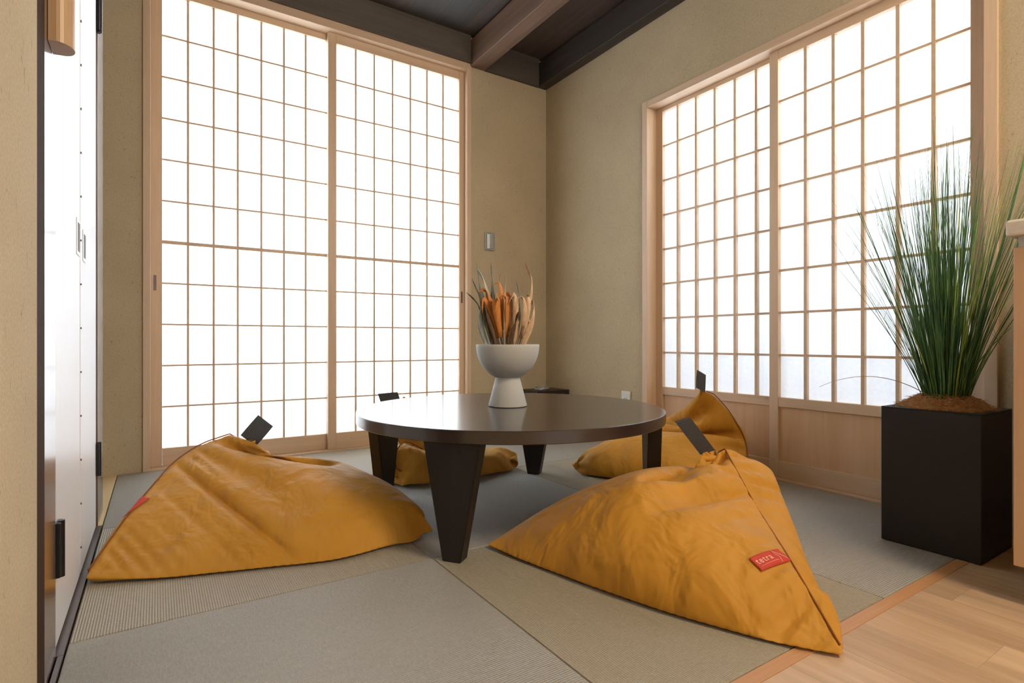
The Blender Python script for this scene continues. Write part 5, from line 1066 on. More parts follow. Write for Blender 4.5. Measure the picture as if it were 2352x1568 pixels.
POINTS_FRONT_LEFT = [
-317,52,-31,34,-21,39,-23,39,-22,40,-24,38,-21,39,-23,37,-20,38,-22,38,-21,40,-22,40,-22,40,-21,40,-21,40,-20,39,-19,39,-20,39,-19,39,-19,39,-20,40,-19,41,-19,42,-19,34,-10,37,-11,38,-13,41,-15,42,-14,42,-13,40,-10,42,-10,39,-5,39,-6,30,1,
26,-2,39,5,8,29,2,30,-8,5,-23,-3,2,33,1,34,-835,9,16,18,13,19,13,19,15,19,17,20,18,19,18,21,18,20,19,20,23,22,12,25,28,25,29,24,27,29,31,28,32,14,27,36,3,36,21,-23,-14,-725,13,19,13,19,13,19,14,19,18,19,18,19,19,19,19,20,20,21,23,22,5,25,29,
26,27,25,24,30,29,26,29,19,7,30,37,-8,37,18,-19,-721,10,13,20,12,20,13,20,17,20,18,19,18,20,18,20,20,21,23,20,3,23,30,25,27,25,23,27,31,27,22,30,3,7,32,37,-13,36,25,-720,12,19,13,19,13,19,18,19,18,18,20,19,18,20,21,21,22,20,1,21,29,26,26,27,
21,26,29,29,20,26,14,-3,9,36,33,-15,32,-674,9,12,20,13,20,17,20,17,19,18,20,17,20,20,22,21,19,0,19,29,26,26,27,21,24,29,29,25,16,30,-10,8,2,38,30,7,-638,11,19,13,19,17,19,17,18,20,19,17,20,21,22,21,18,-1,16,29,27,25,28,20,23,27,30,26,17,22,
13,-24,25,-6,42,13,-600,8,13,19,17,19,16,19,19,20,15,20,21,22,20,18,-2,15,28,27,25,28,21,21,27,29,29,21,11,31,-9,-23,33,0,29,-565,11,18,16,19,16,18,20,19,15,20,21,23,20,17,-2,13,27,27,25,28,22,20,25,27,30,23,13,16,21,-23,-17,35,10,-529,7,15,
19,16,18,19,20,14,20,20,23,19,17,-3,12,27,27,26,27,24,19,23,28,28,27,18,8,29,-1,-24,-13,29,-495,11,18,16,17,19,19,14,20,21,22,20,17,-3,11,26,26,26,27,25,18,23,22,29,24,25,10,14,21,-16,-19,-1,-459,8,14,19,18,19,13,20,20,23,19,17,-4,11,25,26,
26,28,25,19,19,27,22,29,26,21,1,26,2,-20,-34,-422,11,18,17,19,14,19,20,22,20,17,-4,11,24,26,26,26,26,14,23,19,27,22,29,21,13,8,24,-16,-13,-439,7,16,19,13,20,19,22,20,17,-4,10,24,25,26,26,24,21,15,26,22,28,20,29,18,6,21,3,-15,-435,11,19,13,
19,19,22,20,18,-4,11,23,24,27,18,27,14,23,18,27,19,28,23,26,11,9,21,-10,-433,8,13,20,18,21,20,18,-4,12,22,24,24,25,17,24,18,25,16,29,22,27,22,22,6,20,2,-428,11,18,17,20,22,18,-3,13,23,14,28,16,26,15,25,15,27,20,28,20,27,21,17,10,20,-424,7,
16,20,21,19,-2,14,19,24,14,27,18,25,13,27,19,27,20,26,21,26,19,13,16,-406,12,19,20,21,0,6,25,11,27,13,28,13,25,17,27,18,27,20,28,21,24,17,15,-391,9,19,22,0,19,9,25,13,26,12,27,16,26,17,27,18,28,21,25,21,23,14,-374,16,15,12,5,23,8,26,11,26,
14,26,15,26,18,29,20,25,21,26,21,19,-359,15,5,22,5,25,8,26,12,26,13,27,17,26,20,25,20,28,21,23,20,-340,11,7,24,5,25,9,25,12,25,16,25,18,26,20,28,21,24,21,24,-323,10,8,24,6,25,9,25,14,25,15,27,19,26,21,24,21,26,22,-304,11,8,23,8,23,12,23,14,
25,19,24,19,26,21,27,22,22,-284,11,9,23,9,22,13,23,17,24,17,26,22,24,23,22,22,-263,11,9,21,12,21,15,22,17,24,21,23,21,25,22,24,-245,12,10,20,13,21,15,23,19,23,20,25,22,23,22,-224,12,10,20,14,21,17,22,18,24,22,22,22,23,-203,12,11,20,14,21,17,
22,21,23,21,23,23,-184,12,13,19,15,21,18,22,20,22,23,22,-163,13,13,19,15,22,17,23,21,23,20,-142,13,14,20,15,21,19,23,20,22,-123,14,14,20,16,21,19,22,22,-104,14,15,20,16,21,20,22,-84,15,15,20,17,21,20,-64,15,16,19,18,21,-45,15,17,20,17,-25,
15,18,20,-10,16,19,0,25,29,-38,-35,-8,-35,15,18,25,-32,29,-43,30,-45,32,-47,32,-47,32,-48,33,-48,33,-49,33,-48,33,-48,32,-48,32,-47,31,-47,30,-44,29,-43,29,-42,29,-40,29,-40,30,-41,31,-40,32,-41,32,-42,34,-43,34,-43,34,-43,34,-43,34,-44,34,
-44,34,-44,34,-44,34,-44,32,-43,29,-40,26,-40,10,-36,3,-28,41,-13,43,-12,55,327,0,-12,-14,-15,-14,-16,-14,-16,-15,-16,-15,-16,-15,-17,-14,-15,-12,-13,-11,-10,-10,-10,-9,-10,-9,-10,-9,-10,-10,-10,-10,-10,-11,-10,-12,-13,-27,2,32,392,-11,-14,
-14,-15,-15,-16,-15,-16,-15,-15,-15,-15,-15,-15,-13,-13,-12,-12,-11,-10,-10,-10,-10,-10,-10,-10,-9,-10,-10,-11,-10,-10,-11,-11,-12,-12,-17,21,399,-14,-15,-14,-15,-15,-15,-15,-16,-15,-15,-15,-16,-15,-14,-13,-12,-12,-11,-11,-10,-10,-11,-9,-11,
-9,-11,-10,-10,-10,-11,-10,-11,-11,-11,-12,-12,-1,399,-11,-16,-15,-16,-15,-16,-14,-15,-15,-15,-14,-14,-14,-13,-12,-12,-11,-11,-11,-11,-10,-10,-11,-10,-10,-11,-10,-11,-10,-11,-10,-11,-11,-12,-11,-9,395,-13,-14,-15,-15,-15,-15,-15,-15,-15,-15,
-14,-14,-13,-13,-12,-11,-11,-11,-11,-11,-10,-11,-10,-11,-10,-11,-10,-11,-11,-11,-11,-11,-11,-11,-11,381,-13,-16,-14,-16,-14,-15,-14,-15,-14,-14,-13,-13,-12,-12,-12,-11,-11,-11,-11,-10,-11,-11,-11,-10,-11,-11,-11,-11,-11,-11,-11,-11,-11,-11,
369,-11,-16,-14,-15,-15,-15,-14,-15,-14,-13,-13,-13,-12,-11,-12,-11,-11,-11,-11,-11,-11,-10,-11,-11,-11,-11,-12,-11,-11,-11,-12,-11,-11,355,-14,-16,-14,-15,-13,-14,-14,-13,-13,-12,-13,-12,-12,-11,-12,-10,-12,-11,-11,-11,-11,-11,-11,-11,-11,
-11,-12,-11,-12,-11,-11,-11,344,-13,-16,-14,-15,-14,-13,-14,-13,-13,-12,-13,-11,-12,-11,-12,-11,-11,-11,-11,-11,-12,-11,-11,-11,-12,-11,-12,-11,-12,-11,-12,330,-16,-14,-14,-13,-13,-13,-13,-12,-13,-11,-12,-12,-12,-11,-11,-11,-12,-11,-12,-10,
-12,-11,-12,-11,-12,-11,-12,-11,-12,-11,318,-14,-15,-13,-14,-13,-12,-13,-12,-13,-11,-13,-11,-12,-11,-12,-11,-12,-10,-12,-11,-12,-11,-12,-11,-13,-11,-12,-11,-12,304,-16,-12,-14,-11,-13,-12,-13,-11,-13,-11,-12,-11,-13,-10,-13,-11,-11,-11,-12,
-12,-11,-12,-12,-11,-12,-11,-12,-12,293,-14,-13,-13,-12,-13,-12,-13,-11,-13,-11,-13,-11,-12,-11,-12,-12,-12,-11,-12,-11,-12,-11,-13,-11,-12,-11,-12,279,-14,-10,-14,-11,-14,-11,-13,-11,-13,-11,-13,-10,-12,-12,-12,-12,-12,-11,-12,-12,-12,-11,
-12,-11,-12,-12,269,-14,-10,-14,-11,-14,-11,-14,-10,-13,-12,-12,-12,-12,-11,-13,-11,-12,-12,-12,-11,-12,-11,-13,-11,-12,256,-13,-10,-14,-11,-13,-11,-14,-11,-12,-12,-12,-12,-12,-12,-12,-12,-12,-11,-12,-12,-12,-11,-12,-12,245,-13,-11,-13,-11,
-14,-11,-13,-12,-11,-13,-12,-12,-12,-12,-11,-12,-12,-12,-12,-11,-12,-12,-12,232,-12,-11,-13,-11,-13,-12,-11,-14,-10,-14,-11,-13,-11,-12,-12,-12,-12,-12,-11,-13,-11,-12,220,-12,-11,-13,-11,-12,-14,-11,-12,-12,-13,-11,-12,-12,-12,-12,-12,-11,
-13,-11,-12,-12,208,-12,-12,-11,-13,-12,-12,-11,-13,-12,-12,-12,-13,-11,-12,-12,-12,-12,-12,-11,-12,197,-13,-12,-12,-12,-12,-12,-12,-12,-12,-12,-13,-11,-12,-12,-12,-12,-12,-11,-12,184,-12,-12,-12,-12,-12,-12,-13,-12,-12,-12,-11,-13,-12,-11,
-13,-11,-12,-12,174,-13,-13,-12,-11,-12,-13,-12,-12,-13,-11,-12,-12,-12,-12,-12,-11,-12,161,-13,-12,-11,-13,-12,-12,-13,-12,-12,-12,-12,-12,-12,-12,-11,-12,150,-13,-12,-12,-12,-12,-13,-12,-12,-12,-13,-12,-12,-12,-12,-11,138,-12,-12,-12,-13,
-12,-13,-11,-13,-13,-12,-12,-12,-12,-11,127,-12,-13,-12,-12,-12,-13,-12,-13,-12,-13,-12,-12,-11,115,-12,-12,-12,-13,-11,-13,-13,-13,-12,-13,-12,-12,106,-13,-13,-12,-12,-12,-13,-13,-13,-12,-13,-11,93,-13,-12,-11,-13,-13,-13,-13,-13,-12,-12,
82,-13,-11,-12,-14,-12,-14,-12,-13,-12,70,-12,-12,-13,-13,-13,-13,-13,-13,59,-12,-13,-12,-14,-12,-13,-13,46,-12,-13,-12,-14,-12,-14,36,-13,-14,-12,-14,-13,23,-13,-14,-12,-14,10,-13,-13,-13,-3,-13,-15,-15,-13,-28,892,-39,31,-36,28,-14,1,-21,
-7,38,-10,40,-8,17,-2,24,-14,43,-15,35,-18,35,-18,27,-13,39,-26,43,-34,47,-39,47,-43,48,-46,45,-46,44,-45,43,-44,41,-42,40,-42,39,-40,39,-35,41,-32,43,-32,46,-32,47,-32,47,-31,47,-31,47,-31,48,-32,48,-31,47,-30,46,-30,45,-32,40,-30,43,-22,
30,14,-2,38,-486,1,17,33,26,10,27,30,21,14,8,32,24,18,12,10,4,-1,-3,-2,-3,-3,-2,2,8,11,14,15,16,16,16,17,16,16,15,14,8,4,19,-440,-16,33,24,13,30,29,18,8,16,33,31,25,20,15,10,3,-2,-4,-4,-4,-3,-3,4,10,13,15,16,16,16,16,16,15,15,13,13,6,-15,
-439,18,27,14,32,26,12,4,27,33,33,30,24,20,15,10,3,-3,-4,-4,-4,-3,-1,6,12,14,15,16,16,16,15,16,13,13,9,8,-3,-456,35,11,34,18,3,11,35,31,36,32,30,26,22,16,10,3,-5,-5,-5,-5,-4,1,9,13,15,16,17,15,15,14,13,10,8,0,-8,-430,16,31,6,0,24,35,34,35,
34,32,30,26,21,17,9,2,-4,-5,-5,-5,-4,4,11,15,15,16,16,15,14,12,9,5,-2,-11,-430,25,-6,8,32,37,33,37,35,35,32,31,27,22,17,10,1,-6,-6,-6,-6,-2,7,14,15,16,16,15,13,11,7,3,-4,-15,-435,-11,20,39,32,39,35,38,34,36,32,30,26,22,17,9,1,-6,-6,-6,-6,2,
10,14,16,16,15,14,10,6,0,-6,-20,-476,33,34,37,35,40,35,39,35,37,32,31,27,22,18,9,0,-7,-7,-8,-5,5,13,16,16,15,13,9,5,-2,-11,-24,-464,36,35,42,35,41,35,40,35,37,32,30,26,23,16,8,-1,-7,-7,-7,-2,9,15,17,15,13,8,3,-5,-15,-30,-453,46,35,42,36,42,
36,41,36,37,32,31,27,22,17,8,-2,-9,-8,-7,1,13,16,16,12,8,1,-9,-20,-36,-443,49,37,47,38,44,39,41,36,36,32,30,26,22,17,8,-3,-8,-8,-5,6,16,16,13,5,-1,-14,-26,-41,-408,46,38,46,39,43,38,40,36,35,32,30,27,22,17,8,-5,-9,-9,-2,12,17,12,5,-5,-18,
-35,-43,-376,46,39,44,39,42,38,39,35,35,31,29,26,22,17,9,-5,-9,-9,5,15,13,3,-10,-26,-40,-43,-344,45,39,44,39,41,38,38,35,34,31,29,25,22,19,9,-8,-10,-5,11,13,0,-16,-36,-43,-41,-317,45,41,43,39,40,37,37,34,32,31,31,24,24,19,9,-8,-10,3,11,-4,
-28,-42,-41,-42,-289,44,43,43,39,39,36,36,34,32,32,27,27,22,22,11,-11,-8,10,-18,-40,-40,-42,-40,-264,44,41,44,39,38,35,36,33,34,30,29,24,25,21,13,-13,-9,-40,-33,-40,-39,-41,-243,46,43,44,39,37,36,34,35,31,32,26,27,22,24,4,-35,-37,-40,-37,
-40,-39,-226,46,45,45,37,38,36,36,33,33,28,29,22,22,17,-28,-44,-40,-42,-38,-40,-207,45,46,41,40,38,37,35,34,33,28,24,21,16,-8,-44,-43,-43,-42,-41,-191,45,45,41,40,38,37,38,32,30,27,24,12,5,-34,-45,-45,-44,-42,-179,45,43,43,40,39,38,35,33,29,
24,17,3,-18,-44,-46,-45,-44,-168,45,44,42,40,41,37,35,30,29,16,11,-11,-40,-45,-45,-45,-161,46,43,42,42,39,36,34,30,23,8,0,-31,-43,-46,-46,-152,43,45,42,41,39,36,32,25,16,0,-18,-41,-46,-45,-147,47,42,44,40,38,35,28,20,6,-12,-35,-45,-45,-139,
45,44,41,41,37,31,23,13,-5,-26,-43,-46,-132,47,42,42,38,35,27,18,1,-18,-39,-44,-125,44,44,41,37,32,21,9,-12,-32,-44,-116,45,42,40,33,27,14,-2,-26,-42,-106,43,42,37,29,20,4,-16,-38,-98,44,39,34,24,10,-8,-31,-88,42,38,29,15,-2,-21,-77,41,34,
22,3,-14,-62,38,29,11,-10,-49,35,23,-1,-57,40,-18,-17,31,-15,-1726,18,30,29,30,30,31,30,31,31,32,32,32,32,32,33,31,32,32,31,31,32,30,32,30,32,30,32,31,31,32,32,32,33,35,41,42,49,46,49,-1272,2,23,29,30,30,31,31,31,31,32,32,33,32,33,32,32,31,
32,31,31,31,32,31,30,31,32,31,31,32,32,35,37,40,42,45,46,47,46,-1215,-18,11,23,29,31,31,31,32,31,33,32,32,33,32,32,32,31,32,31,31,32,31,31,31,31,31,32,34,36,38,41,41,43,44,47,44,47,-1183,-10,2,14,24,29,32,31,32,32,33,32,33,32,32,32,32,32,31,
31,32,30,32,31,31,33,36,38,39,41,42,43,44,45,43,45,45,-1141,-13,-2,6,17,25,31,31,32,33,32,33,33,32,32,32,31,32,31,31,32,31,32,35,37,39,40,42,42,44,43,45,44,45,45,43,-1103,-13,-7,2,10,18,27,31,33,32,33,33,32,33,31,32,32,31,31,32,33,37,38,41,
41,43,42,44,44,46,44,45,45,44,45,-1067,-15,-8,-2,4,11,20,29,33,33,33,32,32,32,31,32,31,33,36,39,39,42,42,43,43,45,44,45,44,46,44,46,45,46,-1033,-13,-11,-4,-1,7,13,22,31,33,34,32,31,31,32,35,38,41,41,43,42,44,43,45,44,46,45,44,47,43,47,45,46,
-998,-14,-10,-6,-4,4,6,15,25,35,32,30,34,39,42,41,42,43,43,44,43,45,44,45,44,46,45,46,45,46,44,47,-962,-14,-11,-7,-4,1,4,10,16,41,36,42,40,40,42,41,43,44,43,44,43,45,44,45,45,44,46,45,47,45,47,-929,-13,-11,-6,-4,1,5,10,12,41,45,45,42,42,42,
41,43,42,43,44,43,44,44,45,44,46,44,46,45,46,-891,-13,-10,-6,-3,2,7,13,18,38,45,45,44,43,42,42,42,42,42,43,43,44,44,44,44,45,45,44,46,-857,-10,-9,-5,-1,5,9,17,22,35,44,45,44,43,43,42,42,42,41,43,42,43,43,44,44,45,44,46,-821,-11,-8,-3,1,7,11,
19,24,36,43,46,43,44,43,43,42,41,41,42,42,42,43,43,44,43,45,-787,-8,-6,-1,3,10,13,22,27,35,42,46,43,44,42,43,42,42,41,41,41,41,42,43,42,44,-752,-9,-4,2,5,12,15,24,29,35,42,44,46,43,45,41,43,41,41,41,40,41,41,41,42,-722,-5,-2,4,8,15,19,25,31,
36,39,46,44,44,43,43,41,43,41,40,40,40,40,40,-693,-5,0,7,10,18,23,25,33,37,42,40,46,43,45,42,44,40,43,40,41,38,40,-672,-2,3,9,15,19,24,30,34,33,43,42,47,41,46,41,44,41,42,40,42,39,-650,-1,6,12,17,22,27,29,35,39,41,38,48,43,45,43,43,40,43,41,
40,-629,3,8,17,18,26,26,34,33,39,39,46,40,46,43,44,42,45,38,43,-607,8,12,19,20,27,28,34,34,42,38,45,41,47,40,48,40,45,39,-579,13,12,22,21,29,28,36,34,41,38,47,39,48,42,46,42,45,-551,11,17,24,21,31,28,37,34,44,38,45,41,48,40,48,41,-522,20,16,
25,23,32,30,38,35,42,39,46,40,47,42,46,-488,18,17,29,25,33,30,39,35,43,40,44,41,46,42,-455,21,23,30,25,34,31,39,37,42,39,44,40,44,-419,30,21,28,26,35,33,39,38,41,38,40,41,-374,24,21,31,30,37,34,38,38,36,35,39,-338,27,27,36,33,36,33,14,44,41,
32,-289,31,30,35,33,32,20,16,37,42,-239,33,33,33,27,22,1,36,29,-180,38,29,25,21,18,-2,43,-136,25,18,21,18,24,5,-111,11,17,25,16,34,-80,-3,3,19,24,-15,1,-13,37,4,-33,27,-16,22,9,3497,-23,66,-31,59,-27,62,-29,65,-27,62,-32,68,-28,63,-33,69,
-30,65,-31,68,-29,66,-28,67,-28,68,-27,69,-30,71,-29,71,-30,72,-31,73,-35,77,-37,79,-42,80,-44,77,-43,72,-54,79,-55,75,-55,74,-54,72,-54,70,-57,69,-59,68,-55,62,-50,53,-43,46,-53,56,-68,70,-84,23,-54,25,-48,24,-39,-5,-34,5,-39,13,-41,13,
-798,43,32,40,27,41,28,42,31,40,37,40,41,39,41,41,40,39,39,37,37,36,15,23,23,19,21,13,11,13,13,14,2,-16,-12,-15,-33,-23,-15,-38,-34,-790,33,36,27,42,26,42,30,40,37,40,39,39,40,42,38,38,37,37,38,38,12,23,26,20,25,15,13,15,17,18,15,-11,-24,
-17,-12,-33,-13,-9,-35,-803,47,29,42,26,42,29,41,35,42,37,39,40,42,37,38,38,36,39,39,11,22,26,21,26,17,13,15,17,18,17,7,-23,-24,-16,-12,-35,-14,-6,-816,34,37,27,42,29,40,35,41,37,38,39,43,35,37,37,36,40,39,11,21,28,23,28,21,14,17,20,22,19,
18,-10,-28,-29,-14,-14,-37,0,-794,49,29,42,28,40,35,41,36,38,39,43,34,37,37,36,41,39,11,19,29,23,29,22,14,16,20,22,22,17,13,-28,-23,-32,-13,-16,-54,-751,36,36,30,39,34,41,35,37,39,42,33,37,36,36,41,39,12,19,29,26,30,25,17,17,22,24,25,20,20,
-5,-36,-15,-35,-18,-29,-755,49,31,40,33,40,34,38,38,43,32,36,36,36,41,40,11,19,29,26,30,26,18,17,21,24,26,23,16,19,-25,-36,-17,-40,-15,-753,37,34,34,40,33,37,38,42,30,36,36,36,41,40,12,18,30,28,32,28,20,18,22,27,27,32,17,21,6,-39,-38,-4,-37,
-748,48,34,39,32,38,37,42,29,36,35,37,41,40,12,18,29,28,32,29,22,17,22,26,27,24,29,12,26,-19,-35,-35,-24,-741,38,34,33,36,37,42,28,35,35,36,42,40,12,18,29,30,34,30,24,20,22,33,25,31,28,20,18,16,-32,-40,-31,-735,47,33,36,36,41,28,35,35,35,42,
41,11,18,29,30,33,31,26,20,20,22,33,26,34,25,14,27,-12,-31,-44,-734,36,33,35,40,27,36,33,35,42,41,11,19,30,30,34,32,28,29,18,30,26,33,29,33,20,19,19,-29,-26,-756,46,34,40,26,36,33,35,41,41,11,19,29,31,33,32,29,15,31,21,33,27,35,29,32,12,32,
-10,-27,-759,37,34,28,36,31,34,42,41,11,20,30,31,35,39,23,30,21,32,25,34,29,35,32,25,17,25,-28,-762,46,30,35,31,34,40,42,11,20,30,30,35,23,36,20,32,23,34,27,36,30,37,30,18,32,-7,-768,34,32,31,32,40,42,10,22,31,39,27,38,24,33,22,34,26,34,30,
36,32,36,27,23,31,-779,43,30,33,38,41,12,22,31,22,39,26,37,22,35,24,35,27,37,30,38,33,36,22,35,-761,33,29,37,40,13,33,24,35,28,37,25,35,25,34,27,35,31,36,33,38,35,33,26,-736,41,34,40,14,19,35,24,38,26,37,25,35,26,36,28,37,32,38,33,39,35,31,
-716,34,46,11,30,25,35,27,36,27,35,26,36,28,36,31,38,33,38,36,38,33,-693,34,33,20,34,25,36,28,35,27,35,28,36,30,37,33,38,35,39,36,38,-670,28,36,23,34,27,36,28,35,28,34,30,37,31,38,35,38,36,40,38,-645,26,38,25,35,28,35,28,34,29,36,31,37,34,
38,36,39,39,39,-621,29,38,27,35,28,35,28,35,30,36,33,38,35,39,37,41,38,-593,31,39,28,35,28,35,29,35,31,38,33,39,36,40,38,41,-563,33,38,29,34,29,34,30,35,33,37,35,40,37,41,39,-527,34,37,29,33,29,34,30,36,33,39,36,41,38,42,-490,34,35,28,33,28,
34,31,36,35,39,37,42,39,-447,33,33,27,31,29,33,32,37,35,41,37,43,-404,30,30,26,30,29,33,32,38,37,40,40,-357,27,27,25,29,28,34,33,38,38,41,-313,24,25,24,28,28,34,34,39,39,-268,21,23,23,27,28,34,36,39,-224,19,20,22,26,28,35,37,-180,16,19,20,
25,28,36,-137,14,17,19,22,28,-93,13,15,14,18,-52,11,9,8,-21,9,-3,-1,-6,15,21,-29,34,-21,41,-32,37,2,36,6,36,5,36,4,36,3,37,2,37,1,37,2,37,0,37,2,37,0,37,2,37,2,35,5,35,6,35,8,35,8,35,8,35,9,34,9,34,9,33,10,33,10,32,11,32,10,32,11,32,11,31,
12,31,12,30,13,30,13,30,13,29,15,25,18,5,13,-45,15,-14,43,-12,43,-19,-1489,17,40,41,42,40,39,38,38,38,38,38,39,39,39,40,42,42,44,43,44,44,43,44,43,43,43,43,43,43,43,43,43,43,44,43,43,8,7,31,-1536,38,43,41,41,38,38,37,38,38,39,38,39,40,41,41,
43,43,44,44,44,44,44,43,44,43,43,43,44,43,43,43,44,43,43,42,42,23,27,-1546,42,43,40,38,37,38,37,38,38,39,40,40,41,42,43,43,44,44,44,44,44,44,44,43,44,43,44,43,43,44,43,44,43,42,41,41,41,-1540,45,40,37,37,36,38,37,39,38,40,41,41,42,44,43,44,
44,44,44,44,45,44,43,44,44,44,43,44,44,43,44,43,43,43,43,45,-1499,34,36,35,37,36,38,38,40,40,41,41,43,43,44,44,44,44,44,45,44,44,44,44,44,44,44,44,44,43,44,43,44,43,44,44,-1463,31,34,35,36,37,39,39,41,41,42,43,44,44,44,44,44,44,45,44,44,45,
44,44,44,44,44,45,43,45,43,44,44,44,44,-1434,31,35,36,37,39,40,40,42,42,44,43,44,44,44,45,44,45,44,45,44,44,45,44,44,45,44,44,44,44,44,44,44,44,-1406,32,37,36,39,40,41,42,43,44,44,44,44,44,44,45,45,44,45,44,45,44,45,44,45,44,44,45,44,44,44,
45,44,-1377,34,38,38,41,41,43,43,44,44,44,44,45,45,44,45,44,45,44,45,45,44,45,44,45,44,45,43,45,44,45,45,-1351,37,40,41,42,44,43,45,43,45,44,45,45,45,44,45,45,45,44,45,45,45,44,45,44,45,44,45,44,45,44,-1316,39,42,42,44,44,44,45,44,45,44,46,
44,45,45,45,44,46,44,45,45,44,45,44,45,44,46,43,46,44,-1286,43,44,45,44,45,44,46,44,46,44,46,44,46,44,46,44,46,44,45,45,45,44,45,45,45,44,45,44,-1246,45,44,46,44,46,44,46,44,46,45,46,44,46,44,46,45,44,45,44,46,44,46,44,45,44,45,44,-1209,47,
46,47,44,47,44,47,44,46,45,46,44,46,44,46,44,46,44,46,44,46,44,45,44,45,45,-1165,48,44,47,45,46,45,46,45,46,45,46,45,44,46,44,46,44,46,44,46,44,45,44,46,44,-1122,48,45,48,44,47,44,47,45,46,44,46,45,46,44,46,44,46,44,46,44,45,44,46,44,-1075,
48,44,47,45,46,45,47,45,44,47,44,46,44,46,44,46,44,46,44,46,44,45,45,-1030,48,44,47,45,46,46,44,46,45,46,44,46,44,46,44,46,44,46,44,46,44,45,-981,46,44,47,45,44,47,44,46,45,46,44,46,44,46,44,46,44,45,44,46,45,-938,48,46,44,47,44,46,44,47,43,
47,44,46,44,45,44,46,44,46,44,45,-887,45,44,46,44,46,44,47,44,46,44,46,44,45,44,46,44,45,44,46,-844,46,47,44,46,44,46,44,46,44,46,44,45,44,46,44,45,44,46,-795,45,44,46,44,46,43,46,44,46,44,46,44,45,44,45,44,45,-750,46,46,44,46,43,46,44,46,
44,45,44,46,43,46,44,45,-702,44,44,45,44,46,44,45,44,46,44,45,44,45,44,45,-659,45,46,44,46,44,45,44,46,44,45,44,45,44,45,-611,44,44,45,44,45,44,46,43,46,44,45,44,45,-569,45,46,44,46,44,45,44,45,44,45,44,45,-522,45,43,46,44,46,43,45,44,45,44,
45,-479,45,46,44,46,44,45,44,45,44,45,-432,44,44,46,43,46,44,45,44,45,-391,46,47,43,46,44,45,44,45,-342,44,44,46,43,46,43,46,-300,45,46,44,45,44,45,-252,44,44,45,44,45,-209,45,45,44,44,-162,44,44,44,-119,44,45,-75,45,-28,760,-7,25,-13,29,
-34,41,-35,43,-23,45,-10,40,3,38,1,39,-12,42,-22,38,-21,38,-27,38,-22,24,-23,16,-23,8,-24,-1,-25,-10,-28,-16,-28,-17,-27,-17,-27,-19,-26,-19,-26,-18,-19,2,-8,16,0,24,4,30,5,33,7,34,7,36,7,36,7,36,8,35,7,35,8,34,6,14,15,4,-8,30,-24,38,-5,14,
-409,6,-9,23,37,42,37,27,20,16,11,25,11,2,-7,-15,-28,-40,-44,-44,-45,-46,-45,-26,3,22,30,38,40,43,42,44,42,43,41,41,33,14,-13,-375,-29,12,39,41,35,24,19,17,14,29,18,8,1,-6,-16,-28,-41,-44,-45,-45,-45,-42,-15,11,25,34,38,42,43,43,43,43,42,40,
40,35,-30,-393,-11,38,41,32,22,18,17,16,32,23,14,7,1,-6,-17,-30,-42,-44,-45,-45,-46,-35,-3,16,30,36,40,42,43,43,43,42,40,39,37,32,-460,26,41,28,19,20,17,21,33,24,18,11,7,0,-7,-17,-31,-42,-44,-45,-45,-44,-25,5,23,32,38,42,43,43,43,42,41,38,
35,31,-434,41,23,19,21,16,26,33,25,20,15,11,6,0,-8,-18,-32,-42,-45,-45,-45,-41,-13,13,28,35,41,42,43,43,42,40,38,35,29,-398,17,23,18,20,32,31,25,20,18,13,10,5,-1,-8,-19,-32,-42,-45,-44,-45,-34,-1,19,32,39,42,43,43,42,40,38,33,28,-386,25,16,
25,33,30,24,21,19,15,13,9,4,-1,-9,-19,-33,-43,-45,-45,-44,-22,8,27,36,40,44,42,43,39,37,33,25,-364,13,31,34,28,23,22,19,16,14,11,8,4,-2,-9,-19,-33,-43,-44,-45,-40,-10,18,32,40,42,44,42,39,36,30,24,-350,34,32,25,23,21,20,17,16,13,12,7,3,-3,
-10,-20,-35,-43,-44,-45,-30,3,26,37,43,43,42,39,35,28,19,-313,27,26,21,23,19,20,16,15,12,10,6,3,-3,-10,-20,-34,-43,-44,-43,-18,16,34,41,43,42,38,34,25,15,-281,20,21,20,21,20,19,17,15,11,9,6,2,-3,-10,-20,-36,-43,-44,-38,-2,26,40,43,42,38,30,
22,13,-242,21,16,18,15,16,15,14,12,10,8,4,1,-3,-8,-19,-35,-43,-45,-26,15,36,44,42,36,28,15,13,-218,20,17,16,14,14,14,13,11,9,7,4,0,-3,-9,-18,-36,-44,-42,-8,31,43,42,34,22,13,11,-197,18,18,15,14,12,12,11,9,7,6,3,1,-3,-7,-16,-37,-42,-35,16,44,
42,30,15,11,11,-174,12,18,14,13,11,12,9,9,6,5,-1,4,-5,-2,-15,-39,-43,-10,40,40,22,11,11,10,-145,1,14,15,10,10,9,8,8,5,5,4,-1,0,-5,-10,-41,-36,33,33,11,11,9,11,-114,-1,-2,12,11,9,8,5,9,2,8,-2,5,-4,1,-8,-32,17,-2,9,9,8,9,-107,4,4,5,9,7,7,8,5,
6,2,4,-1,1,-4,-9,-16,5,2,10,7,9,-99,2,4,6,9,5,10,3,9,1,7,-2,3,-4,-2,-12,-8,4,4,9,8,-91,1,5,5,8,5,9,5,5,3,4,2,-3,-2,-7,-5,-4,4,6,8,-87,2,5,5,9,5,8,2,9,1,4,-2,0,-4,-4,-6,0,4,6,-82,3,6,5,7,5,7,4,4,4,1,1,-5,-1,-4,-1,1,4,-80,4,7,3,9,3,7,3,7,-1,2,
-1,-1,-3,-1,0,2,-77,4,6,5,6,5,6,4,2,3,1,-1,-3,2,-2,2,-78,5,6,3,8,2,8,1,5,0,2,-2,1,-1,2,-76,3,6,3,7,4,4,4,2,3,-2,2,0,3,-78,4,7,3,7,2,6,3,2,1,2,0,3,-77,3,6,4,6,4,3,4,2,3,-1,5,-77,4,6,3,6,3,5,2,3,2,4,-76,5,5,4,5,4,3,5,2,5,-76,5,5,5,5,3,5,3,5,
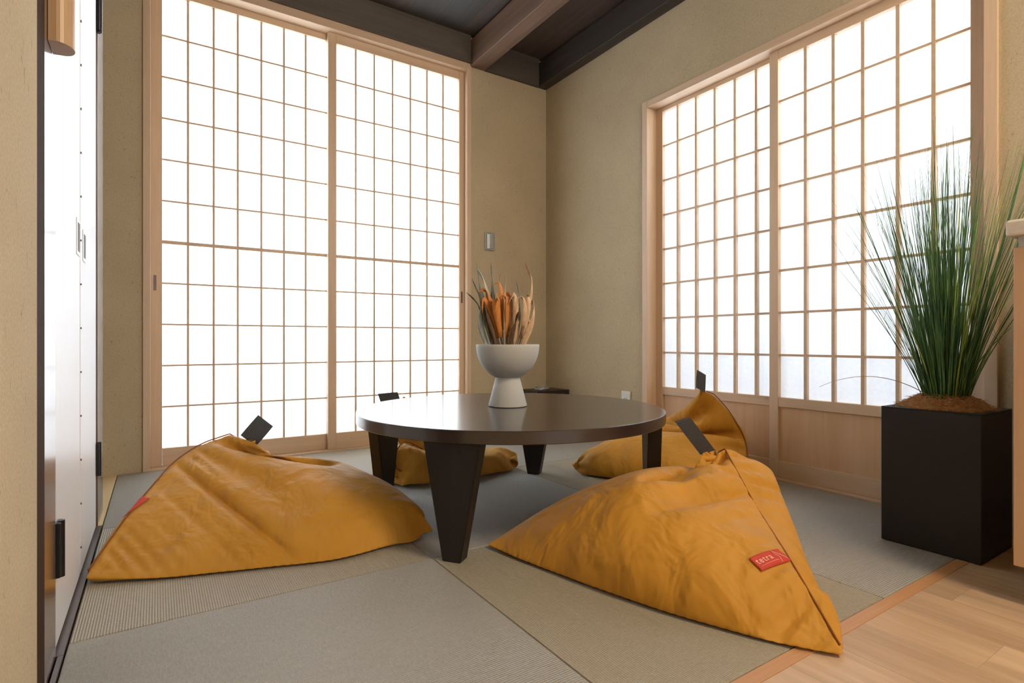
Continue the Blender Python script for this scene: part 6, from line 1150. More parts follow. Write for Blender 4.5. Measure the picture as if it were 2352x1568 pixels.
-72,5,5,5,3,5,3,7,-71,5,6,5,5,3,6,-66,6,5,6,2,7,-62,6,7,4,4,-53,3,7,4,-37,-5,28,-52,14,-40,361,30,31,30,31,30,30,31,31,30,31,32,31,32,32,32,33,33,33,33,33,34,33,34,34,33,34,34,34,33,33,34,32,32,28,22,13,-2,-4,-3,-1079,33,32,31,31,30,31,30,
31,31,31,31,32,32,32,33,32,33,33,33,33,35,32,34,34,34,33,34,34,34,31,29,24,20,16,11,3,3,0,-1042,36,36,33,32,31,31,30,31,30,31,32,31,33,32,32,33,33,33,33,33,34,33,34,34,33,34,32,29,25,21,18,15,13,10,7,6,-2,-986,38,38,35,33,31,31,31,31,30,31,
32,32,32,32,32,33,33,33,33,33,34,33,34,33,30,24,22,18,15,15,13,10,10,8,6,5,-927,39,39,37,35,33,31,30,31,30,31,32,32,32,32,33,33,32,33,34,33,33,30,26,22,17,16,14,12,11,11,10,9,7,8,9,-861,40,40,38,37,34,32,31,31,30,31,32,32,32,32,33,33,32,33,
33,27,21,18,15,13,11,12,11,8,10,8,7,9,7,8,-784,41,40,40,38,36,34,31,30,30,31,32,32,33,32,32,33,29,22,17,14,12,12,10,9,9,10,8,9,7,8,7,7,8,-707,43,40,41,39,37,35,33,30,30,31,33,31,32,32,24,16,12,11,10,10,8,9,9,8,9,8,6,9,7,8,5,9,-628,45,40,43,
38,40,36,34,30,27,33,33,24,16,10,8,9,9,9,8,9,8,8,8,9,7,8,8,7,6,8,7,-548,46,40,43,39,40,37,36,32,12,23,0,12,9,8,9,9,9,9,8,8,9,8,7,8,8,8,6,8,6,8,-466,46,41,44,38,42,36,37,33,3,-9,-8,-4,4,6,9,7,8,9,7,8,8,8,8,7,6,8,7,6,8,-384,46,40,44,38,41,35,
35,28,7,-9,-9,-12,-13,-7,-1,3,6,4,6,7,6,7,6,7,6,7,7,7,-302,46,40,44,38,39,34,33,23,10,-8,-12,-12,-15,-16,-14,-8,-3,1,2,3,4,4,6,5,5,6,6,-221,44,40,43,37,39,31,31,21,9,-6,-12,-13,-15,-16,-17,-18,-13,-10,-4,-2,0,2,1,4,3,6,-145,45,39,42,36,38,
30,28,19,8,-5,-13,-14,-16,-16,-18,-18,-20,-18,-14,-10,-6,-3,-2,0,2,-74,43,39,41,35,35,28,26,17,8,-4,-11,-17,-14,-18,-18,-19,-20,-21,-20,-20,-14,-10,-7,-4,-14,43,38,39,34,33,27,23,15,7,-4,-12,-13,-20,-15,-20,-20,-20,-21,-23,-21,-22,-20,-15,
27,40,37,38,32,32,25,19,13,8,-2,-11,-16,-15,-21,-18,-21,-21,-22,-22,-23,-23,-26,37,39,37,36,31,27,22,19,13,4,-2,-9,-15,-18,-19,-20,-21,-21,-23,-22,-24,-25,29,38,36,32,30,24,22,15,11,6,-2,-9,-15,-15,-23,-18,-23,-22,-23,-22,-26,22,37,33,30,27,
24,18,15,10,2,-1,-7,-13,-20,-16,-24,-20,-23,-23,-25,10,36,29,30,24,22,17,13,8,5,-2,-9,-11,-16,-20,-21,-22,-24,-23,-7,32,30,28,22,22,15,14,7,2,-2,-6,-12,-17,-16,-24,-19,-25,-30,37,25,27,23,21,14,12,6,3,-3,-8,-10,-15,-18,-19,-25,-45,27,29,28,
21,20,13,12,5,2,-5,-7,-12,-16,-16,-22,-66,37,26,25,18,19,15,11,4,0,-6,-11,-12,-17,-20,-67,33,20,21,22,20,14,10,3,-3,-11,-13,-14,-19,-68,19,25,29,23,18,11,8,0,-11,-16,-16,-15,-72,32,29,26,17,13,8,6,-8,-19,-22,-15,-46,34,20,16,11,5,-1,-18,2,
-14,-22,-23,20,17,14,2,-4,-14,-17,4,-9,-26,20,23,1,-9,-12,-20,-10,4,15,11,-5,-11,-12,-15,-21,-3,41,-11,-11,-12,-12,-15,-19,39,-8,-9,-16,-11,-21,27,-12,-10,-12,-15,18,-9,-24,1,0,-22,-9,-2,-19,-12,44,-5,28,-11,25,-11,29,-4,22,-14,32,-2,21,-13,
31,-2,20,-10,29,-2,20,-6,23,-2,19,-5,21,-3,19,-3,18,-1,17,-5,20,-3,19,-3,18,-2,18,-1,16,-5,20,-17,32,-4,18,-2,16,-8,21,-4,18,-13,26,-6,17,-4,15,-7,17,-22,30,-28,37,-17,25,-3,9,-10,-15,-7,-17,-12,-11,-25,40,-23,44,-16,27,-16,30,-516,19,26,6,
35,4,34,6,31,13,22,14,18,17,18,10,19,17,16,19,7,-2,34,18,6,18,1,20,17,10,-4,-11,11,28,20,-4,-28,-23,-37,7,28,-464,23,5,37,2,37,6,33,13,24,13,20,19,18,8,21,18,18,19,3,-8,40,24,4,19,-5,22,21,14,1,-19,-9,28,28,20,-11,-28,-19,-37,20,-446,18,34,
4,37,6,34,13,25,13,22,19,18,8,22,19,18,20,1,-11,41,27,4,20,-8,20,24,16,6,-13,-25,10,29,29,18,-19,-24,-17,-33,-429,26,7,36,8,35,14,26,13,24,20,19,6,25,20,19,20,-2,-13,42,31,6,20,-9,17,27,20,9,-6,-25,-19,27,27,28,18,-29,-17,-15,-459,22,33,10,
35,15,27,13,25,21,18,6,27,21,19,19,-3,-13,43,32,8,19,-10,15,27,23,12,0,-19,-30,4,23,28,26,17,-30,-10,-476,27,13,34,16,29,14,27,21,20,5,30,21,20,19,-5,-14,44,35,10,18,-9,13,28,26,15,5,-11,-30,-25,32,9,30,23,5,-23,-474,26,31,19,28,15,28,22,19,
7,31,21,21,18,-5,-14,44,36,12,17,-8,11,27,27,17,8,-3,-23,-35,-2,30,9,27,18,-9,-472,28,19,29,18,29,22,21,8,32,22,22,18,-5,-14,44,37,16,16,-7,10,26,29,21,10,2,-12,-34,-30,32,9,17,23,8,-467,30,28,20,30,22,21,9,34,22,22,18,-5,-13,43,39,17,15,-6,
10,23,30,23,12,7,-5,-24,-37,-6,39,-3,25,22,-462,28,20,30,23,23,11,35,22,23,19,-4,-13,44,39,20,15,-4,10,22,30,27,15,7,3,-14,-34,-34,28,30,1,35,-457,30,29,24,24,12,36,22,24,19,-4,-11,44,39,20,17,-2,8,19,31,29,12,12,4,-4,-23,-38,-12,42,27,23,
-453,28,23,26,14,37,22,26,20,-2,-10,44,39,23,18,1,10,20,29,26,18,11,8,1,-11,-34,-37,27,33,30,-440,31,26,18,36,22,26,21,0,-9,44,39,23,19,4,10,18,25,27,18,16,8,5,-4,-23,-40,-12,43,33,-425,28,18,36,22,28,23,3,-8,45,39,24,20,8,13,18,26,24,20,15,
12,6,1,-10,-32,-39,25,35,-400,29,33,23,29,24,4,-5,44,39,24,20,10,11,20,23,26,19,17,12,10,4,-4,-19,-39,-17,41,-378,30,22,31,25,9,-3,45,37,26,24,11,16,18,24,24,21,17,15,10,7,1,-9,-30,-36,18,-353,32,30,26,13,-1,44,37,25,18,18,15,21,22,24,21,20,
14,13,7,5,-3,-16,-35,-19,-331,30,25,18,4,45,38,22,24,16,20,20,23,23,23,19,16,13,11,6,2,-7,-23,-33,-335,33,22,7,44,27,28,21,23,18,23,23,25,21,21,16,15,11,9,4,0,-12,-29,-350,26,14,40,31,25,26,20,24,22,24,24,23,20,19,15,14,9,7,2,-2,-22,-361,18,
39,28,28,24,25,23,25,24,25,23,22,19,17,13,12,7,6,2,-7,-373,25,36,25,28,24,26,25,26,25,25,21,21,17,16,11,10,6,5,0,-372,27,35,25,28,25,28,26,27,24,24,21,19,16,13,10,8,5,3,-364,28,34,26,29,27,28,27,27,23,23,20,18,13,12,8,6,4,-353,29,34,27,30,
28,29,26,27,23,22,17,17,12,9,7,4,-341,30,34,28,32,28,30,26,26,21,21,16,14,10,8,4,-327,30,35,29,33,28,30,25,26,20,19,14,12,8,5,-313,31,35,30,33,29,30,25,24,19,17,12,9,5,-299,33,36,31,33,29,30,24,22,18,14,9,7,-285,34,37,31,34,29,29,23,21,15,
11,7,-270,35,37,33,34,29,27,22,19,12,9,-256,36,38,33,34,29,27,20,15,9,-240,37,39,34,33,29,25,17,11,-224,38,39,35,33,28,23,13,-208,38,40,35,34,28,18,-192,39,39,36,34,27,-174,39,40,37,36,-151,39,41,39,-118,41,41,-81,39,-38,22,15,-29,22,9,-31,
15,-35,15,-18,8,-9,3,-4,2,-2,1,-1,0,0,0,0,0,0,0,0,0,0,0,0,0,0,0,0,0,0,0,0,0,0,0,0,0,0,0,0,0,0,0,0,0,0,0,0,0,0,0,0,0,0,1,-1,1,-1,1,-1,5,-4,11,-11,20,-16,28,-18,44,-12,9,-34,-10,-11,5,4,3,35,-36,-12,0,0,0,0,0,0,0,0,0,0,0,0,0,0,0,0,0,0,0,0,0,0,
0,0,0,0,0,0,0,0,0,0,0,7,36,-38,6,9,-20,0,0,0,0,0,0,0,0,0,0,0,0,0,0,0,0,0,0,0,0,0,0,0,0,0,0,0,0,0,0,0,0,0,0,1,29,-23,-7,0,0,0,0,0,0,0,0,0,0,0,0,0,0,0,0,0,0,0,0,0,0,0,0,0,0,0,0,0,0,0,0,0,0,0,0,7,-7,0,0,0,0,0,0,0,0,0,0,0,0,0,0,0,0,0,0,0,0,0,0,
0,0,0,0,0,0,0,0,0,0,0,0,0,0,0,0,0,0,0,0,0,0,0,0,0,0,0,0,0,0,0,0,0,0,0,0,0,0,0,0,0,0,0,0,0,0,0,0,0,0,0,0,0,0,0,0,0,0,0,0,0,0,0,0,0,0,0,0,0,0,0,0,0,0,0,0,0,0,0,0,0,0,0,0,0,0,0,0,0,0,0,0,0,0,0,0,0,0,0,0,0,0,0,0,0,0,0,0,0,0,0,0,0,0,0,0,0,0,0,0,
0,0,0,0,0,0,0,0,0,0,0,0,0,0,0,0,0,0,0,0,0,0,0,0,0,0,0,0,0,0,0,0,1,0,-1,0,0,0,0,0,0,0,0,0,0,0,0,0,0,0,0,0,0,0,0,0,0,0,0,0,0,0,0,0,3,-2,-1,0,0,0,0,0,0,0,0,0,0,0,0,0,0,0,0,0,0,0,0,0,0,0,0,0,0,0,0,4,-3,-1,0,0,0,0,0,0,0,0,0,0,0,0,0,0,0,0,0,0,0,0,
0,0,0,0,0,0,0,5,-3,-2,0,0,0,0,0,0,0,0,0,0,0,0,0,0,0,0,0,0,0,0,0,0,0,0,0,0,5,-4,-1,0,0,0,0,0,0,0,0,0,0,0,0,0,0,0,0,0,0,0,0,0,0,0,0,0,5,-3,-2,0,0,0,0,0,0,0,0,0,0,0,0,0,0,0,0,0,0,0,0,0,0,0,0,5,-4,-1,0,0,0,0,0,0,0,0,0,0,0,0,0,0,0,0,0,0,0,0,0,0,
0,4,-3,-1,0,0,0,0,0,0,0,0,0,0,0,0,0,0,0,0,0,0,0,0,0,0,3,-2,-1,0,0,0,0,0,0,0,0,0,0,0,0,0,0,0,0,0,0,0,0,0,2,-2,0,0,0,0,0,0,0,0,0,0,0,0,0,0,0,0,0,0,0,0,0,1,-1,0,0,0,0,0,0,0,0,0,0,0,0,0,0,0,0,0,0,0,0,3,-2,-1,0,0,0,0,0,0,0,0,0,0,0,0,0,0,0,0,0,0,
1,-1,0,0,0,0,0,0,0,0,0,0,0,0,0,0,0,0,0,0,3,-3,0,0,0,0,0,0,0,0,0,0,0,0,0,0,0,0,0,0,0,0,0,0,0,0,0,0,0,0,0,0,0,0,0,0,0,2,-2,0,0,0,0,0,0,0,0,0,0,0,0,0,0,0,0,0,0,0,0,0,0,0,0,0,0,0,0,0,0,0,3,-3,0,0,0,0,0,0,0,0,0,0,0,0,0,0,0,0,0,0,0,0,0,0,0,0,0,0,
0,3,-3,0,0,0,0,0,0,0,0,0,0,0,0,0,0,0,0,0,0,0,0,0,0,0,3,-3,0,0,0,0,0,0,0,0,0,0,0,0,0,0,0,0,0,0,0,3,-3,0,0,0,0,0,0,0,0,0,0,0,0,0,0,0,3,-3,0,0,0,0,0,0,0,0,0,0,0,2,-2,0,0,0,0,0,0,0,2,-2,0,0,0,9,489,-22,-20,-24,-17,-26,-19,-21,-13,-13,-13,13,-26,
42,-28,37,-21,-1,-22,-15,-23,-16,-24,-20,-22,-10,-32,-9,-32,-8,-31,-8,-26,-7,-15,-3,-3,0,0,0,0,0,0,0,1,1,13,14,28,17,27,14,23,11,18,8,12,6,7,4,4,2,0,1,-2,0,-4,-2,-6,-3,-4,-11,-28,-6,-33,-11,-22,-22,15,-45,18,401,-41,-40,-21,5,15,3,-23,-36,
-41,-43,-22,-35,-39,-40,-38,-33,-15,-2,0,0,0,7,38,45,39,30,22,16,8,4,-1,-4,-9,-13,-19,-30,-45,-40,377,-25,-29,5,14,-2,-26,-39,-42,-41,-12,-27,-36,-39,-40,-39,-32,-13,-2,0,0,1,17,43,43,36,27,19,12,6,1,-4,-8,-13,-17,-21,-27,-32,356,-36,-3,14,
-8,-32,-40,-43,-34,-6,-22,-31,-37,-39,-40,-38,-31,-11,-2,0,0,3,29,45,41,32,24,15,8,2,-3,-8,-13,-17,-24,-26,-32,362,-14,15,-16,-37,-43,-41,-24,-3,-18,-28,-32,-36,-39,-40,-39,-31,-11,-1,0,0,9,39,44,38,28,19,11,4,-2,-9,-13,-19,-24,-29,-32,382,
15,-26,-42,-41,-37,-14,-3,-17,-24,-29,-34,-36,-39,-40,-38,-30,-10,-1,0,1,19,44,42,34,23,14,7,-2,-7,-15,-21,-24,-31,-32,427,-35,-39,-44,-26,-6,-6,-17,-22,-27,-30,-33,-36,-39,-41,-38,-30,-9,-1,0,4,30,45,39,28,19,8,0,-8,-14,-21,-26,-30,-33,412,
-38,-40,-15,-4,-9,-17,-23,-24,-28,-30,-33,-37,-39,-40,-38,-29,-8,-1,0,10,40,43,35,22,12,2,-8,-14,-21,-27,-32,-32,402,-34,-9,-4,-13,-19,-21,-24,-25,-28,-30,-34,-36,-39,-40,-38,-29,-8,-1,1,20,44,40,28,16,4,-6,-14,-23,-27,-33,-31,406,0,-13,-17,
-20,-23,-22,-25,-25,-28,-31,-34,-37,-39,-40,-38,-27,-6,0,3,33,45,34,20,6,-4,-15,-23,-29,-32,-28,435,-16,-18,-24,-19,-22,-20,-23,-24,-28,-31,-34,-37,-39,-40,-38,-27,-5,0,10,42,40,27,11,-5,-14,-24,-30,-31,-23,421,-24,-15,-18,-14,-16,-16,-20,
-24,-28,-31,-35,-37,-38,-40,-38,-26,-4,0,23,45,33,15,-2,-16,-25,-30,-29,-13,438,-19,-18,-18,-18,-20,-21,-23,-26,-29,-31,-34,-37,-38,-39,-38,-27,-3,3,35,41,22,-1,-15,-27,-30,-24,-3,433,-10,-16,-19,-19,-22,-23,-25,-28,-30,-32,-35,-36,-38,-38,
-37,-24,-2,11,43,30,3,-18,-27,-28,-13,-1,420,-1,-12,-18,-19,-23,-23,-27,-28,-30,-32,-34,-37,-38,-39,-39,-20,0,26,40,5,-17,-29,-22,-2,-1,400,9,-6,-15,-20,-23,-25,-27,-29,-30,-32,-34,-37,-36,-40,-38,-17,0,42,16,-22,-27,-9,0,0,374,15,7,-10,-21,
-24,-26,-27,-30,-30,-33,-33,-37,-36,-39,-41,-4,8,28,-25,-16,1,-1,0,346,16,18,1,-21,-25,-27,-28,-29,-30,-34,-32,-37,-36,-38,-40,27,-31,0,5,-5,0,0,341,6,12,13,-21,-26,-26,-27,-30,-30,-32,-34,-37,-37,-37,-35,0,0,0,0,0,0,358,-1,8,-3,-23,-24,-26,
-27,-29,-30,-34,-34,-37,-38,-38,-22,0,0,0,0,0,370,-3,-2,-16,-22,-24,-25,-26,-29,-32,-34,-34,-40,-41,-39,-3,0,0,0,0,372,-7,-11,-18,-20,-23,-25,-27,-29,-32,-35,-39,-41,-42,-23,0,0,0,0,367,-11,-14,-18,-20,-23,-24,-28,-31,-33,-38,-41,-44,-37,-5,
0,0,0,357,-13,-14,-18,-20,-23,-25,-28,-32,-37,-42,-43,-41,-21,0,0,0,346,-13,-15,-18,-20,-23,-26,-30,-36,-38,-44,-44,-35,-4,0,0,333,-13,-15,-18,-20,-24,-28,-33,-37,-43,-45,-40,-17,0,0,321,-14,-15,-18,-21,-26,-31,-36,-40,-44,-45,-27,-4,0,307,
-13,-15,-19,-22,-28,-33,-38,-44,-46,-36,-12,-1,294,-13,-16,-20,-24,-31,-36,-42,-45,-41,-23,-3,281,-13,-17,-22,-28,-32,-40,-46,-43,-32,-7,266,-13,-18,-24,-30,-37,-45,-45,-36,-17,251,-14,-20,-27,-35,-40,-45,-43,-23,234,-16,-23,-30,-40,-44,-44,
-32,213,-17,-26,-35,-43,-45,-39,190,-20,-31,-40,-46,-41,160,-24,-35,-44,-44,122,-25,-38,-44,67,-18,-30,13,-28,-7,-28,-22,-6,0,0,0,0,0,0,0,0,0,0,0,0,0,0,0,0,0,0,0,0,0,0,0,0,0,0,0,0,1,2,7,9,12,8,3,1,3,4,-25,-16,-7,-1,-1,0,0,0,0,0,0,0,0,0,0,0,
0,0,0,0,0,0,0,0,0,0,1,0,4,8,12,12,14,11,10,2,5,3,-18,-14,-22,-17,-9,-1,-1,0,0,0,0,0,0,0,0,0,0,0,0,0,0,0,0,0,1,0,3,9,12,15,14,15,12,12,8,5,5,2,-22,-17,-23,-23,-17,-9,-1,-1,0,0,0,0,0,0,0,0,0,0,0,0,0,0,1,2,7,13,15,16,15,15,13,12,9,9,7,6,3,-31,
-17,-22,-24,-23,-16,-8,-1,-1,0,0,0,0,0,0,0,0,0,0,0,1,5,11,16,17,17,15,15,13,12,10,10,7,7,6,8,-38,-16,-21,-24,-24,-24,-16,-6,-1,0,0,0,0,0,0,0,0,0,1,10,15,18,17,17,15,15,13,12,9,9,9,7,6,6,5,-34,-15,-20,-23,-25,-25,-24,-14,-3,-1,0,0,0,0,0,0,3,
14,18,19,17,16,15,14,12,11,10,10,7,8,6,6,5,5,-28,-15,-19,-22,-25,-26,-26,-23,-12,0,0,0,0,0,9,17,19,17,16,15,13,13,11,12,9,10,8,7,7,6,5,5,3,-17,-15,-18,-22,-24,-26,-27,-27,-24,-2,0,4,18,17,14,12,13,14,12,12,11,11,9,10,9,8,7,6,6,6,4,4,-3,-17,
-18,-22,-24,-26,-27,-29,-28,17,10,2,6,6,12,12,12,11,12,11,10,11,9,9,9,7,7,7,6,5,4,11,-16,-18,-22,-25,-26,-27,-30,-30,-23,-1,6,16,16,15,13,14,13,13,12,12,11,10,10,8,9,7,7,6,5,32,-18,-19,-23,-24,-28,-28,-31,-32,-27,-6,0,0,9,16,18,17,15,16,14,
14,12,11,11,11,8,9,8,6,56,-18,-21,-23,-25,-29,-29,-32,-33,-30,-10,-1,0,0,3,12,16,18,17,16,16,14,15,12,12,10,10,9,87,-21,-21,-25,-26,-30,-30,-33,-33,-30,-15,-3,0,0,0,1,7,13,17,17,18,16,16,14,14,12,11,124,-20,-23,-26,-27,-31,-31,-34,-32,-31,
-19,-6,0,0,0,0,1,3,9,14,17,18,17,16,16,14,171,-23,-24,-28,-28,-32,-32,-34,-32,-32,-21,-8,-2,0,0,0,0,1,1,5,11,16,17,17,17,224,-23,-25,-29,-30,-33,-32,-35,-32,-31,-23,-12,-3,-1,0,0,0,0,0,1,3,7,13,15,285,-25,-27,-30,-31,-33,-33,-33,-35,-27,-27,
-15,-6,-2,0,0,0,0,0,0,1,1,4,331,-25,-28,-31,-33,-31,-37,-31,-34,-30,-25,-19,-9,-3,-1,0,0,0,0,0,0,0,352,-28,-30,-29,-35,-33,-35,-32,-34,-26,-29,-19,-14,-5,-3,0,0,0,0,0,0,365,-28,-30,-33,-33,-34,-33,-34,-30,-32,-24,-22,-17,-9,-4,-2,0,0,0,0,
379,-29,-33,-32,-33,-34,-33,-34,-30,-29,-25,-25,-16,-14,-7,-3,-2,0,0,394,-33,-32,-32,-34,-33,-33,-32,-30,-30,-25,-22,-20,-16,-9,-7,-3,-2,403,-29,-35,-31,-34,-32,-33,-32,-29,-28,-24,-24,-18,-16,-13,-8,-7,409,-35,-32,-32,-33,-32,-32,-30,-29,
-27,-24,-21,-19,-16,-9,-12,392,-30,-32,-32,-33,-31,-31,-29,-29,-25,-22,-21,-16,-14,-12,374,-32,-34,-33,-31,-29,-30,-28,-27,-24,-21,-16,-17,-12,346,-37,-31,-28,-30,-28,-29,-27,-25,-20,-18,-17,-13,312,-31,-28,-29,-29,-28,-28,-26,-22,-17,-17,
-13,283,-28,-30,-30,-30,-28,-31,-40,4,-12,-17,255,-32,-30,-28,-31,-32,-39,-38,23,-6,212,-26,-23,-31,-36,-38,-41,-26,34,206,-28,-34,-38,-39,-40,-40,-6,232,-37,-41,-38,-40,-34,-41,216,-45,-41,-35,-42,-17,165,-43,-45,-39,-35,144,-42,-35,-26,87,
-21,-32,74,-34,44,]
